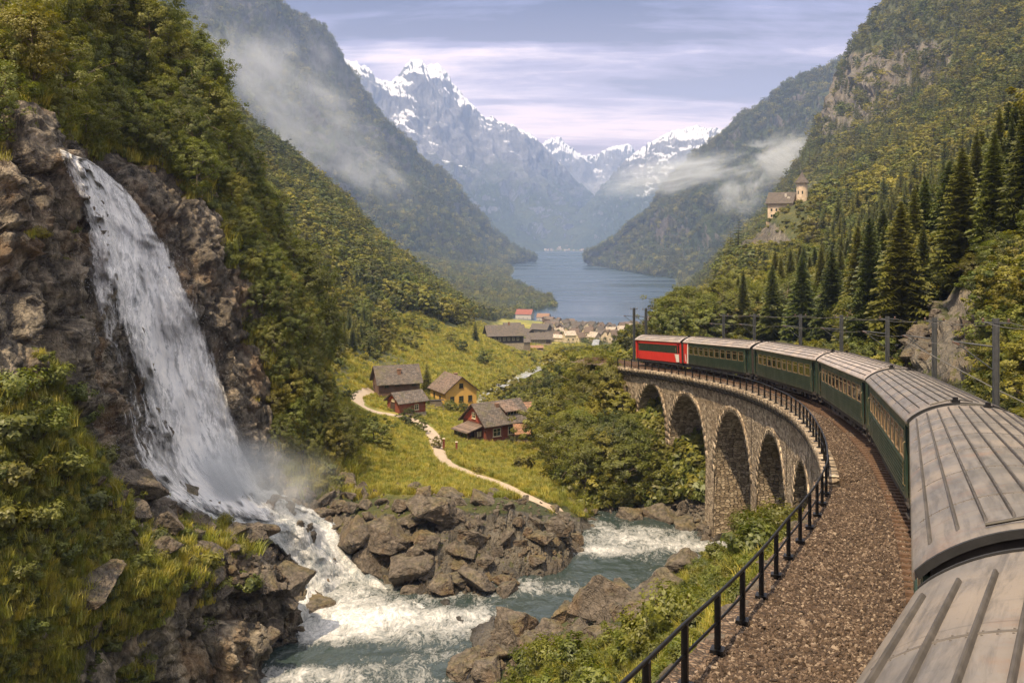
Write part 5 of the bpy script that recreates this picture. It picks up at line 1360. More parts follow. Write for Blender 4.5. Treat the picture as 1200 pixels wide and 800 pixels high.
    # doors
    for e in (-1, 1):
        for sy in (1, -1):
            db = MB(); xa, xb = sorted((e * (H - 0.31), e * (H - 1.19))); y1, y2 = sorted((sy * (W_ - 0.16), sy * (W_ - 0.11)))
            db.box(xa, xb, y1, y2, zb, zl); db.box(xa, xa + 0.13, y1, y2, zl, 2.82); db.box(xb - 0.13, xb, y1, y2, zl, 2.82); db.box(xa + .13, xb - .13, y1, y2, 2.62, 2.82)
            dr = db.build('door', dk if not red else M['red_paint'], root)
            gb = MB(); gb.box(xa + .13, xb - .13, *sorted((sy * (W_ - 0.14), sy * (W_ - 0.13))), zl, 2.62); gb.build('pane', M['dark_glass'], dr)
            if sy == 1 and fine:
                hb = MB()
                for x in ((xb + 0.04) if e < 0 else (xa - 0.04),):
                    hb.tube([(x, sy * (W_ + 0.0), 1.15), (x, sy * (W_ + 0.06), 1.2), (x, sy * (W_ + 0.06), 2.3), (x, sy * (W_ + 0.0), 2.35)], 0.012, 6)
                hb.build('handrail', M['brass'], dr)
                sb = MB()
                for z in (0.42, 0.70): sb.box(xa, xb, W_ - 0.32, W_ + 0.02, z, z + 0.035)
                sb.box(xa, xa + 0.04, W_ - 0.3, W_ - 0.02, 0.42, 0.85); sb.box(xb - 0.04, xb, W_ - 0.3, W_ - 0.02, 0.42, 0.85)
                sb.build('step', M['under'], root)
    if livery_end:
        st = MB(); xe = H; y1, y2 = W_ + 0.016, W_ + 0.026
        st.box(xe - 1.5, xe - 0.01, y1, y2, zb, 2.93, 0)
        st.add([(xe - 1.5, y2 + 0.002, zb), (xe - 1.0, y2 + 0.002, zb), (xe - 1.35, y2 + 0.002, 2.9), (xe - 1.6, y2 + 0.002, 2.9)], [(0, 1, 2, 3)], 1)
        st.add([(xe - .85, y2 + 0.003, zb + .2), (xe - .6, y2 + 0.003, zb + .2), (xe - .45, y2 + 0.003, zl), (xe - .6, y2 + 0.003, zl)], [(0, 1, 2, 3)], 1)
        o = st.build('red_end_panel', [M['red_paint'], M['white_paint']], root); o['label'] = 'bright red end panel with white slanted stripes'
    # gangway bellows between the coaches
    gb = MB()
    for k in range(10):
        x = H + 0.03 + k * 0.075; w = 0.56 + (0.03 if k % 2 else 0)
        gb.box(x, x + 0.05, -w, w, zb + 0.1, 2.9 + (0.03 if k % 2 else 0))
    if not red: gb.build('gangway_bellows', M['rubber'], root)
    else:
        gb = MB(); gb.box(H - 0.02, H + 0.25, -1.2, 1.2, 0.9, 1.7); gb.box(H, H + .1, -1.1, 1.1, 1.75, 2.7, 1); gb.build('cab_front', [M['under'], M['dark_glass']], root)
        nb_ = MB(); nb_.box(H, H + 0.3, -1.3, -1.05, 2.2, 2.45); nb_.build('headlight', M['white_paint'], root)
    for e in (-1, 1):
        bb = MB()
        for y in (-0.87, 0.87):
            bb.tube([(e * H, y, 1.0), (e * (H + 0.16), y, 1.0)], 0.075, 10); bb.tube([(e * (H + 0.16), y, 1.0), (e * (H + 0.20), y, 1.0)], 0.19, 14)
        bb.build('buffer', M['under'], root)
    # underframe
    ub = MB()
    for sy in (-1, 1): ub.box(-H + 0.05, H - 0.05, *sorted((sy * 1.22, sy * 1.34)), 0.62, 0.82)
    ub.box(-H + .05, H - .05, -0.5, 0.5, 0.6, 0.8)
    rs = random.Random(idx)
    x = -H + 4.6
    while x < H - 5.2:
        w = rs.uniform(0.5, 1.5)
        for sy in (-1, 1):
            if rs.random() > 0.3: ub.box(x, x + w, *sorted((sy * 0.75, sy * 1.22)), 0.30 + rs.uniform(0, .1), 0.62)
        x += w + rs.uniform(0.3, 1.0)
    for sy in (-1, 1): ub.tube([(-H + 4, sy * 1.2, 0.66), (-H + 6, sy * 1.2, 0.34), (H - 6, sy * 1.2, 0.34), (H - 4, sy * 1.2, 0.66)], 0.03, 6)
    ub.build('underframe', M['under'], root)
    for e in (-1, 1):
        fb = MB(); xc = e * (H - 2.7)
        for sy in (-1, 1):
            fb.prism([(xc - 1.5, 0.5), (xc - 1.3, 0.62), (xc + 1.3, 0.62), (xc + 1.5, 0.5), (xc + 1.5, 0.4), (xc + 0.6, 0.4), (xc + 0.4, 0.26), (xc - 0.4, 0.26), (xc - 0.6, 0.4), (xc - 1.5, 0.4)], 'y', *sorted((sy * 0.95, sy * 1.05)))
            for wx in (-1.0, 1.0): fb.box(xc + wx - 0.14, xc + wx + 0.14, *sorted((sy * 0.98, sy * 1.2)), 0.3, 0.56)
            fb.tube([(xc, sy * 1.1, 0.3), (xc, sy * 1.1, 0.6)], 0.11, 8)
        fb.box(xc - 0.3, xc + 0.3, -0.95, 0.95, 0.35, 0.6)
        bg = fb.build('bogie', M['under'], root)
        for wx in (-1.0, 1.0):
            for sy in (-1, 1):
                wb = MB(); wb.tube([(xc + wx, sy * 0.69, 0.42), (xc + wx, sy * 0.79, 0.42)], 0.42, 24); wb.tube([(xc + wx, sy * 0.66, 0.42), (xc + wx, sy * 0.69, 0.42)], 0.45, 24)
                wb.tube([(xc + wx, sy * 0.79, 0.42), (xc + wx, sy * 0.82, 0.42)], 0.13, 12)
                wb.build('wheel', M['wheel'], bg)
    return root
J = JS
carriage(J[0] - 19.4, J[0] - 0.1, 'nearest coach, seen from right above, its ribbed grey roof filling the lower right corner', idx=1)
carriage(J[0] + 0.1, J[1], 'second nearest coach, its wide ribbed roof beginning beyond the dark gap', idx=2)
carriage(J[1], J[2], 'third coach, on the bend, its window row seen very steeply beside the track', idx=3)
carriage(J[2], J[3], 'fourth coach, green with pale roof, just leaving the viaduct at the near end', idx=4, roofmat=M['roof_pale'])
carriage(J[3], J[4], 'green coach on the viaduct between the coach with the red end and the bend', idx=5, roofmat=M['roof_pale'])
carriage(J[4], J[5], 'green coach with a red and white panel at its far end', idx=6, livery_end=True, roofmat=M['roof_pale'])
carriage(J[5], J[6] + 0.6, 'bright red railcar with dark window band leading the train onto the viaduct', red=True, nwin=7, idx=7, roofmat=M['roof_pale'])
# red tail lamp on the end of the fourth coach
# ---------------------------------------------------------------- masts and wires
M['mast'] = varied('mast_steel', (0.085, 0.092, 0.10), 0.25, 3, 0.6, 0.15, 0.01, 0.4)
M['insul'] = varied('insulator', (0.12, 0.07, 0.05), 0.3, 5, 0.3)
M['wire'] = varied('wire', (0.20, 0.19, 0.17), 0.1, 5, 0.5, metal=0.5)
def mast(s, label, H=5.9, arm=True, w=0.125):
    P = trk(s, 2.95, -0.5); d = trk(s + .4) - trk(s - .4); rz = math.atan2(d[1], d[0])
    root = empty('catenary_mast', tuple(P), rz, label, 'mast', 'line side masts')
    b = MB()
    b.box(-w, w, -w, -w + 0.02, 0, H + .5); b.box(-w, w, w - 0.02, w, 0, H + .5); b.box(-0.012, 0.012, -w + 0.02, w - 0.02, 0, H + .5); b.box(-w - 0.1, w + .1, -w - .1, w + .1, -0.4, 0.25)
    b.build('pole', M['mast'], root)
    if arm:
        a = MB(); a.tube([(0, w, H - 0.6), (0, 1.5, H - 0.45)], 0.035, 8); a.tube([(0, w, H - 1.5), (0, 1.4, H - 0.5)], 0.025, 8); a.box(-.03, .03, -.5, .5, H + .30, H + .36)
        a.build('bracket_arm', M['mast'], root)
        i = MB()
        for y, z in ((0.45, H + .36), (-0.45, H + .36)):
            i.tube([(0, y, z), (0, y, z + .05), (0, y, z + .05), (0, y, z + .1), (0, y, z + .14)], [0.05, 0.05, 0.03, 0.055, 0.02], 8)
        i.tube([(0, 1.3, H - .56), (0, 1.42, H - .50), (0, 1.55, H - 0.46)], [0.05, 0.05, 0.03], 8)
        i.build('insulator', M['insul'], root)
    return root
mpx = [(1167, 24, 45, 'nearest steel mast, thick and grey, against the shrubs at the right edge'), (1095, 38, 60, 'second mast from the right edge, in front of the bare rock slope'), (1040, 50, 75, 'third mast from the right edge, rising above the bend of the train'),
       (986, 60, 88, 'fourth mast from the right edge, before the yellow green trees'), (938, 72, 100, 'fifth mast from the right edge, behind a green coach'), (884, 82, 112, 'thin mast behind the joint of two green coaches'),
       (848, 90, 125, 'pale mast behind the green coach with the red end')]
MS_ = []
for px, lo, hi, lab in mpx:
    s = s_at_px(px, 2.95, lo - 4, hi); MS_.append(s); mast(s, lab, w=0.11)
for px, lab in ((757, 'pale mast standing behind the roof of the red railcar'), (743, 'leftmost mast, beyond the far end of the red railcar')):
    s = s_at_px(px, 2.95, 112, 160); MS_.append(s); mast(s, lab, 6.6)
def wires():
    ss = sorted(MS_)[:7]
    first = ss[0] - 16
    nodes = [first] + ss
    for (off, h, lab, nm) in ((2.5, 5.76, 'upper feeder wire strung along the mast tops', 'feeder_wire'), (3.4, 5.76, 'outer feeder wire on the hill side of the mast tops', 'feeder_wire'), (1.45, 4.94, 'lower wire hanging from the bracket arms beside the coach roofs', 'contact_wire')):
        pts = []
        for a, b_ in zip(nodes[:-1], nodes[1:]):
            A, B = trk(a, off, h), trk(b_, off, h)
            for k in range(12):
                t = k / 12.0; P = A * (1 - t) + B * t; P[2] -= 0.25 * 4 * t * (1 - t) * (b_ - a) / 16; pts.append(tuple(P))
        pts.append(tuple(trk(nodes[-1], off, h)))
        if nm == 'contact_wire': pts = pts[12:]
        mb_ = MB(); mb_.tube(pts, 0.011, 5); tag(mb_.build(nm, M['wire']), lab, 'wire', 'wires of the line')
    A = trk(ss[0], 2.95, 5.2)
    b_ = MB(); b_.tube([tuple(trk(ss[1], 1.6, 4.6)), tuple((trk(ss[1], 1.6, 4.6) + trk(ss[0] - 3, 6.2, 1.5)) / 2 + np.array([0, 0, -.1])), tuple(trk(ss[0] - 3, 6.2, 1.5))], 0.022, 6)
    tag(b_.build('stay_wire', M['wire']), 'pale stay wire slanting down to the right past the nearest mast', 'wire')
wires()
# ---------------------------------------------------------------- trees and plants
def leaves_mesh(centres, radii, per, size, rs, aspect=1.7, up=0.4, droop=0.0, squash=0.8):
    """leaf-sized bent quads spread through puffs; returns V, F"""
    n = len(centres) * per
    c = np.repeat(centres, per, 0); r = np.repeat(radii, per)
    d = rs.normal(size=(n, 3)); d /= np.linalg.norm(d, axis=1, keepdims=True)
    rad = r * rs.uniform(0.35, 1.0, n) ** 0.6
    P = c + d * rad[:, None] * np.array([1, 1, squash])
    cc = c - centres.mean(0); cc /= np.linalg.norm(cc, axis=1, keepdims=True) + 1e-6
    nrm = d * 0.55 + cc * 0.75 + rs.normal(size=(n, 3)) * 0.30 + np.array([0, 0, up]); nrm /= np.linalg.norm(nrm, axis=1, keepdims=True)
    t = np.cross(nrm, rs.normal(size=(n, 3))); t /= np.linalg.norm(t, axis=1, keepdims=True); b = np.cross(nrm, t)
    s = (size * rs.uniform(0.6, 1.35, n))[:, None]
    V = np.stack([P - t * s * aspect / 2, P - b * s * 0.5 + nrm * s * 0.12, P + t * s * aspect / 2, P + b * s * 0.5 + nrm * s * 0.12], 1)
    V[..., 2] -= droop * s
    return V.reshape(-1, 3), np.arange(n * 4).reshape(n, 4)

def tube_np(pts, rad, n=6):
    pts = np.asarray(pts, float); rad = np.asarray(rad, float)
    d = np.gradient(pts, axis=0); d /= np.linalg.norm(d, axis=1, keepdims=True) + 1e-9
    u = np.cross(d, [0.13, 0.21, 1.0]); l = np.linalg.norm(u, axis=1, keepdims=True); u = np.where(l < 1e-3, [[1, 0, 0]], u / (l + 1e-9)); w = np.cross(u, d)
    a = np.arange(n) * 2 * np.pi / n
    V = pts[:, None] + (u[:, None] * np.cos(a)[None, :, None] + w[:, None] * np.sin(a)[None, :, None]) * rad[:, None, None]
    i = np.arange(len(pts) - 1)[:, None] * n; j = np.arange(n)[None]; j2 = (j + 1) % n
    return V.reshape(-1, 3), np.stack([i + j, i + j2, i + n + j2, i + n + j], -1).reshape(-1, 4)
class Acc:
    def __init__(s): s.V = []; s.F = []; s.n = 0
    def add(s, V, F_): s.V.append(V); s.F.append(F_ + s.n); s.n += len(V)
    def mesh(s, name, m):
        me = np_mesh(name, np.concatenate(s.V), np.concatenate(s.F)); me.materials.append(m); return me

def broadleaf(seed, puffs=70, per=70, leaf=0.022, slim=0.34, base=0.16, wood=True, leafmat='leaf', barkmat='bark', lean=0.0):
    """a tree of unit height: returns (trunk mesh, crown mesh)"""
    rs = np.random.RandomState(seed); A = Acc(); C = []; Rr = []
    top = np.array([rs.uniform(-.05, .05) + lean, rs.uniform(-.05, .05), 0.86])
    tp = np.array([[0, 0, -0.04], [rs.uniform(-.012, .012), rs.uniform(-.012, .012), 0.25], [top[0] * .45 + rs.uniform(-.02, .02), top[1] * .5, 0.52], top])
    tp = crom(tp, np.linspace(0, 3, 12))
    A.add(*tube_np(tp, np.interp(np.linspace(0, 1, 12), [0, .1, 1], [0.026, 0.018, 0.003]), 7))
    nl = 11
    for k in range(nl):
        h = base + 0.02 + (0.86 - base) * (k / nl) ** 0.9 * 0.85; i = np.interp(h, tp[:, 2], np.arange(12)); p0 = crom(tp, np.array([min(i, 10.9)]))[0]
        a = k * 2.4 + rs.uniform(-.5, .5)
        prof = slim * (0.45 + 0.65 * math.sin(math.pi * min(1, max(0.05, (h - base + 0.12) / (1.02 - base)))))
        ln = prof * rs.uniform(0.6, 1.05); rise = rs.uniform(0.25, 0.75) * ln * (1.2 if h < .5 else 0.8)
        p2 = p0 + np.array([math.cos(a) * ln, math.sin(a) * ln, rise]); pm = (p0 + p2) / 2 + np.array([0, 0, -0.01 + rs.uniform(-.02, .03)])
        br = crom(np.array([p0, pm, p2]), np.linspace(0, 2, 6)); A.add(*tube_np(br, np.linspace(0.008, 0.001, 6) * (1.1 - h * .6), 5))
        for q in range(3):
            st = br[rs.randint(2, 5)]; e = st + rs.normal(size=3) * ln * np.array([.38, .38, .28]) + np.array([0, 0, .03])
            A.add(*tube_np(np.array([st, (st + e) / 2 + [0, 0, .01], e]), [0.004, 0.003, 0.001], 4)); C.append(e); Rr.append(rs.uniform(0.045, 0.085))
        C.append(p2); Rr.append(rs.uniform(0.05, 0.10))
    while len(C) < puffs:
        h = rs.uniform(base + 0.06, 1.0) ; prof = slim * (0.35 + 0.75 * math.sin(math.pi * min(1, max(0.08, (h - base + 0.10) / (1.08 - base)))) ** 0.8)
        a = rs.uniform(0, 6.283); r = prof * rs.uniform(0.35, 1.0) ** 0.5 * (0.8 + 0.3 * math.sin(a * 2 + seed) + 0.12 * math.sin(a * 5 + h * 9))
        C.append(np.array([math.cos(a) * r + lean * h, math.sin(a) * r, h - 0.04])); Rr.append(rs.uniform(0.035, 0.085))
    V, Fc = leaves_mesh(np.array(C), np.array(Rr) * (1.0 if puffs > 40 else 1.5), per, leaf, rs)
    cm = np_mesh('crown', V, Fc); cm.materials.append(M[leafmat])
    return A.mesh('trunk', M[barkmat]), cm

def conifer(seed, levels=30, nb=9, seg=6, slim=0.17, base=0.10, matn='needle'):
    rs = np.random.RandomState(seed); A = Acc()
    tp = np.array([[0, 0, -0.03], [0, 0, 0.5], [0, 0, 1.0]]); A.add(*tube_np(crom(tp, np.linspace(0, 2, 8)), np.linspace(0.014, 0.001, 8), 6))
    Vs = []; Fs = []; n0 = 0
    for k in range(levels):
        f = k / (levels - 1.0); h = base + (0.985 - base) * f; ln0 = slim * (1 - f) ** 0.82 + 0.012
        if f < 0.12: ln0 *= 0.55 + 3.5 * f
        for j in range(nb):
            a = j * 6.283 / nb + k * 1.3 + rs.uniform(-.3, .3); ln = ln0 * rs.uniform(0.65, 1.15); dr = -0.42 * ln * rs.uniform(0.5, 1.3) * (1 - 0.9 * f)
            d = np.array([math.cos(a), math.sin(a), 0]); s = np.array([-d[1], d[0], 0])
            hh = h + rs.uniform(-.008, .008)
            if k % 3 == 0 and f < 0.85: A.add(*tube_np(np.array([[0, 0, hh], [d[0] * ln * .8, d[1] * ln * .8, hh + dr * .7]]), [0.003, 0.0008], 3))
            for q in range(seg):
                t0 = (q + 0.15) / seg; c = d * ln * t0 + np.array([0, 0, hh + dr * t0 ** 1.4])
                w = 0.30 * ln * (1 - t0 * 0.55) + 0.006; L = ln * 1.5 / seg
                for sg in (-1, 1):
                    tip = c + s * sg * w * rs.uniform(.7, 1.2) + d * L * rs.uniform(.6, 1.2) + np.array([0, 0, -w * rs.uniform(0.25, 0.9)])
                    b1 = c + d * L * 0.55 + np.array([0, 0, rs.uniform(-.002, .004)]); b0 = c - d * L * 0.25
                    mid = (c + tip) / 2 + np.array([0, 0, -w * .15]) - d * L * .2
                    Vs += [b0, mid, tip, b1]; Fs.append((n0, n0 + 1, n0 + 2, n0 + 3)); n0 += 4
    cm = np_mesh('crown', np.array(Vs), np.array(Fs)); cm.materials.append(M[matn])
    return A.mesh('trunk', M['bark']), cm

def join_np(ms, name):
    """one mesh from several, for the far trees"""
    V = []; Fc = []; mi = []; mats_ = []; n = 0
    for me in ms:
        v = np.empty(len(me.vertices) * 3, np.float32); me.vertices.foreach_get('co', v); v = v.reshape(-1, 3)
        f = np.empty(len(me.loops), np.int32); me.loops.foreach_get('vertex_index', f); f = f.reshape(-1, 4)
        V.append(v); Fc.append(f + n); n += len(v); mi += [len(mats_)] * len(f); mats_.append(me.materials[0])
    me = np_mesh(name, np.concatenate(V), np.concatenate(Fc), False, mi)
    for m in mats_: me.materials.append(m)
    return me

NB = [broadleaf(300 + i, 120, 95, 0.0135, 0.27 + 0.07 * (i % 3), 0.14, leafmat='leaf' if i % 3 else 'leaf_bright', barkmat='bark_pale' if i % 2 else 'bark', lean=0.05 * (i % 3 - 1)) for i in range(6)]
MBL = [broadleaf(340 + i, 72, 60, 0.025, 0.30 + 0.06 * (i % 3), 0.07, leafmat='leaf_bright' if i % 3 == 0 else 'leaf_far') for i in range(6)]
FBL = [join_np(broadleaf(380 + i, 64, 18, 0.045, 0.36 + 0.05 * (i % 3), 0.02, leafmat='leaf_far'), 'far_tree') for i in range(5)]
NCN = [conifer(420 + i, 46, 12, 7, 0.155 + 0.02 * (i % 2), 0.07) for i in range(3)]
MCN = [conifer(440 + i, 26, 8, 4, 0.165 + 0.02 * i, 0.05) for i in range(3)]
FCN = [join_np(conifer(460 + i, 13, 6, 2, 0.18 + 0.02 * i, 0.03), 'far_conifer') for i in range(3)]
def shrub_mesh(seed, stems=16, per=60, leaf=0.06, h=1.0, w=0.7, m='leaf_bright'):
    rs = np.random.RandomState(seed); A = Acc(); C = []; Rr = []
    for k in range(stems):
        a = rs.uniform(0, 6.28); l = rs.uniform(0.3, 1.0) * w; e = np.array([math.cos(a) * l, math.sin(a) * l, h * rs.uniform(.5, 1.0) * (1.05 - 0.35 * l)])
        A.add(*tube_np(np.array([[0, 0, -0.15], e * .5 + [0, 0, .12], e]), [0.02, 0.012, 0.003], 4)); C += [e, e * 0.75, e * 0.5 + [0, 0, .05]]; Rr += [rs.uniform(.14, .26)] * 3
    V, Fc = leaves_mesh(np.array(C), np.array(Rr), per // 3, leaf, rs, 2.0, 0.5)
    cm = np_mesh('foliage', V, Fc); cm.materials.append(M[m]); return A.mesh('stems', M['bark']), cm
SHR = [shrub_mesh(500 + i, 16, 120, 0.05 + 0.012 * (i % 3), m=('leaf_bright', 'leaf', 'leaf_bright')[i % 3]) for i in range(6)]
SHF = [join_np(shrub_mesh(520 + i, 12, 30, 0.14, 0.9, 0.8, 'leaf_far' if i % 2 else 'leaf_bright'), 'bush') for i in range(4)]
def grass_mesh(seed, n=46, h=0.55, spread=0.34, m='grass'):
    rs = np.random.RandomState(seed); V = []; Fc = []
    for k in range(n):
        a = rs.uniform(0, 6.28); r = spread * rs.uniform(0, 1) ** .6; p = np.array([math.cos(a) * r, math.sin(a) * r, -0.03]); hh = h * rs.uniform(.5, 1.15)
        b = rs.uniform(0, 6.28); d = np.array([math.cos(b), math.sin(b), 0]) * hh * rs.uniform(.15, .7); s = np.array([-math.sin(b), math.cos(b), 0]) * 0.014
        q = len(V); V += [p - s, p + s, p + d * .4 + [0, 0, hh * .65] + s * .8, p + d * .4 + [0, 0, hh * .65] - s * .8, p + d + [0, 0, hh * .9] + s * .1, p + d + [0, 0, hh * .9] - s * .1]
        Fc += [(q, q + 1, q + 2, q + 3), (q + 3, q + 2, q + 4, q + 5)]
    me = np_mesh('grass_tuft', np.array(V), np.array(Fc)); me.materials.append(M[m]); return me
GRS = [grass_mesh(560 + i, 60, 0.4 + .1 * i) for i in range(4)]

def put_tree(pair, pos, h, rz, label, group, cat='tree', name='broadleaf_tree', wid=1.0, parts=('trunk', 'crown')):
    o = bpy.data.objects.new(name, None); COL.objects.link(o); o.empty_display_size = 0.3
    o.location = pos; o.rotation_euler = (0, 0, rz); o.scale = (h * wid, h * wid, h)
    tag(o, label, cat, group)
    for me, nm in zip(pair, parts):
        c = bpy.data.objects.new(nm, me); COL.objects.link(c); c.parent = o
    return o
rt = random.Random(21)
def at_img(px, py, which=None, sink=0.0):
    h, n = hit(px, py, which)
    return (Vector((h.x, h.y, h.z - sink)) if h else None)

# --- trees over the cliff on the left: spread on the hill sheet by its own surface
def hill_trees():
    rs = np.random.RandomState(31); got = []
    vi = np.arange(NR); cand = []
    for _ in range(9000):
        i = rs.randint(int(NR * 0.655), int(NR * 0.93)); j = rs.randint(0, NC - 1)
        if pxS[i, j] < -25: continue
        P = S[i, j]; x, y = PX(P)
        if x < -25 or x > 420: continue
        if vegm[i, j] < 0.4: continue
        # leave the very lip of the cliff to bushes
        if i < NR * 0.745 and 60 < x < 200 and rs.uniform() < 0.75: continue
        hgt = rs.uniform(4.5, 8.5) * (1.25 if i > NR * 0.8 else 0.75)
        if x > 250: hgt *= 0.75
        if any((P[0] - g[0][0]) ** 2 + (P[1] - g[0][1]) ** 2 < (0.32 * (hgt + g[1]) / 2) ** 2 for g in got): continue
        got.append((P, hgt)); 
        if len(got) > 260: break
    # lower flank on the right of the cliff
    for _ in range(3000):
        i = rs.randint(int(NR * 0.38), int(NR * 0.70)); j = rs.randint(int(NC * 0.80), NC - 1); P = S[i, j]
        if vegm[i, j] < 0.5: continue
        hgt = rs.uniform(2.2, 5.0)
        if any((P[0] - g[0][0]) ** 2 + (P[1] - g[0][1]) ** 2 + (P[2] - g[0][2]) ** 2 < (0.42 * (hgt + g[1]) / 2) ** 2 for g in got): continue
        got.append((P, hgt))
        if len(got) > 330: break
    got.sort(key=lambda g: -g[1] / g[0][1])
    print('hill trees', len(got))
    for k, (P, hgt) in enumerate(got[:140]):
        x, y = PX(P)
        if x > 300: lab, grp = 'green tree on the lower right flank of the waterfall cliff', 'trees on the right flank of the cliff'
        elif x > 190: lab, grp = 'leafy tree on the ridge just right of the top of the waterfall', 'trees right of the waterfall top'
        elif x > 40: lab, grp = 'leafy tree on the slope above the top of the waterfall', 'trees above the waterfall'
        else: lab, grp = 'leafy tree in the upper left corner above the cliff', 'trees in the upper left corner'
        put_tree(NB[rs.randint(0, 6)], tuple(P - np.array([0, 0, 0.2])), hgt, rs.uniform(0, 6.28), lab, grp, wid=rs.uniform(0.9, 1.25))
    rest = got[140:]
    if rest:
        src = [join_np(p, 'small_tree') for p in NB[:3]]
        scatter('small_trees', [tuple(g[0]) for g in rest], [(0, 0, rs.uniform(0, 6.28)) for _ in rest], [g[1] for g in rest], src, [rs.randint(0, 3) for _ in rest], 'small trees filling the slope above the waterfall', 'trees')
hill_trees()

# --- bushes, grasses on the left bank
def left_cover():
    rs = np.random.RandomState(41)
    fi, fj = np.where((vegm > 0.42) & (pxS > -180) & (pyS > -60) & (pyS < 900))
    Sx, Sy = PX(S[fi, fj])
    k = rs.choice(len(fi), 12000); P = S[fi[k], fj[k]] + rs.normal(0, 0.12, (len(k), 3)) * np.array([1, 1, 0])
    low = (pyS[fi[k], fj[k]] > 400)
    keep = low | (rs.uniform(size=len(k)) < 0.9); P = P[keep]; n = len(P)
    tl = rs.uniform(-.25, .25, (n, 2))
    scatter('grass', P, np.stack([tl[:, 0], tl[:, 1], rs.uniform(0, 6.28, n)], 1), rs.uniform(0.6, 1.5, n) * np.clip(P[:, 1] / 60, .7, 1.6), GRS, rs.randint(0, 4, n), 'golden green grasses covering the slopes beside the waterfall', 'grass')
    k = rs.choice(len(fi), 5200); P = S[fi[k], fj[k]]; x, y = PX(P); n = len(P)
    dens = np.where(y > 420, np.where((x < 150) & (y < 660), 1.0, 0.25), 0.75); q = rs.uniform(size=n) < dens; P = P[q]; n = len(P)
    scatter('undergrowth', P - np.array([0, 0, .1]), np.stack([rs.uniform(-.3, .3, n), rs.uniform(-.3, .3, n), rs.uniform(0, 6.28, n)], 1), rs.uniform(0.35, 0.95, n) * np.clip(P[:, 1] / 60, .8, 1.5), [join_np(s_, 'low_bush') for s_ in SHR[:4]], rs.randint(0, 4, n), 'low leafy undergrowth on the slopes around the waterfall', 'undergrowth')
    # single bushes one can tell apart in the foreground
    c = 0
    for (px, py, h) in ((20,470,1.9),(60,452,1.5),(10,520,1.8),(48,505,1.7),(95,500,1.6),(25,570,1.7),(75,560,1.8),(120,545,1.4),(8,620,1.5),(55,615,1.6),(105,600,1.6),(150,590,1.2),(130,640,1.1),(185,640,1.3),(240,668,1.3),(262,690,1.1),(215,690,0.9),(290,690,1.3),(20,680,1.1),(75,655,1.1),(160,665,1.0),(240,735,0.8),(180,720,0.7),(35,740,0.9),(5,780,0.9),(90,470,1.3)):
        P = at_img(px, py, BL, 0.2)
        if P is None: continue
        lab, grp = ('dense green bush beside the lower left edge below the dark cliff', 'bushes below the left cliff') if px < 150 and py < 640 else ('rounded yellow green bush on the grassy bank above the boulders', 'bushes on the left bank')
        put_tree(SHR[c % 6], P, h * 1.0, rt.uniform(0, 6.28), lab, grp, 'bush', 'bush', 1.15, ('stems', 'foliage')); c += 1
left_cover()

# --- right bank below the railing
def right_bank():
    rs = np.random.RandomState(51); pts = []; poly = [(610,805),(650,782),(700,762),(745,752),(800,738),(838,708),(864,668),(880,605),(905,590),(935,612),(905,640),(880,665),(830,715),(760,770),(712,800),(700,840),(590,860)]
    for _ in range(60000):
        Y = rs.uniform(16, 66); x = rs.uniform(-6, 18); px = HX + F * x / Y
        g = down(x, Y, BV)
        if g is None: continue
        py = HY - F * g.z / Y
        if not inpoly(np.array([px]), np.array([py]), poly)[0]: continue
        d = np.min(np.hypot(_tp[:, 0] - x, _tp[:, 1] - Y))
        if d < 3.6: continue
        pts.append((x, Y, g.z - 0.05))
        if len(pts) > 4200: break
    P = np.array(pts); n = len(P); print('right bank', n)
    m = n * 2 // 3
    scatter('grass', P[:m], np.stack([rs.uniform(-.3, .3, m), rs.uniform(-.3, .3, m), rs.uniform(0, 6.28, m)], 1), rs.uniform(0.5, 1.2, m), GRS, rs.randint(0, 4, m), 'yellow green grasses on the bank below the railing', 'grass')
    q = P[m:]; k = len(q)
    scatter('undergrowth', q, np.stack([rs.uniform(-.3, .3, k), rs.uniform(-.3, .3, k), rs.uniform(0, 6.28, k)], 1), rs.uniform(0.3, 0.75, k), [join_np(s_, 'low_bush') for s_ in SHR[:4]], rs.randint(0, 4, k), 'low leafy growth on the bank below the railing', 'undergrowth')
    sp_ = P[rs.choice(n, 260)]; got = []
    for p in sp_:
        if all(np.hypot(p[0] - g[0], p[1] - g[1]) > 1.15 for g in got): got.append(p)
    got = got[:90]
    for p in got:
        x, y = PX(p)
        lab, grp = ('leafy yellow green shrub on the bank between the railing and the river', 'shrubs below the railing') if x < 800 else ('bright leafy shrub growing before the feet of the viaduct piers', 'shrubs before the viaduct piers')
        put_tree(SHR[rs.randint(0, 6)], tuple(p), (rs.uniform(1.0, 1.9) if x > 880 or y > 690 else rs.uniform(.6, .9)) if p[1] > 28 else rs.uniform(.7, 1.1), rs.uniform(0, 6.28), lab, grp, 'shrub', 'shrub', 1.0, ('stems', 'foliage'))
right_bank()

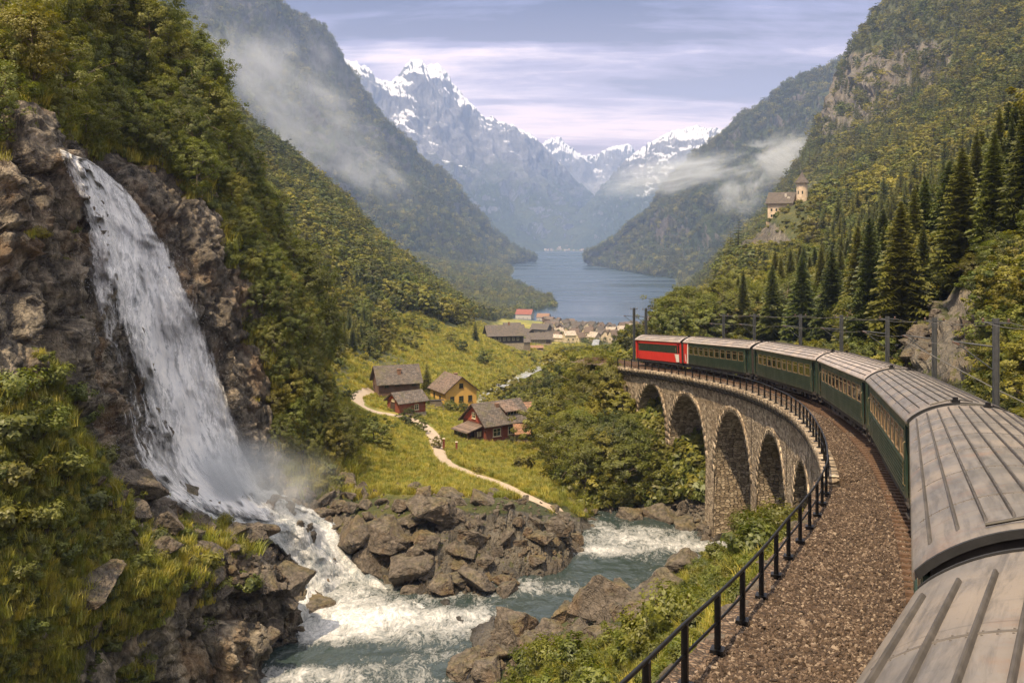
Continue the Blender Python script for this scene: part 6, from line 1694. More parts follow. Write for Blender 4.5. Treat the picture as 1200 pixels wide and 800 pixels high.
# --- the forests of the valley
forest_left = [(180,20),(330,120),(450,240),(560,312),(610,335),(645,350),(652,361),(620,366),(600,371),(578,377),(545,370),(540,382),(510,374),(470,362),(452,360),(458,388),(455,412),(428,417),(405,410),(372,430),(378,500),(330,420),(250,300)]
knoll = [(640,452),(660,430),(700,412),(722,420),(742,440),(770,468),(815,480),(838,540),(832,590),(790,592),(720,594),(690,588),(668,560),(640,530),(628,500),(600,480),(610,462)]
village_trees = [(655,405),(700,398),(745,392),(760,380),(800,345),(830,400),(760,425),(720,418),(690,425),(660,420)]
def clearance(x, Y): return np.min(np.hypot(_tp[:, 0] - x, _tp[:, 1] - Y))
def sample(n, x0, x1, y0, y1, test, spacing):
    rs = np.random.RandomState(61 + n); P = np.empty((n, 3)); 
    px = rs.uniform(-120, 1330, n); ly = np.exp(rs.uniform(math.log(y0), math.log(y1), n)); lx = (px - HX) / F * ly
    ok = (px > -120) & (px < 1330); lx, ly, px = lx[ok], ly[ok], px[ok]
    # heights straight from the ground grid
    ci = np.interp(px, GPX, np.arange(len(GPX))); ri = np.interp(np.log(ly), np.log(GY), np.arange(len(GY)))
    c0 = np.clip(ci.astype(int), 0, len(GPX) - 2); r0 = np.clip(ri.astype(int), 0, len(GY) - 2); fc = ci - c0; fr = ri - r0
    Z = VALLEY[..., 2]; z = (Z[r0, c0] * (1 - fc) + Z[r0, c0 + 1] * fc) * (1 - fr) + (Z[r0 + 1, c0] * (1 - fc) + Z[r0 + 1, c0 + 1] * fc) * fr
    py = HY - F * z / ly; rk = rock[r0, c0]
    m = test(lx, ly, z, px, py, rk)
    lx, ly, z = lx[m], ly[m], z[m]
    cell = {}; out_ = []
    for x, y, zz in zip(lx, ly, z):
        s = spacing(y); key = (int(x // s), int(y // s)); hitf = False
        for a in (-1, 0, 1):
            for b in (-1, 0, 1):
                for q in cell.get((key[0] + a, key[1] + b), ()):
                    if (q[0] - x) ** 2 + (q[1] - y) ** 2 < (s * .92) ** 2: hitf = True; break
                if hitf: break
            if hitf: break
        if not hitf: cell.setdefault(key, []).append((x, y)); out_.append((x, y, zz))
    return np.array(out_)
def t_forest(x, y, z, px, py, rk):
    L = inpoly(px, py, forest_left) & (y > 120)
    Rt = (y > 98) & (px > np.where(y > 330, 792, 735)) & (z > -118.5) & ~((rk > 0.35) & (y > 300))
    Rt &= ~((y < 150) & (px < 1015))
    rr_ = np.random.RandomState(5).uniform(size=len(x)); Rt |= (rk > .35) & (y > 300) & (px > 940) & (rr_ < .22) & ~((px > 860) & (px < 945) & (py < 268) & (y < 445) & (y > 395))
    ux = np.array(_tp[:, 1]); Rt &= (np.abs(x - np.interp(y, _tp[:, 1], _tp[:, 0])) > 8) | (y > 175)
    K = inpoly(px, py, knoll) & (y > 86) & (y < 260)
    Vt = inpoly(px, py, village_trees) & (y > 250)
    Lk = (px < 610) & (py < 345) & (y > 900) & (z > -119.2)
    lakeside = (px < 640) & (px > 470) & (y > 780) & (y < 1300) & (py < 374) & (z > -119.2)
    return (L | Rt | K | Vt | Lk | lakeside)
def sp(y): return 2.1 if y < 140 else (3.0 if y < 260 else (4.6 if y < 500 else (6.5 if y < 900 else 10.0)))
FP = sample(300000, -1150, 1500, 86, 3250, t_forest, sp)
print('forest points', len(FP))
def plant_forest():
    rs = np.random.RandomState(71); n = len(FP); fx, fy = PX(FP)
    patch = fbm(FP / 70.0 + 3, 3); patch2 = fbm(FP / 22.0, 3)
    con = (patch + 0.5 * patch2 + rs.normal(0, .08, n)) > 0.10
    con |= (fx > 960) & (FP[:, 1] > 96) & (FP[:, 1] < 330) & (rs.uniform(size=n) < np.interp(fx, [960, 1040, 1200], [.3, .75, .8]))
    con &= ~(inpoly(fx, fy, knoll) & (FP[:, 1] < 200) & (rs.uniform(size=n) < 0.9))
    h = np.where(con, rs.uniform(9, 16, n), rs.uniform(6.5, 12, n))
    h *= np.where(FP[:, 1] < 140, np.where((fx > 1000), 1.0, 0.5), np.where(FP[:, 1] < 200, np.where(fx < 780, 0.5, 0.9), np.where(FP[:, 1] < 320, 0.8, 1.0)))
    h *= np.where(FP[:, 1] > 900, 1.25, 1.0)
    h *= np.where((fx < 470) & (FP[:, 1] < 260), 0.62, 1.0)
    h *= np.where(inpoly(fx, fy, knoll) & (FP[:, 1] < 150), 1.35, 1.0)
    # nothing tall between the camera and the village or the lake
    app = h / FP[:, 1]; inview = (fx > -30) & (fx < 1230) & (fy < 640)
    # the arches and the near end of the viaduct stay open to view, as in the photograph
    topy = np.interp(fx, [600, 620, 640, 665, 690, 715, 730, 742, 760, 785, 838], [452, 446, 432, 418, 404, 412, 446, 500, 520, 548, 580])
    kn = inpoly(fx, fy, knoll) & (FP[:, 1] < 260)
    hmax = (fy - topy) / F * FP[:, 1]; h = np.where(kn, np.minimum(h, hmax * 1.05), h)
    h = np.where(kn & (hmax < 1.0), 0.0, h); con &= ~(kn & (FP[:, 1] < 200))
    tv = np.interp(fx, [640, 700, 760, 785, 800, 850], [405, 403, 398, 386, 366, 322]); vz = (fx > 640) & (fx < 850) & (FP[:, 1] > 190) & (FP[:, 1] < 1100)
    hv = (fy - tv) / F * FP[:, 1]; h = np.where(vz, np.minimum(h, np.maximum(hv, 0)), h); h = np.where(vz & (h < 2.0), np.where((FP[:, 1] > 560) & (rs.uniform(size=n) < .5), 4.5, 0), h)
    cs = (fx > 880) & (fx < 956) & (FP[:, 1] < 450); lim = np.where(fx < 946, 280, 262); hc = (fy - lim) / F * FP[:, 1]; h = np.where(cs, np.minimum(h, np.maximum(hc, 0)), h); h = np.where(cs & (h < 1.5), 0, h)
    app = h / FP[:, 1]
    order = np.argsort(-(app * inview)); single = np.zeros(n, bool)
    bl = [i for i in order if not con[i]][:150]; cn = [i for i in order if con[i]][:250]
    single[bl] = True; single[cn] = True
    for i in np.where(single)[0]:
        x, y, Y = fx[i], fy[i], FP[i, 1]
        if x > 1000 and Y < 240: where, grp = 'on the steep slope right of the railway masts', 'right of the masts'
        elif x > 780: where, grp = 'on the hillside behind the train', 'on the hillside behind the train'
        elif x > 596 and Y < 260: where, grp = 'on the knoll left of the viaduct', 'on the knoll left of the viaduct'
        elif x > 596: where, grp = 'between the village and the viaduct', 'between the village and the viaduct'
        else: where, grp = 'on the wooded hillside above the farm houses', 'on the hillside above the farm'
        big = h[i] / Y > 0.055
        if con[i]:
            put_tree((NCN if big else MCN)[rs.randint(0, 3)], tuple(FP[i] - [0, 0, .3]), h[i], rs.uniform(0, 6.28), 'dark pointed conifer ' + where, 'conifers ' + grp, 'conifer', 'conifer', rs.uniform(.9, 1.15))
        else:
            put_tree((NB if big else MBL)[rs.randint(0, 6)], tuple(FP[i] - [0, 0, .2]), h[i], rs.uniform(0, 6.28), 'rounded yellow green tree ' + where, 'broadleaf trees ' + grp, 'tree', 'broadleaf_tree', rs.uniform(.95, 1.35))
    rest = ~single & (h > 0.5)
    for nm, msk, mid_, far_, lab in (('broadleaf_forest', rest & ~con, MBL, FBL, 'mass of broadleaf trees covering the valley sides'), ('conifer_forest', rest & con, MCN, FCN, 'mass of dark conifers among the forest of the valley sides')):
        for part, mm in (('mid', msk & (FP[:, 1] < 330)), ('far', msk & (FP[:, 1] >= 330))):
            P = FP[mm]; k = len(P)
            if not k: continue
            src = [join_np(p, 'mid_tree') for p in mid_] if part == 'mid' else far_
            w = rs.uniform(.9, 1.35, k) * (1.0 if part == 'mid' else 1.15)
            hh = h[mm]
            scatter(nm, P - [0, 0, .4], np.stack([rs.uniform(-.06, .06, k), rs.uniform(-.06, .06, k), rs.uniform(0, 6.28, k)], 1), np.stack([hh * w, hh * w, hh], 1), src, rs.randint(0, len(src), k), lab + (' near the railway' if part == 'mid' else ' in the distance'), 'forest')
plant_forest()

# --- tall conifers one by one on the right, measured in the photograph: base, height
for (px, by, ty, Y, lab) in (
    (1112,352,186,100,'tall dark conifer with a bare lower trunk above the rock slope'), (1056,400,232,88,'conifer standing alone left of the tall bare trunked conifer'),
    (1150,330,150,118,'tall slim conifer behind and right of the bare trunked conifer'), (1182,300,118,124,'tallest conifer near the right edge of the view'), (1196,285,150,112,'conifer cut by the right edge of the view'),
    (1135,338,205,108,'bushy conifer between two taller ones above the rock slope'), (1168,318,185,104,'wide olive green conifer above the lit shrubs on the right'),
    (1005,405,262,110,'olive conifer among broadleaf trees behind the bend of the train'), (975,402,290,130,'small pointed conifer behind the fourth mast'), (1082,372,262,96,'young conifer just left of the bare trunked conifer')):
    z = -(by - HY) / F * Y; g = down((px - HX) / F * Y, Y, BV); zz = min(z, g.z) if g else z
    h = (by - ty) / F * Y + (z - zz)
    put_tree(NCN[rt.randint(0, 2)], ((px - HX) / F * Y, Y, zz - 0.2), h, rt.uniform(0, 6), lab, None, 'conifer', 'conifer', rt.uniform(1.15, 1.5))

# --- lit shrubs on the slope right of the masts
for (px, py, hp, lab) in ((1012,398,130,'pointed conifer left of the bare rock slope'),(940,405,110,'conifer rising behind the fifth mast'),(905,398,90,'conifer between the castle crag and the train'),(1035,392,150,'tall olive conifer behind the third mast'),(1205,268,160,'dense conifer at the right edge above the shrubs'),(1165,300,150,'dark conifer in the tight group near the right edge'),(1128,335,165,'second tall conifer of the tight group right of the bare trunk'),(865,392,70,'small conifer above the green coaches'),(845,385,55,'small pointed conifer above the second green coach')):
    P = at_img(px, py, BV)
    if P is None: continue
    put_tree(NCN[rt.randint(0, 2)], P - Vector((0, 0, .2)), hp / F * P.y, rt.uniform(0, 6), lab, None, 'conifer', 'conifer', rt.uniform(1.2, 1.5))
def right_shrubs():
    rs = np.random.RandomState(81); got = []
    for _ in range(5000):
        Y = rs.uniform(36, 98); px = rs.uniform(985, 1330); x = (px - HX) / F * Y
        if clearance(x, Y) < 5.2: continue
        g = down(x, Y, BV); py = HY - F * g.z / Y
        outc = 1035 < px < 1165 and py > 340 and Y > 44
        if outc: continue
        h = rs.uniform(1.2, 3.4) * (1.15 if px > 1150 else 0.8)
        if any(np.hypot(x - q[0], Y - q[1]) < .36 * (h + q[3]) for q in got): continue
        got.append((x, Y, g.z - .1, h))
    print('right shrubs', len(got))
    for (x, Y, z, h) in got[:170]:
        px, py = PX(np.array([x, Y, z]))
        big = h > 2.3
        put_tree(NB[rs.choice([0, 3, 0, 3, 1])] if big else SHR[rs.randint(0, 6)], (x, Y, z - (h * .12 if big else 0)), h * (1.15 if big else 1), rs.uniform(0, 6.28), 'sunlit yellow green bush on the slope right of the train', 'bushes on the slope right of the train', 'bush', 'bush', 1.2 if not big else 1.35, ('stems', 'foliage') if not big else ('trunk', 'crown'))
right_shrubs()

PATHPX = crom(np.array([(462,458),(440,458),(424,461),(417,467),(424,476),(448,484),(478,489),(497,499),(508,512),(513,526),(520,540),(548,553),(582,565),(606,577),(634,590),(664,602)], float), np.linspace(0, 15, 120))
# --- undergrowth under the forests and golden grass
def ground_cover():
    rs = np.random.RandomState(91)
    m = (FP[:, 1] < 420); B = np.repeat(FP[m], 3, 0) + rs.normal(0, 1.6, (m.sum() * 3, 3)) * np.array([1, 1, 0]); keep = []
    for p in B:
        g = down(p[0], p[1], BV)
        if g and clearance(p[0], p[1]) > 4.5: keep.append((p[0], p[1], g.z))
    for _ in range(2600):
        Y = rs.uniform(78, 118); px = rs.uniform(700, 850); x = (px - HX) / F * Y; g = down(x, Y, BV); pyy = HY - F * g.z / Y
        if inpoly(np.array([px]), np.array([pyy]), [(735,470),(860,470),(860,585),(790,590),(700,596),(700,560)])[0]: keep.append((x, Y, g.z - .1))
    P = np.array(keep); n = len(P); print('cover', n)
    scatter('undergrowth', P, np.stack([rs.uniform(-.3, .3, n), rs.uniform(-.3, .3, n), rs.uniform(0, 6.28, n)], 1), rs.uniform(0.9, 2.2, n), SHF, rs.randint(0, 4, n), 'bushy undergrowth between the trees of the valley', 'undergrowth')
    P = []
    for _ in range(26000):
        Y = 84 + 170 * rs.uniform() ** 1.3; px = rs.uniform(385, 700); x = (px - HX) / F * Y
        ci = int(np.interp(px, GPX, np.arange(len(GPX)))); ri = int(np.interp(math.log(Y), np.log(GY), np.arange(len(GY))))
        if meadow[ri, ci] < .5 and rs.uniform() > .3: continue
        if rock[ri, ci] > .4: continue
        pyy = HY - F * VALLEY[ri, ci, 2] / Y
        if np.min(np.hypot(PATHPX[:, 0] - px, (PATHPX[:, 1] - pyy) * 2.2)) < 9: continue
        z = VALLEY[ri, ci, 2]; P.append((x, Y, z - .02))
    P = np.array(P); n = len(P)
    scatter('meadow_grass', P, np.stack([rs.uniform(-.3, .3, n), rs.uniform(-.3, .3, n), rs.uniform(0, 6.28, n)], 1), rs.uniform(0.5, 1.2, n), GRS, rs.randint(0, 4, n), 'sunlit yellow green meadow grass around the farm houses', 'grass')
ground_cover()
def far_meadow():
    rs = np.random.RandomState(97); P = []; Q = []
    for k in range(30000):
        Y = math.exp(rs.uniform(math.log(190), math.log(620))); px = rs.uniform(395, 700); ci = int(np.interp(px, GPX, np.arange(len(GPX)))); ri = int(np.interp(math.log(Y), np.log(GY), np.arange(len(GY))))
        if meadow[ri, ci] < .4: continue
        x = (px - HX) / F * Y; z = VALLEY[ri, ci, 2]; c = perlin(np.array([x / 14, Y / 30, 3.3]))
        if c > 0.36 and k % 8 == 0: Q.append((x, Y, z - .1))
        P.append((x, Y, z - .05))
    n = len(P)
    scatter('meadow_grass', P, np.stack([rs.uniform(-.3, .3, n), rs.uniform(-.3, .3, n), rs.uniform(0, 6.28, n)], 1), rs.uniform(1.0, 2.4, n), GRS, rs.randint(0, 4, n), 'long grass on the sunlit meadows below the village', 'grass')
    n = len(Q); print('hedge', n)
    scatter('meadow_scrub', Q, np.stack([0 * rs.uniform(size=n), rs.uniform(-.2, .2, n), rs.uniform(0, 6.28, n)], 1), rs.uniform(0.7, 1.9, n), SHF, rs.randint(0, 4, n), 'patches of low scrub on the meadows below the village', 'scrub')
far_meadow()

# --- single trees and bushes on the meadow, each measured by its foot
for (px, py, th, kind, lab) in (
    (500,464,38,'c','dark conifer between the brown barn and the yellow house'), (446,379,0,'',''), (557,401,24,'c','small dark conifer on the meadow left of the dark farm'),
    (506,390,16,'b','round bush on the upper meadow above the yellow house'), (484,387,20,'b','pair of joined bushes at the left of the upper meadow'), (527,402,12,'b','small round bush in the middle of the upper meadow'),
    (482,410,22,'b','tall bush at the left edge of the meadow above the brown barn'), (567,428,20,'b','lone round tree on the lower meadow before the river'), (540,412,14,'b','wide low bush near the centre of the meadow'),
    (427,432,9,'b','tiny dark bush on the golden slope left of the barn'), (478,500,22,'b','grey green bushy tree beside the track before the red shed'), (494,507,16,'b','low bush right of the grey green tree by the path'),
    (438,522,34,'b','dark spreading bush on the meadow left of the path'), (452,530,22,'b','lower dark bush beside the spreading one left of the path'), (512,525,14,'b','small dark bush on the bend of the path'),
    (541,484,14,'b','dark round bush in front of the yellow house'), (527,482,14,'b','bright bush at the corner of the yellow house'), (622,440,8,'b','bush at the bank of the white rapids'), (580,398,10,'b','low bush before the dark farm'),
    (604,404,18,'b','round tree standing before the dark farm building'), (655,398,12,'b','pale round tree right of the grey farm roofs'), (612,470,26,'b','olive tree right of the rapids behind the red house'), (598,474,34,'b','dark tree between the rapids and the red house'),
    (584,470,28,'b','leafy tree on the near bank of the rapids'), (571,476,16,'b','small tree left of the trees by the rapids'), (636,470,40,'b','tall tree with open crown right of the rapids'), (660,452,44,'b','large tree at the top of the knoll seen before the village'),
    (410,470,14,'b','bush left of the bend of the path'), (400,500,16,'b','bush on the slope left of the path'), (560,556,10,'b','low bush at the edge of the bank below the lawn'), (600,520,10,'b','low bush on the lawn right of the red house'),
    (647,545,26,'b','grey green bush on the slope at the right of the lawn'), (668,570,34,'b','wide bush hanging over the rocks at the river bend'), (700,585,40,'b','tall olive bush above the rocks left of the viaduct')):
    if not lab: continue
    P = at_img(px, py, BV)
    if P is None: continue
    h = th / F * P.y * 1.05
    if kind == 'c': put_tree(MCN[1], P - Vector((0, 0, .1)), h, rt.uniform(0, 6), lab, None, 'conifer', 'conifer', 1.35 if px != 500 else 1.6)
    else:
        pr = MBL[rt.randint(0, 5)]; put_tree(pr, P - Vector((0, 0, h * .1)), h * 1.1, rt.uniform(0, 6), lab, None, 'tree' if th > 22 else 'bush', 'bush' if th <= 22 else 'broadleaf_tree', 1.45)

# --- bushes along the hill side of the line, hiding the foot of the slope
def lineside():
    rs = np.random.RandomState(131); P = []; H_ = []
    for _ in range(900):
        s = rs.uniform(26, 122); off = rs.uniform(5.0, 13.0); q = trk(s, off); g = down(q[0], q[1], BV)
        if g is None: continue
        px, py = PX(np.array(g))
        if 1035 < px < 1168 and g.y > 40: continue
        P.append((q[0], q[1], g.z - .2)); H_.append(rs.uniform(1.2, 2.2) + (off - 5) * .28)
    n = len(P)
    scatter('lineside_bushes', P, np.stack([rs.uniform(-.1, .1, n), rs.uniform(-.1, .1, n), rs.uniform(0, 6.28, n)], 1), np.stack([np.array(H_) * 1.3, np.array(H_) * 1.3, np.array(H_)], 1), [join_np(p, 'lineside_bush') for p in MBL[:4]], rs.randint(0, 4, n), 'dense bushes along the hill side of the railway behind the masts', 'bushes')
lineside()
# --- woods on the slopes of the two big mountains beyond
def mountain_woods():
    rs = np.random.RandomState(141)
    for key, n, hh, lab in (('left_mountain', 15000, 26, 'far woods on the left mountain'), ('right_mountain', 13000, 24, 'far woods on the right mountain above the lake')):
        A, crest = MGRID[key]; nr, nc = A.shape[:2]; N = grid_normals(A); N *= np.where(N[..., 2:3] < 0, -1, 1)
        r = rs.uniform(0, crest + 1, n); c = rs.uniform(0, nc - 1.01, n); r0 = r.astype(int); c0 = c.astype(int); fr = (r - r0)[:, None]; fc = (c - c0)[:, None]
        P = A[r0, c0] * (1 - fr) * (1 - fc) + A[r0 + 1, c0] * fr * (1 - fc) + A[r0, c0 + 1] * (1 - fr) * fc + A[r0 + 1, c0 + 1] * fr * fc
        nz = N[r0, c0, 2]; px, py = PX(P); dn = fbm(P / 160.0, 4)
        k = (px > -60) & (px < 1250) & (py > -40) & (nz + dn * 1.0 > 0.34) & (P[:, 2] > -118); P = P[k]; m = len(P); print(key, m)
        s = hh * rs.uniform(.6, 1.15, m) * (P[:, 1] / 2800.0) ** .5
        scatter('mountain_woods', P - [0, 0, 2], np.stack([0 * s, 0 * s, rs.uniform(0, 6.28, m)], 1), np.stack([s * 1.1, s * 1.1, s], 1), [FBL[0], FBL[1], FCN[0], FCN[1]], rs.choice(4, m, p=[.14, .10, .40, .36]), lab, 'forest')
mountain_woods()
# --- grass and low growth on the verges of the line
def verges():
    rs = np.random.RandomState(151); A = []; B = []
    for k in range(5200):
        s = rs.uniform(-4, 44); off = -rs.uniform(left_off(s) + .5, left_off(s) + 8) if k % 2 else rs.uniform(4.0, 12.0)
        q = trk(s, off); g = down(q[0], q[1], BV)
        if g is None: continue
        (B if k % 5 == 0 else A).append((q[0], q[1], g.z - .05))
    for nm, P, src, lo, hi, lab in (('verge_grass', A, GRS, .35, .9, 'rough grass on the verges on both sides of the railway'), ('verge_growth', B, [join_np(s_, 'low_bush') for s_ in SHR[:4]], .25, .8, 'low leafy growth on the verges of the railway')):
        n = len(P); scatter(nm, P, np.stack([rs.uniform(-.3, .3, n), rs.uniform(-.3, .3, n), rs.uniform(0, 6.28, n)], 1), rs.uniform(lo, hi, n), src, rs.randint(0, 4, n), lab, 'grass' if 'grass' in nm else 'undergrowth')
verges()
# ---------------------------------------------------------------- boulders
def put_boulder(P, r, label, group=None, idx=None, sq=None, name='boulder', sink=0.25):
    o = bpy.data.objects.new(name, BOULD[rt.randint(0, 8) if idx is None else idx]); COL.objects.link(o)
    s = sq or (rt.uniform(.85, 1.3), rt.uniform(.8, 1.15), rt.uniform(.7, 1.05))
    o.location = (P[0], P[1], P[2] + r * (0.45 - sink)); o.scale = (r * s[0], r * s[1], r * s[2]); o.rotation_euler = (rt.uniform(-.35, .35), rt.uniform(-.35, .35), rt.uniform(0, 6.28))
    return tag(o, label, 'boulder', group)
def boulders():
    c = 0
    for (px, py, rpx, lab) in (   # the ones one can point to: foot, half width in pixels
        (152,585,34,'large flat topped dark boulder on the ledge beside the foot of the waterfall'), (185,604,22,'angular dark boulder right of the flat topped one by the falls'), (212,588,24,'smooth wet boulder half veiled by the spray of the waterfall'),
        (240,622,18,'dark boulder at the top of the left boulder bank'), (272,632,20,'round dark boulder at the left edge of the cascade'), (300,640,20,'wet dark boulder jutting into the cascade'), (250,655,18,'brown boulder in the middle of the left boulder bank'),
        (338,690,30,'big brown boulder with a flat lit face beside the lower cascade'), (322,712,14,'small brown stone just below the big boulder by the cascade'), (358,727,28,'ochre boulder with slanted top at the water edge'), (392,742,20,'flat dark stone lying at the water edge'),
        (325,745,14,'dark stone under the ochre boulder'), (372,768,16,'ochre stone low on the left bank'), (105,712,38,'broad cracked rock set in the grass at the lower left'), (430,762,14,'dark stone just out of the left bank'),
        (452,640,34,'large grey boulder at the head of the rock pile right of the cascade'), (505,618,36,'big striped grey boulder at the top of the middle bank'), (478,676,28,'slanted slab leaning on the rocks beside the white water'),
        (418,652,30,'wet dark boulder in the middle of the cascade'), (440,668,22,'dark wet boulder below the one in the cascade'), (520,692,20,'pointed boulder at the foot of the middle bank'), (560,688,22,'pale brown boulder at the water edge of the middle bank'),
        (543,652,20,'grey boulder with lit top on the middle bank'), (590,690,16,'small boulder at the right foot of the middle bank'), (500,640,16,'brown boulder between the striped one and the slab'),
        (712,722,44,'big pointed lit boulder on the near bank in front of the river'), (755,722,30,'broad flat boulder right of the big pointed one'), (776,700,30,'round topped boulder at the river edge below the shrubs'),
        (655,730,26,'long low boulder at the near water edge'), (592,756,24,'dark topped boulder on the near bank at the left'), (560,782,20,'leftmost flat boulder of the near bank'), (620,765,22,'brown boulder between the low one and the shrubs'),
        (575,800,26,'flat boulder at the bottom edge of the view'), (648,757,14,'small stone between the boulders of the near bank'),
        (740,612,18,'grey boulder on the far bank left of the viaduct'), (775,618,22,'dark boulder close to the foot of the viaduct pier'), (802,625,18,'angular boulder beside the tall viaduct pier'), (715,600,14,'pale stone on the far bank of the river'),
        (760,632,12,'wet stone in the white water before the viaduct')):
        P = at_img(px, py)
        if P is None or P.y > 130: print('no rock', px, py); continue
        r = rpx / F * P.y; put_boulder(P, r * 1.15, lab, sink=0.1 if 'wet dark' not in lab else -0.35); c += 1
    for (px, py, rpx, lab) in ((545,790,24,'dark cracked boulder at the water edge near the bottom of the view'), (602,742,30,'long boulder reaching from the near bank into the river'), (640,748,24,'brown boulder behind the long one on the near bank'), (680,742,22,'boulder wedged below the big pointed boulder'), (585,770,26,'wide flat boulder of the near bank'), (630,785,24,'rounded boulder before the shrubs of the near bank'), (725,700,20,'boulder behind the pointed one at the river'), (800,668,26,'lit boulder on the shore before the tall pier')):
        P = at_img(px, py)
        if P is None or P.y > 130: continue
        put_boulder(P, rpx / F * P.y, lab, sink=0.05)
    # the crowd of smaller ones
    rs = np.random.RandomState(101); got = []
    regs = [([(110,560),(215,600),(330,640),(400,720),(400,790),(330,800),(300,740),(240,690),(150,640)], 0.55, 120, 'brown boulder in the bank of rocks left of the cascade', 'boulders left of the cascade'),
            ([(330,560),(440,570),(640,585),(690,640),(600,700),(470,705),(400,650),(350,600)], 0.72, 125, 'grey brown boulder in the rock pile right of the cascade', 'boulders right of the cascade'),
            ([(560,800),(600,745),(680,725),(760,690),(800,690),(760,735),(680,755),(600,800)], 0.5, 50, 'brown boulder on the near river bank', 'boulders on the near bank'),
            ([(680,600),(830,585),(835,650),(780,640),(700,625)], 0.6, 60, 'dark boulder on the far bank below the viaduct', 'boulders below the viaduct')]
    rest = []
    for poly, r0, cnt, lab, grp in regs:
        xs = [p[0] for p in poly]; ys = [p[1] for p in poly]; mine = []; k = 0
        while len(mine) < cnt and k < 4000:
            k += 1; px = rs.uniform(min(xs), max(xs)); py = rs.uniform(min(ys), max(ys))
            if not inpoly(np.array([px]), np.array([py]), poly)[0]: continue
            P = at_img(px, py)
            if P is None or P.y > 120 or P.z < RIV_Z - .6: continue
            r = r0 * rs.lognormal(0, 0.55); r = min(r, 1.3)
            if any((P - q[0]).length < .62 * (r + q[1]) for q in mine): continue
            mine.append((P, r))
        mine.sort(key=lambda q: -q[1]); n_ = min(len(mine), 62)
        for P, r in mine[:n_]: put_boulder(P, r, lab, grp)
        rest += mine[n_:]
        k = 0
        for _ in range(1100):
            px = rs.uniform(min(xs), max(xs)); py = rs.uniform(min(ys), max(ys))
            if not inpoly(np.array([px]), np.array([py]), poly)[0]: continue
            P = at_img(px, py)
            if P is None or P.y > 120 or P.z < RIV_Z - .6: continue
            rest.append((P, rs.uniform(.06, .22)))
    n = len(rest); print('boulders', c, 'rubble', n)
    scatter('rubble', [(p.x, p.y, p.z + r * .2) for p, r in rest], rs.uniform(0, 6.28, (n, 3)), [r for p, r in rest], BOULD, rs.randint(0, 9, n), 'small broken stones between the boulders of the banks', 'rubble')
    # loose blocks on the bare slope beside the masts
    for _ in range(26):
        px, py = rs.uniform(1052, 1158), rs.uniform(352, 420)
        P = at_img(px, py, BV)
        if P is None or P.y > 105 or P.y < 45: continue
        put_boulder(P, rs.uniform(.5, 1.5), 'grey brown block of the bare rock slope behind the masts', 'rocks of the slope behind the masts', name='rock', sink=.45)
    # stones along the foot of the railing
    for k, s in enumerate((7.0, 9.3, 11.6, 13.2, 16.0, 19.0, 21.5)):
        P = trk(s, -left_off(s) - 0.45 + .2 * (k % 2), -0.68); put_boulder(P, 0.36, 'flat brown stone lying at the foot of the near railing', 'stones at the railing foot', sq=(1.2, .9, .45), name='stone')
    for k, s in enumerate((35.5, 36.3, 37.4, 38.4, 39.6)):
        P = trk(s, 3.0 + .15 * (k % 2), 2.3 - .2 * k); 
boulders()

# ---------------------------------------------------------------- houses
def plank(name, base, amt=0.35, vertical=True, scale=5.0, worn=(0.16, 0.13, 0.11)):
    m, T = mat(name); v = obj_vec(T)
    n = T.noise(T.scale(v, (3, 3, 0.25) if vertical else (0.25, 0.25, 3)), scale, 5, 0.6); n2 = T.noise(v, 0.9, 5, 0.6)
    sx = T.n('ShaderNodeSeparateXYZ', ins={0: v}); ax_ = T.math('ADD', sx.outputs[0], sx.outputs[1]) if vertical else sx.outputs[2]
    st = T.math('FRACT', T.math('MULTIPLY', ax_, 5.0)); gr = T.mapr(T.math('ABSOLUTE', T.math('SUBTRACT', st, 0.5)), 0.40, 0.48, 0, 1)
    c = T.mix(T.mapr(n, 0.3, 0.7), tuple(x * (1 - amt) for x in base), tuple(x * (1 + amt) for x in base))
    c = T.mix(T.mapr(n2, 0.5, 0.72, 0, 0.55), c, worn); c = T.mix(T.math('MULTIPLY', gr, 0.5), c, tuple(x * .35 for x in base))
    return finish(m, T, c, 0.85, T.math('SUBTRACT', n, gr), 0.4, 0.02)
def slate(name, base, moss=(0.11, 0.10, 0.04), warm=(0.26, 0.16, 0.10)):
    m, T = mat(name); v = obj_vec(T)
    s = T.n('ShaderNodeSeparateXYZ', ins={0: v}); u = T.n('ShaderNodeCombineXYZ', ins={0: s.outputs[0], 1: T.math('MULTIPLY', s.outputs[2], 1.6), 2: 0.0}).outputs[0]
    b = T.n('ShaderNodeTexBrick', ins={'Vector': u, 'Color1': tuple(x * .65 for x in base) + (1,), 'Color2': tuple(x * 1.45 for x in base) + (1,), 'Mortar': tuple(x * .25 for x in base) + (1,), 'Scale': 1.0, 'Mortar Size': 0.02, 'Brick Width': 0.45, 'Row Height': 0.30})
    n = T.noise(v, 1.2, 6, 0.65); n2 = T.noise(v, 0.5, 4, 0.6); n3 = T.noise(v, 6, 5, .65)
    c = T.mix(T.mapr(n, 0.5, 0.68, 0, 0.6), b.outputs[0], warm); c = T.mix(T.mapr(n2, 0.55, 0.7, 0, 0.6), c, moss); c = T.mix(T.mapr(n3, .6, .75, 0, .4), c, (.38, .36, .33))
    return finish(m, T, c, 0.85, T.math('ADD', b.outputs[1], n3), 0.7, 0.05)
M['red_wood'] = plank('red_timber', (0.20, 0.052, 0.032)); M['red_bright'] = plank('bright_red_timber', (0.36, 0.07, 0.04)); M['brown_wood'] = plank('brown_timber', (0.115, 0.062, 0.045)); M['black_wood'] = plank('black_timber', (0.055, 0.045, 0.045), worn=(0.10, 0.09, 0.09))
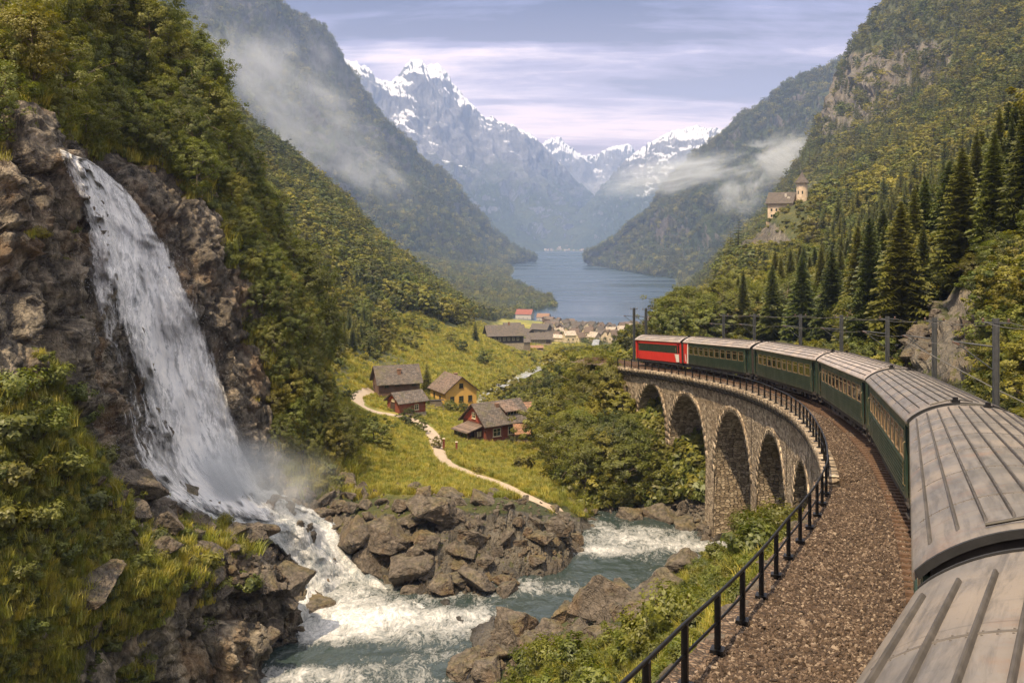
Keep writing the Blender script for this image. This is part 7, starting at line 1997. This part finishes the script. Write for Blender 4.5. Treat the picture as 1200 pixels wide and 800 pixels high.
M['yellow_wood'] = plank('yellow_timber', (0.66, 0.40, 0.10), 0.1, worn=(0.55, 0.34, 0.12)); M['grey_wood'] = plank('grey_timber', (0.20, 0.165, 0.135)); M['cream_wood'] = plank('cream_timber', (0.62, 0.52, 0.38), 0.15)
M['slate'] = slate('slate_roof', (0.105, 0.09, 0.082), warm=(0.17, 0.12, 0.085)); M['slate_brown'] = slate('brown_slate', (0.15, 0.11, 0.09), warm=(0.24, 0.15, 0.10)); M['shed_roof'] = slate('rusty_roof', (0.24, 0.13, 0.075), (0.2, 0.13, 0.05), (0.36, 0.17, 0.07))
M['found'] = varied('foundation_stone', (0.30, 0.26, 0.21), 0.5, 3.5, 0.95, 0.8, 0.08)
M['trim_pale'] = varied('pale_trim', (0.58, 0.50, 0.38), 0.2, 4); M['trim_white'] = varied('white_trim', (0.72, 0.68, 0.6), 0.1, 4); M['trim_dark'] = varied('dark_trim', (0.07, 0.045, 0.035), 0.3, 4)
M['brick_ch'] = varied('chimney_brick', (0.22, 0.13, 0.09), 0.4, 6, 0.95)
M['red_tile'] = slate('red_tiles', (0.27, 0.08, 0.055), (0.2, 0.09, 0.05), (0.33, 0.13, 0.08)); M['orange_tile'] = slate('orange_tiles', (0.27, 0.155, 0.10)); M['pale_roof'] = slate('pale_roof', (0.48, 0.42, 0.36)); M['white_wall'] = varied('white_wall', (0.50, 0.46, 0.41), 0.1, 3)
M['ochre_wall'] = varied('ochre_wall', (0.55, 0.36, 0.2), 0.15, 3)
DARKPANE = M['dark_glass']
def add_window(root, face, u, v, w, h, L, Wd, frame=None, wall_t=0.0):
    """face: 'f' (y=-W/2), 'b', 'l' (x=-L/2), 'r'"""
    fr = MB(); t = 0.09
    fr.box(-w / 2, w / 2, -0.05, 0.03, 0, t); fr.box(-w / 2, w / 2, -0.05, 0.03, h - t, h); fr.box(-w / 2, -w / 2 + t, -0.05, 0.03, t, h - t); fr.box(w / 2 - t, w / 2, -0.05, 0.03, t, h - t); fr.box(-0.025, 0.025, -0.04, 0.02, t, h - t); fr.box(-w / 2 + t, w / 2 - t, -0.04, 0.02, h * .55, h * .55 + .04)
    fr.box(-w / 2 - .08, w / 2 + .08, -0.12, 0.0, -0.08, -0.002)
    o = fr.build('window', frame or M['trim_pale'], root)
    p = MB(); p.box(-w / 2 + t, w / 2 - t, -0.005, 0.02, t, h - t); p.build('pane', DARKPANE, o)
    if face == 'f': o.location = (u, -Wd / 2 - 0.012, v)
    elif face == 'b': o.location = (u, Wd / 2 + 0.012, v); o.rotation_euler = (0, 0, math.pi)
    elif face == 'l': o.location = (-L / 2 - 0.012, u, v); o.rotation_euler = (0, 0, -math.pi / 2)
    else: o.location = (L / 2 + 0.012, u, v); o.rotation_euler = (0, 0, math.pi / 2)
    return o
def gable_house(name, pos, rz, L, Wd, H, rise, wall, roofm, label, cat='house', group=None, fh=0.6, over=0.45, wins=(), gablemat=None, chim=(), doors=(), foundm=None, frame=None, rt_=0.14, trim=None):
    """ridge along x; walls stand on a stone base"""
    root = empty(name, pos, rz, label, cat, group)
    fb = MB(); fb.box(-L / 2 - .08, L / 2 + .08, -Wd / 2 - .08, Wd / 2 + .08, -2.0, fh); fb.build('foundation', foundm or M['found'], root)
    w = MB(); w.box(-L / 2, L / 2, -Wd / 2, Wd / 2, fh, fh + H - .005)
    w.prism([(-Wd / 2, fh + H), (Wd / 2, fh + H), (0, fh + H + rise - .04)], 'x', -L / 2, L / 2, 1 if gablemat else 0)
    w.build('wall', [wall, gablemat or wall], root)
    r = MB(); sl = rise / (Wd / 2); z0 = fh + H; e = Wd / 2 + over
    for sy in (-1, 1):
        pts = [(0, z0 + rise), (sy * e, z0 + rise - sl * e), (sy * e, z0 + rise - sl * e + rt_), (0, z0 + rise + rt_)]
        if sy > 0: pts = pts[::-1]
        r.prism(pts, 'x', -L / 2 - over, L / 2 + over)
    rf = r.build('roof', roofm, root)
    b = MB()
    for ex in (-1, 1):
        xa, xb = sorted((ex * (L / 2 + over), ex * (L / 2 + over + 0.04)))
        for sy in (-1, 1):
            pts = [(0, z0 + rise - .06), (sy * e, z0 + rise - sl * e - .06), (sy * e, z0 + rise - sl * e + rt_ + .02), (0, z0 + rise + rt_ + .02)]
            if sy > 0: pts = pts[::-1]
            b.prism(pts, 'x', xa, xb)
    b.build('barge_board', trim or M['trim_dark'], rf)
    for (cx, cy, ch) in chim:
        zc = z0 + rise - sl * abs(cy); c_ = MB(); c_.box(cx - .35, cx + .35, cy - .3, cy + .3, zc - .5, zc + ch); c_.box(cx - .42, cx + .42, cy - .37, cy + .37, zc + ch, zc + ch + .12); c_.build('chimney', M['brick_ch'], rf)
    for (f, u, v, ww, hh) in wins: add_window(root, f, u, fh + v, ww, hh, L, Wd, frame)
    for (f, u, ww, hh) in doors:
        d = MB(); d.box(-ww / 2, ww / 2, -.04, .02, 0, hh); d.box(-ww / 2 - .1, -ww / 2, -.06, .02, 0, hh + .1); d.box(ww / 2, ww / 2 + .1, -.06, .02, 0, hh + .1); d.box(-ww / 2, ww / 2, -.06, .02, hh, hh + .1)
        o = d.build('door', M['trim_dark'], root)
        if f == 'f': o.location = (u, -Wd / 2 - .012, fh)
        elif f == 'l': o.location = (-L / 2 - .012, u, fh); o.rotation_euler = (0, 0, -math.pi / 2)
        else: o.location = (L / 2 + .012, u, fh); o.rotation_euler = (0, 0, math.pi / 2)
    return root
def ground_at(px, py): 
    P = at_img(px, py, BV); return P
# red house: gable towards the left, long wall towards us and right
def red_house():
    P = ground_at(590, 516); s = P.y / 139.0; print('red house at', tuple(P))
    rz = R(36)
    root = gable_house('red_house', tuple(P + Vector((-1.2, 1.0, -0.35))), rz, 8.4, 6.4, 2.9, 2.6, M['red_wood'], M['slate'], 'red timber house with dormer, porch and patched slate roof beside the path', fh=0.9, over=0.6,
        wins=[('f', -2.1, 0.75, 1.5, 1.25), ('f', 0.55, 0.75, 1.0, 1.25), ('f', 2.6, 0.85, 1.05, 1.25), ('l', 0.1, 3.25, 1.0, 0.95), ('r', 0, 3.2, 0.9, 0.9), ('b', 1, 0.8, 1.2, 1.2)], gablemat=M['red_bright'], chim=(), frame=M['trim_pale'])
    # dormer on the front slope
    d = MB(); z0 = 0.9 + 2.9; d.box(0.2, 2.6, -2.35, -0.6, z0 + .35, z0 + 1.35)
    dm = d.build('dormer', M['red_wood'], root)
    rr = MB(); 
    rr.prism([(-2.8, z0 + 1.28), (-0.1, z0 + 2.52), (-0.1, z0 + 2.64), (-2.8, z0 + 1.40)], 'x', -0.1, 2.9); rr.build('dormer_roof', M['slate_brown'], dm)
    w = MB(); w.box(0.55, 2.25, -2.40, -2.352, z0 + .55, z0 + 1.15); w.build('dormer_window', DARKPANE, dm)
    ww = MB()
    for x in (0.5, 1.1, 1.7, 2.25): ww.box(x, x + .06, -2.43, -2.40, z0 + .5, z0 + 1.2)
    ww.build('mullion', M['trim_pale'], dm)
    c = MB(); c.box(-0.75, -0.15, -1.1, -0.6, z0 + 1.3, z0 + 2.5); c.build('chimney', M['brick_ch'], root)
    # porch at the left gable
    p = MB(); p.box(-7.1, -4.32, -2.5, 1.4, 0.0, 0.85); p.build('porch_base', M['found'], root)
    q = MB()
    for (x, y) in ((-7.0, -2.4), (-7.0, -0.5), (-7.0, 1.3), (-5.7, -2.4), (-4.45, -2.4)): q.box(x - .09, x + .09, y - .09, y + .09, 0.85, 2.75)
    q.box(-7.05, -4.4, -2.45, -2.37, 0.85, 1.75); q.box(-7.05, -6.97, -2.37, 1.35, 0.85, 1.75); q.box(-6.9, -4.4, 1.2, 1.3, 0.85, 2.7)
    q.build('porch', M['brown_wood'], root)
    q = MB(); q.prism([(-7.5, 2.62), (-4.31, 3.45), (-4.31, 3.58), (-7.5, 2.75)], 'y', -2.9, 1.7); q.build('porch_roof', M['slate_brown'], root)
    q = MB(); 
    for y0, y1 in ((-2.2, -0.7), (-0.3, 1.1)): q.box(-7.01, -6.98, y0, y1, 1.78, 2.6)
    q.build('porch_glazing', DARKPANE, root)
    q = MB()
    for x in (-5.3, -5.0, -4.7): q.box(x, x + .16, -2.42, -2.38, 1.8, 2.6)
    q.build('porch_shutters', M['trim_pale'], root)
red_house()
def shed():
    P = ground_at(624, 518)
    root = gable_house('shed', tuple(P + Vector((0.3, 0.3, 0.0))), R(10), 6.2, 2.9, 1.7, 1.0, M['grey_wood'], M['shed_roof'], 'low weathered shed with sagging rusty brown roof right of the red house', 'shed', fh=0.1, over=0.35, doors=[('r', 0, 1.0, 1.6)])
    d = MB()
    for x in (-2.6, -1.3, 0.0): d.box(x, x + 1.0, -1.49, -1.462, 0.25, 1.5)
    d.build('opening', M['trim_dark'], root)
    P = ground_at(612, 500); gable_house('outhouse', tuple(P + Vector((1.1, 4.2, 0.6))), R(15), 2.6, 2.2, 2.0, 1.0, M['grey_wood'], M['orange_tile'], 'tiny outhouse with an orange roof behind the red house', 'shed', fh=.1, over=.25, wins=[('r', 0, .8, .6, .6)])
shed()
def yellow_house():
    P = ground_at(536, 476); k = max(0.8, P.y / 183.0)
    root = gable_house('yellow_house', tuple(P + Vector((-0.9 * k, 1.5 * k, -0.5))), R(-62), 7.4 * k, 6.6 * k, 3.1 * k, 2.6 * k, M['yellow_wood'], M['slate_brown'], 'yellow timber house with brown slate roof and small dark windows in its gable', fh=0.8, over=0.5,
        wins=[('r', -1.9 * k, 1.0, .9, 1.2), ('r', 0.0, 1.0, 1.0, 1.2), ('r', 1.9 * k, 1.0, .9, 1.2), ('r', 0.0, 3.6 * k, .9, .95), ('f', -1.8, 1.1, .8, 1.3), ('f', 1.2, .9, .7, 1.2)], chim=[(-0.5, 0.8, .7)], frame=M['trim_dark'])
yellow_house()
def barns():
    P = ground_at(462, 468); k = P.y / 172.0; print('barn at', tuple(P), k)
    root = gable_house('brown_barn', tuple(P + Vector((0.1 * k, 2.0 * k, -0.5))), R(20), 7.6 * k, 5.6 * k, 3.0 * k, 2.6 * k, M['brown_wood'], M['slate'], 'large brown timber barn with grey slate roof beside the winding path', 'barn', fh=0.9, over=0.55,
        wins=[('l', 0.2, 3.9, .8, 1.0), ('l', 1.3, 1.4, .7, .9), ('f', -2.6, 2.2, .9, .9), ('f', -0.5, 2.4, .9, .9), ('f', 2.9, 2.3, .9, .9)], chim=[(0.2, -1.6, .9)], frame=M['trim_dark'])
    P = ground_at(472, 484); k = P.y / 160.0
    gable_house('red_shed', tuple(P + Vector((0.5 * k, 1.2 * k, -0.6))), R(38), 5.2 * k, 4.0 * k, 2.1 * k, 1.3 * k, M['red_wood'], M['slate'], 'small red timber shed in front of the brown barn', 'shed', fh=0.7, over=0.5, wins=[('f', 0.8, .5, .9, 1.0), ('l', 0, 2.0 * k, 1.0, .4)], doors=[('l', 0.2, 1.2, 1.8)], gablemat=M['red_bright'], frame=M['trim_pale'])
barns()
# farm below the village
def farm():
    P = ground_at(590, 404); s = P.y / 470.0; print('farm at', tuple(P))
    def at(px, py, dy=0): q_ = ground_at(px, py); return tuple(q_ + Vector((0, dy, 0)))
    gable_house('farmhouse', at(591, 406, 6 * s), R(12), 15 * s, 9 * s, 4.0 * s, 3.4 * s, M['black_wood'], M['slate'], 'long dark timber farmhouse with balcony front below the village', fh=1.2, over=1.2, wins=[('f', x * s, 1.3, 1.0, 1.2) for x in (-5, -3, -1, 1, 3, 5)] + [('l', y, 1.3, 1.0, 1.2) for y in (-2, 0, 2)], chim=[(2, 0, 1.2)], frame=M['trim_pale'])
    gable_house('barn', at(630, 405, 8 * s), R(8), 16 * s, 8 * s, 3.2 * s, 3.0 * s, M['grey_wood'], M['slate'], 'grey timber barn with double roof right of the dark farmhouse', 'barn', fh=.6, over=.9, wins=[('f', x * s, 1, 1.2, 1.2) for x in (-3, 0, 4)], doors=[('f', 6 * s, 2.4, 2.4)])
    gable_house('barn', at(620, 402, 14 * s), R(-70), 9 * s, 7 * s, 3.6 * s, 3.0 * s, M['black_wood'], M['slate'], 'dark cross barn between the farmhouse and the grey barn', 'barn', fh=.6, over=.8)
    gable_house('shed', at(655, 401, 6 * s), R(-12), 9 * s, 6 * s, 2.4 * s, 1.8 * s, M['cream_wood'], M['pale_roof'], 'small shed with pale roof at the right end of the farm', 'shed', fh=.4, over=.6)
    gable_house('hay_store', at(614, 411, 2 * s), R(20), 5 * s, 4.4 * s, 4.0 * s, 1.4 * s, M['grey_wood'], M['slate'], 'narrow grey hay store in front of the farm barns', 'shed', fh=.3, over=.4)
    gable_house('shed', at(629, 410, 0), R(5), 6 * s, 3.4 * s, 1.2 * s, 1.0 * s, M['brown_wood'], M['orange_tile'], 'low shed with orange roof in front of the grey barn', 'shed', fh=.2, over=.4)
    lst = [(572,374,11,'pale_roof','white_wall','pale roofed white house on the meadow edge above the farm'), (615,374,12,'red_tile','white_wall','white house with a bright red roof above the farm'), (637,376,9,'orange_tile','white_wall','white gabled house right of the red roofed one'),
           (634,392,13,'slate','black_wood','dark gabled house between the farm and the village'), (600,390,12,'slate','grey_wood','grey roofed barn behind the dark farmhouse')]
    for px, py, w, rm, wm, lab in lst:
        P = ground_at(px, py); k = w / 11.0 * max(1.0, P.y / 700.0)
        gable_house('house', tuple(P), R(rt.uniform(-30, 30)), 11 * k, 8 * k, 3.6 * k, 3 * k, M[wm], M[rm], lab, fh=.4, over=.6, wins=[('f', -3 * k, 1.2, 1.2, 1.3), ('f', 0, 1.2, 1.2, 1.3), ('f', 3 * k, 1.2, 1.2, 1.3), ('l', 0, 1.2, 1.2, 1.3), ('r', 0, 1.2, 1.2, 1.3)])
farm()
def village():
    rs = random.Random(77); n = 0; spots = []
    walls = ['white_wall', 'cream_wood', 'cream_wood', 'cream_wood', 'brown_wood', 'grey_wood', 'brown_wood']; roofs = ['slate', 'slate_brown', 'pale_roof', 'slate_brown', 'slate', 'slate_brown', 'slate']
    tries = 0
    while n < 80 and tries < 4000:
        tries += 1
        px = rs.uniform(640, 792); py = rs.uniform(373, 402)
        P = ground_at(px, py)
        if P is None or P.y < 520 or P.z < -119: continue
        if any((P - q).length < 11 * max(1, P.y / 900) for q in spots): continue
        spots.append(P); k = rs.uniform(.5, .85) * (0.9 if P.y < 900 else 1.05)
        wm, rm = rs.choice(walls), rs.choice(roofs)
        L = 11 * k; Wd = 8 * k
        gable_house('house', tuple(P), rs.uniform(-1.5, 1.5), L, Wd, rs.uniform(3.2, 5.2), rs.uniform(2.2, 3.4), M[wm], M[rm], 'small pale gabled house in the village by the lake shore', group='village houses by the lake', fh=.4, over=.5, wins=[('f', -2.4 * k, 1.2, 1.3, 1.4), ('f', 2.4 * k, 1.2, 1.3, 1.4), ('l', 0, 1.2, 1.3, 1.4), ('r', 0, 1.2, 1.3, 1.4)] if P.y < 1000 else ())
        n += 1
    print('village', n)
    # the settlement beyond the lake
    n = 0
    for _ in range(150):
        Y = rs.uniform(5850, 6900); px = rs.uniform(604, 745); x = (px - HX) / F * Y
        z = -124 + float(sstep(np.array(Y), 5800, 6400)) * 20 + max(0, Y - 6300) * .03 + 1
        k = rs.uniform(0.6, 1.2)
        gable_house('distant_house', (x, Y, z + 2), rs.uniform(-1, 1), 12 * k, 9 * k, 5 * k, 3 * k, M[rs.choice(['cream_wood', 'cream_wood', 'white_wall', 'ochre_wall'])], M[rs.choice(['pale_roof', 'orange_tile', 'slate_brown', 'orange_tile'])], 'tiny pale house of the settlement at the far end of the lake', group='houses at the far end of the lake', fh=6, over=.6); n += 1
village()
# ---------------------------------------------------------------- castle on its rock
def castle():
    Y = 418.0; X0 = (900 - HX) / F * Y
    g = down(X0 + 6, Y, BV); z = -(262 - HY) / F * Y; print('castle ground', g.z, 'want', z)
    k = 1.0; rz = R(-32)
    M['castle_wall'] = varied('castle_plaster', (0.62, 0.49, 0.36), 0.25, 0.7, 0.95, 0.5, 0.1); M['castle_stone'] = varied('castle_stone', (0.40, 0.31, 0.22), 0.4, 0.8, 0.95, 0.8, 0.2)
    root = empty('castle', (X0 + 7.5, Y + 4, z + 1.0), rz, 'small pale castle house with steep roof and round tower on a wooded crag', 'castle')
    b = MB(); b.box(-6.5, 13.5, -6, 6, -9, 0.0); b.build('terrace', M['castle_stone'], root)
    w = MB(); w.box(-6, 6.5, -5, 5, 0, 9.5); w.prism([(-5, 9.5), (5, 9.5), (0, 14.2)], 'x', -6, 6.5, 1); w.build('wall', [M['castle_wall'], M['ochre_wall']], root)
    r = MB()
    for sy in (-1, 1):
        pts = [(0, 14.5), (sy * 6.1, 8.8), (sy * 6.1, 9.15), (0, 14.9)]
        if sy > 0: pts = pts[::-1]
        r.prism(pts, 'x', -7.0, 7.2)
    rf = r.build('roof', M['slate'], root)
    c = MB(); c.box(2, 3, -2.6, -1.8, 12, 14.2); c.build('chimney', M['white_wall'], rf)
    d = MB(); d.box(3.6, 5.0, -3.6, -2.4, 11, 12.4); d.build('dormer', M['white_wall'], rf)
    for row, zz in enumerate((2.2, 5.2, 8.0)):
        for y in (-3.0, -1.0, 1.0, 3.0):
            if row == 2 and abs(y) > 2: continue
            o = MB(); o.box(-0.08, 0.02, -.45, .45, 0, 1.3); q = o.build('window', DARKPANE, root); q.location = (-6.0, y, zz)
        for x in (-4.0, -1.5, 1.0, 3.5):
            if row == 2: continue
            o = MB(); o.box(-.45, .45, -0.08, 0.02, 0, 1.3); q = o.build('window', DARKPANE, root); q.location = (x, -5.0, zz)
    o = MB(); o.box(-6.35, -6.0, -5.1, 5.1, 4.3, 4.5); o.build('balcony', M['brown_wood'], root)
    t = MB(); t.tube([(10.2, -1, -8), (10.2, -1, 19.2)], [3.0, 2.7], 20); tw = t.build('tower', M['castle_wall'], root)
    t = MB(); t.tube([(10.2, -1, 19.2), (10.2, -1, 20.6), (10.2, -1, 22.2), (10.2, -1, 24.6), (10.2, -1, 26.4)], [3.7, 2.7, 1.5, .35, .08], 20); t.build('tower_roof', M['slate'], tw)
    for a in (200, 245, 290):
        for zz in (13.6, 7.5):
            o = MB(); o.box(-.35, .35, -.1, .12, 0, 1.6); q = o.build('tower_window', DARKPANE, tw); q.location = (10.2 + 2.66 * math.cos(R(a)), -1 + 2.66 * math.sin(R(a)), zz); q.rotation_euler = (0, 0, R(a + 90))
    wl_ = MB(); wl_.box(6.5, 14, -5.6, -5.0, -5, 2.4); wl_.build('curtain_wall', M['castle_stone'], root)
    root.scale = (.88, .88, .88)
castle()

# ---------------------------------------------------------------- path, walls and yard things
M['path'] = varied('path_gravel', (0.42, 0.34, 0.26), 0.2, 3, 0.95, 0.6, 0.05)
def path():
    A = np.array([(462,458),(440,458),(424,461),(417,467),(424,476),(448,484),(478,489),(497,499),(508,512),(513,526),(520,540),(548,553),(582,565),(606,577),(634,590),(664,602)], float)
    wd_ = np.interp(np.arange(16), [0, 4, 9, 12, 15], [1.4, 1.35, 1.2, .95, .8])
    A = crom(A, np.linspace(0, 15, 170)); wd_ = np.interp(np.linspace(0, 15, 170), np.arange(16), wd_)
    C = []; 
    for (px, py) in A:
        P = at_img(px, py, BV); C.append((P.x, P.y))
    C = np.array(C); k = np.ones(9) / 9; C = np.stack([np.convolve(np.pad(C[:, i], 4, 'edge'), k, 'valid') for i in (0, 1)], 1)
    d = np.gradient(C, axis=0); d /= np.linalg.norm(d, axis=1, keepdims=True) + 1e-9; nr_ = np.stack([d[:, 1], -d[:, 0]], 1)
    t = np.linspace(-1, 1, 9); V = np.zeros((len(C), 9, 3))
    for i in range(len(C)):
        for j in range(9):
            ww = wd_[i] * (1 + .12 * perlin(np.array([C[i, 0] * .6, C[i, 1] * .6, t[j] * 3])))
            q = C[i] + nr_[i] * t[j] * ww; g = down(q[0], q[1], BV); V[i, j] = (q[0], q[1], (g.z if g else 0) + 0.07 - .05 * abs(t[j]) ** 4)
    tag(link('path', np_mesh('path', V.reshape(-1, 3), grid_faces(len(C), 9), True), None, M['path']), kind='structure')
path()
def yard():
    # gate posts where the path passes the red house, fence rails
    for k, (px, py, lab) in enumerate(((520,527,'left wooden gate post beside the path at the red house'), (535,531,'right wooden gate post close to the porch of the red house'))):
        P = at_img(px, py, BV); root = empty('gate_post', tuple(P), 0, lab, 'post'); b = MB(); b.box(-.14, .14, -.14, .14, -.3, 1.5); b.build('post', M['red_wood'], root); b = MB(); b.box(-.18, .18, -.18, .18, 1.5, 1.58); b.build('cap', M['trim_pale'], root)
    def fence(pts, label, n):
        G_ = [at_img(a, b, BV) for a, b in pts]; root = empty('wooden_fence', tuple(G_[0]), 0, label, 'fence'); o3 = G_[0]
        rail = MB(); first = None
        for A, B in zip(G_[:-1], G_[1:]):
            for h in (.5, .95): rail.tube([A - o3 + Vector((0, 0, h)), B - o3 + Vector((0, 0, h))], .045, 5)
        rail.build('rail', M['grey_wood'], root)
        for A, B in zip(G_[:-1], G_[1:]):
            m_ = max(2, int((B - A).length / 2.2))
            for i in range(m_):
                p = A.lerp(B, i / m_) - o3; b = MB(); b.box(-.06, .06, -.06, .06, -.3, 1.15); o = b.build('post', M['grey_wood'], root); o.location = p
    fence([(500,480),(520,482),(556,481),(575,484)], 'grey wooden fence along the yard below the yellow house', 8)
    fence([(560,470),(585,473),(605,470)], 'short wooden fence right of the yellow house', 6)
    # stone wall under the yellow house, timber stacks
    for (px, py, w, lab) in ((512,477,2.6,'stack of split logs at the left of the yellow house'), (567,473,2.0,'stack of logs at the right corner of the yellow house')):
        P = at_img(px, py, BV); root = empty('wood_pile', tuple(P), .2, lab, 'wood pile'); b = MB()
        for i in range(5):
            for j in range(int(w / .3)): b.tube([(-w / 2 + j * .3 + (i % 2) * .15, -.5, .15 + i * .26), (-w / 2 + j * .3 + (i % 2) * .15, .5, .15 + i * .26)], .15, 7)
        b.build('logs', M['grey_wood'], root); b = MB(); b.box(-w / 2 - .2, w / 2 + .2, -.6, .6, 1.45, 1.5); b.build('cover', M['slate'], root)
yard()
# ---------------------------------------------------------------- air and mist
def haze():
    m = bpy.data.materials.new('haze'); m.use_nodes = True; T = NT(m.node_tree)
    v = T.n('ShaderNodeVolumePrincipled', ins={'Color': (0.42, 0.585, 0.99, 1.0), 'Density': 1.2e-4, 'Anisotropy': 0.0})
    T.n('ShaderNodeOutputMaterial', ins={'Volume': v.outputs[0]})
    try: m.cycles.homogeneous_volume = True
    except Exception: pass
    b = MB(); b.box(-5100, 6100, -1300, 10500, -156.5, 1560)
    o = b.build('haze', m); tag(o, 'thin blue air filling the valley and fading the far mountains', 'haze', None, 'stuff')
haze()
def mist(name, c, r, dens, label, scale=1.0, seed=0.0, col=(0.86, 0.92, 1.0), thr=0.52, rot=0.0, cat='mist'):
    m = bpy.data.materials.new(name); m.use_nodes = True; T = NT(m.node_tree)
    v = obj_vec(T)
    ln = T.n('ShaderNodeVectorMath', operation='LENGTH', ins={0: v}).outputs['Value']
    fall = T.mapr(ln, 0.25, 0.98, 1.0, 0.0)
    off = T.n('ShaderNodeVectorMath', operation='ADD', ins={0: v, 1: (seed, seed * .7, 0)}).outputs[0]
    n = T.noise(T.scale(off, (1.0, 1.0, 1.0)), 1.5 * scale, 7, 0.66, 1.1); n2 = T.noise(off, 4.5 * scale, 5, 0.65, 0.6)
    f = T.math('ADD', T.math('ADD', T.math('MULTIPLY', n, 0.75), T.math('MULTIPLY', n2, 0.25)), T.math('MULTIPLY', T.math('SUBTRACT', fall, 0.5), 0.30))
    d = T.mapr(f, thr, thr + 0.22)
    d = T.math('MULTIPLY', T.math('MULTIPLY', d, T.math('MULTIPLY', d, fall)), dens)
    pv = T.n('ShaderNodeVolumePrincipled', ins={'Color': col + (1.0,), 'Density': d, 'Anisotropy': -0.2})
    T.n('ShaderNodeOutputMaterial', ins={'Volume': pv.outputs[0]})
    import bmesh
    bm = bmesh.new(); bmesh.ops.create_icosphere(bm, subdivisions=3, radius=1.0); me = bpy.data.meshes.new(name); bm.to_mesh(me); bm.free()
    o = link(name, me, None, m); o.location = c; o.scale = r; o.rotation_euler = (0, rot, 0)
    return tag(o, label, cat, None, 'stuff')
def at_(px, py, Y): return W3(px, py, Y)
mist('mist', at_(330,95,1500), (330,170,190), 0.014, 'drifting mist high on the left mountain', 1.5, 3.1, rot=R(35))
mist('mist', at_(330,190,950), (130,70,80), 0.016, 'mist rising in front of the left mountain behind the ridge trees', 1.5, 7.7, rot=R(35))
mist('mist', at_(430,200,1800), (250,140,110), 0.012, 'pale mist low on the left mountain', 1.6, 5.2, rot=R(30))
mist('cloud_wisp', at_(790,205,2150), (400,120,85), 0.045, 'long white cloud wisp in front of the right mountain', 1.6, 1.4, rot=R(-10))
mist('cloud_wisp', at_(925,185,1350), (115,100,75), 0.075, 'bright cloud puff before the wooded slope above the castle', 1.4, 9.1, rot=R(-15))
mist('cloud_wisp', at_(868,225,1500), (90,60,80), 0.06, 'small cloud wisp left of the castle', 1.4, 2.6)
mist('cloud_wisp', at_(985,235,650), (75,50,35), 0.022, 'faint mist between the trees right of the castle', 1.5, 4.4)
mist('spray', at_(262,570,75), (9.5,4.5,6.0), 0.40, 'white spray rising at the foot of the waterfall', 0.9, 6.3, thr=0.36, cat='spray')
mist('spray', at_(350,560,83), (7.0,4.0,4.5), 0.06, 'thin spray drifting right of the waterfall foot', 1.0, 8.3, thr=0.40, cat='spray')
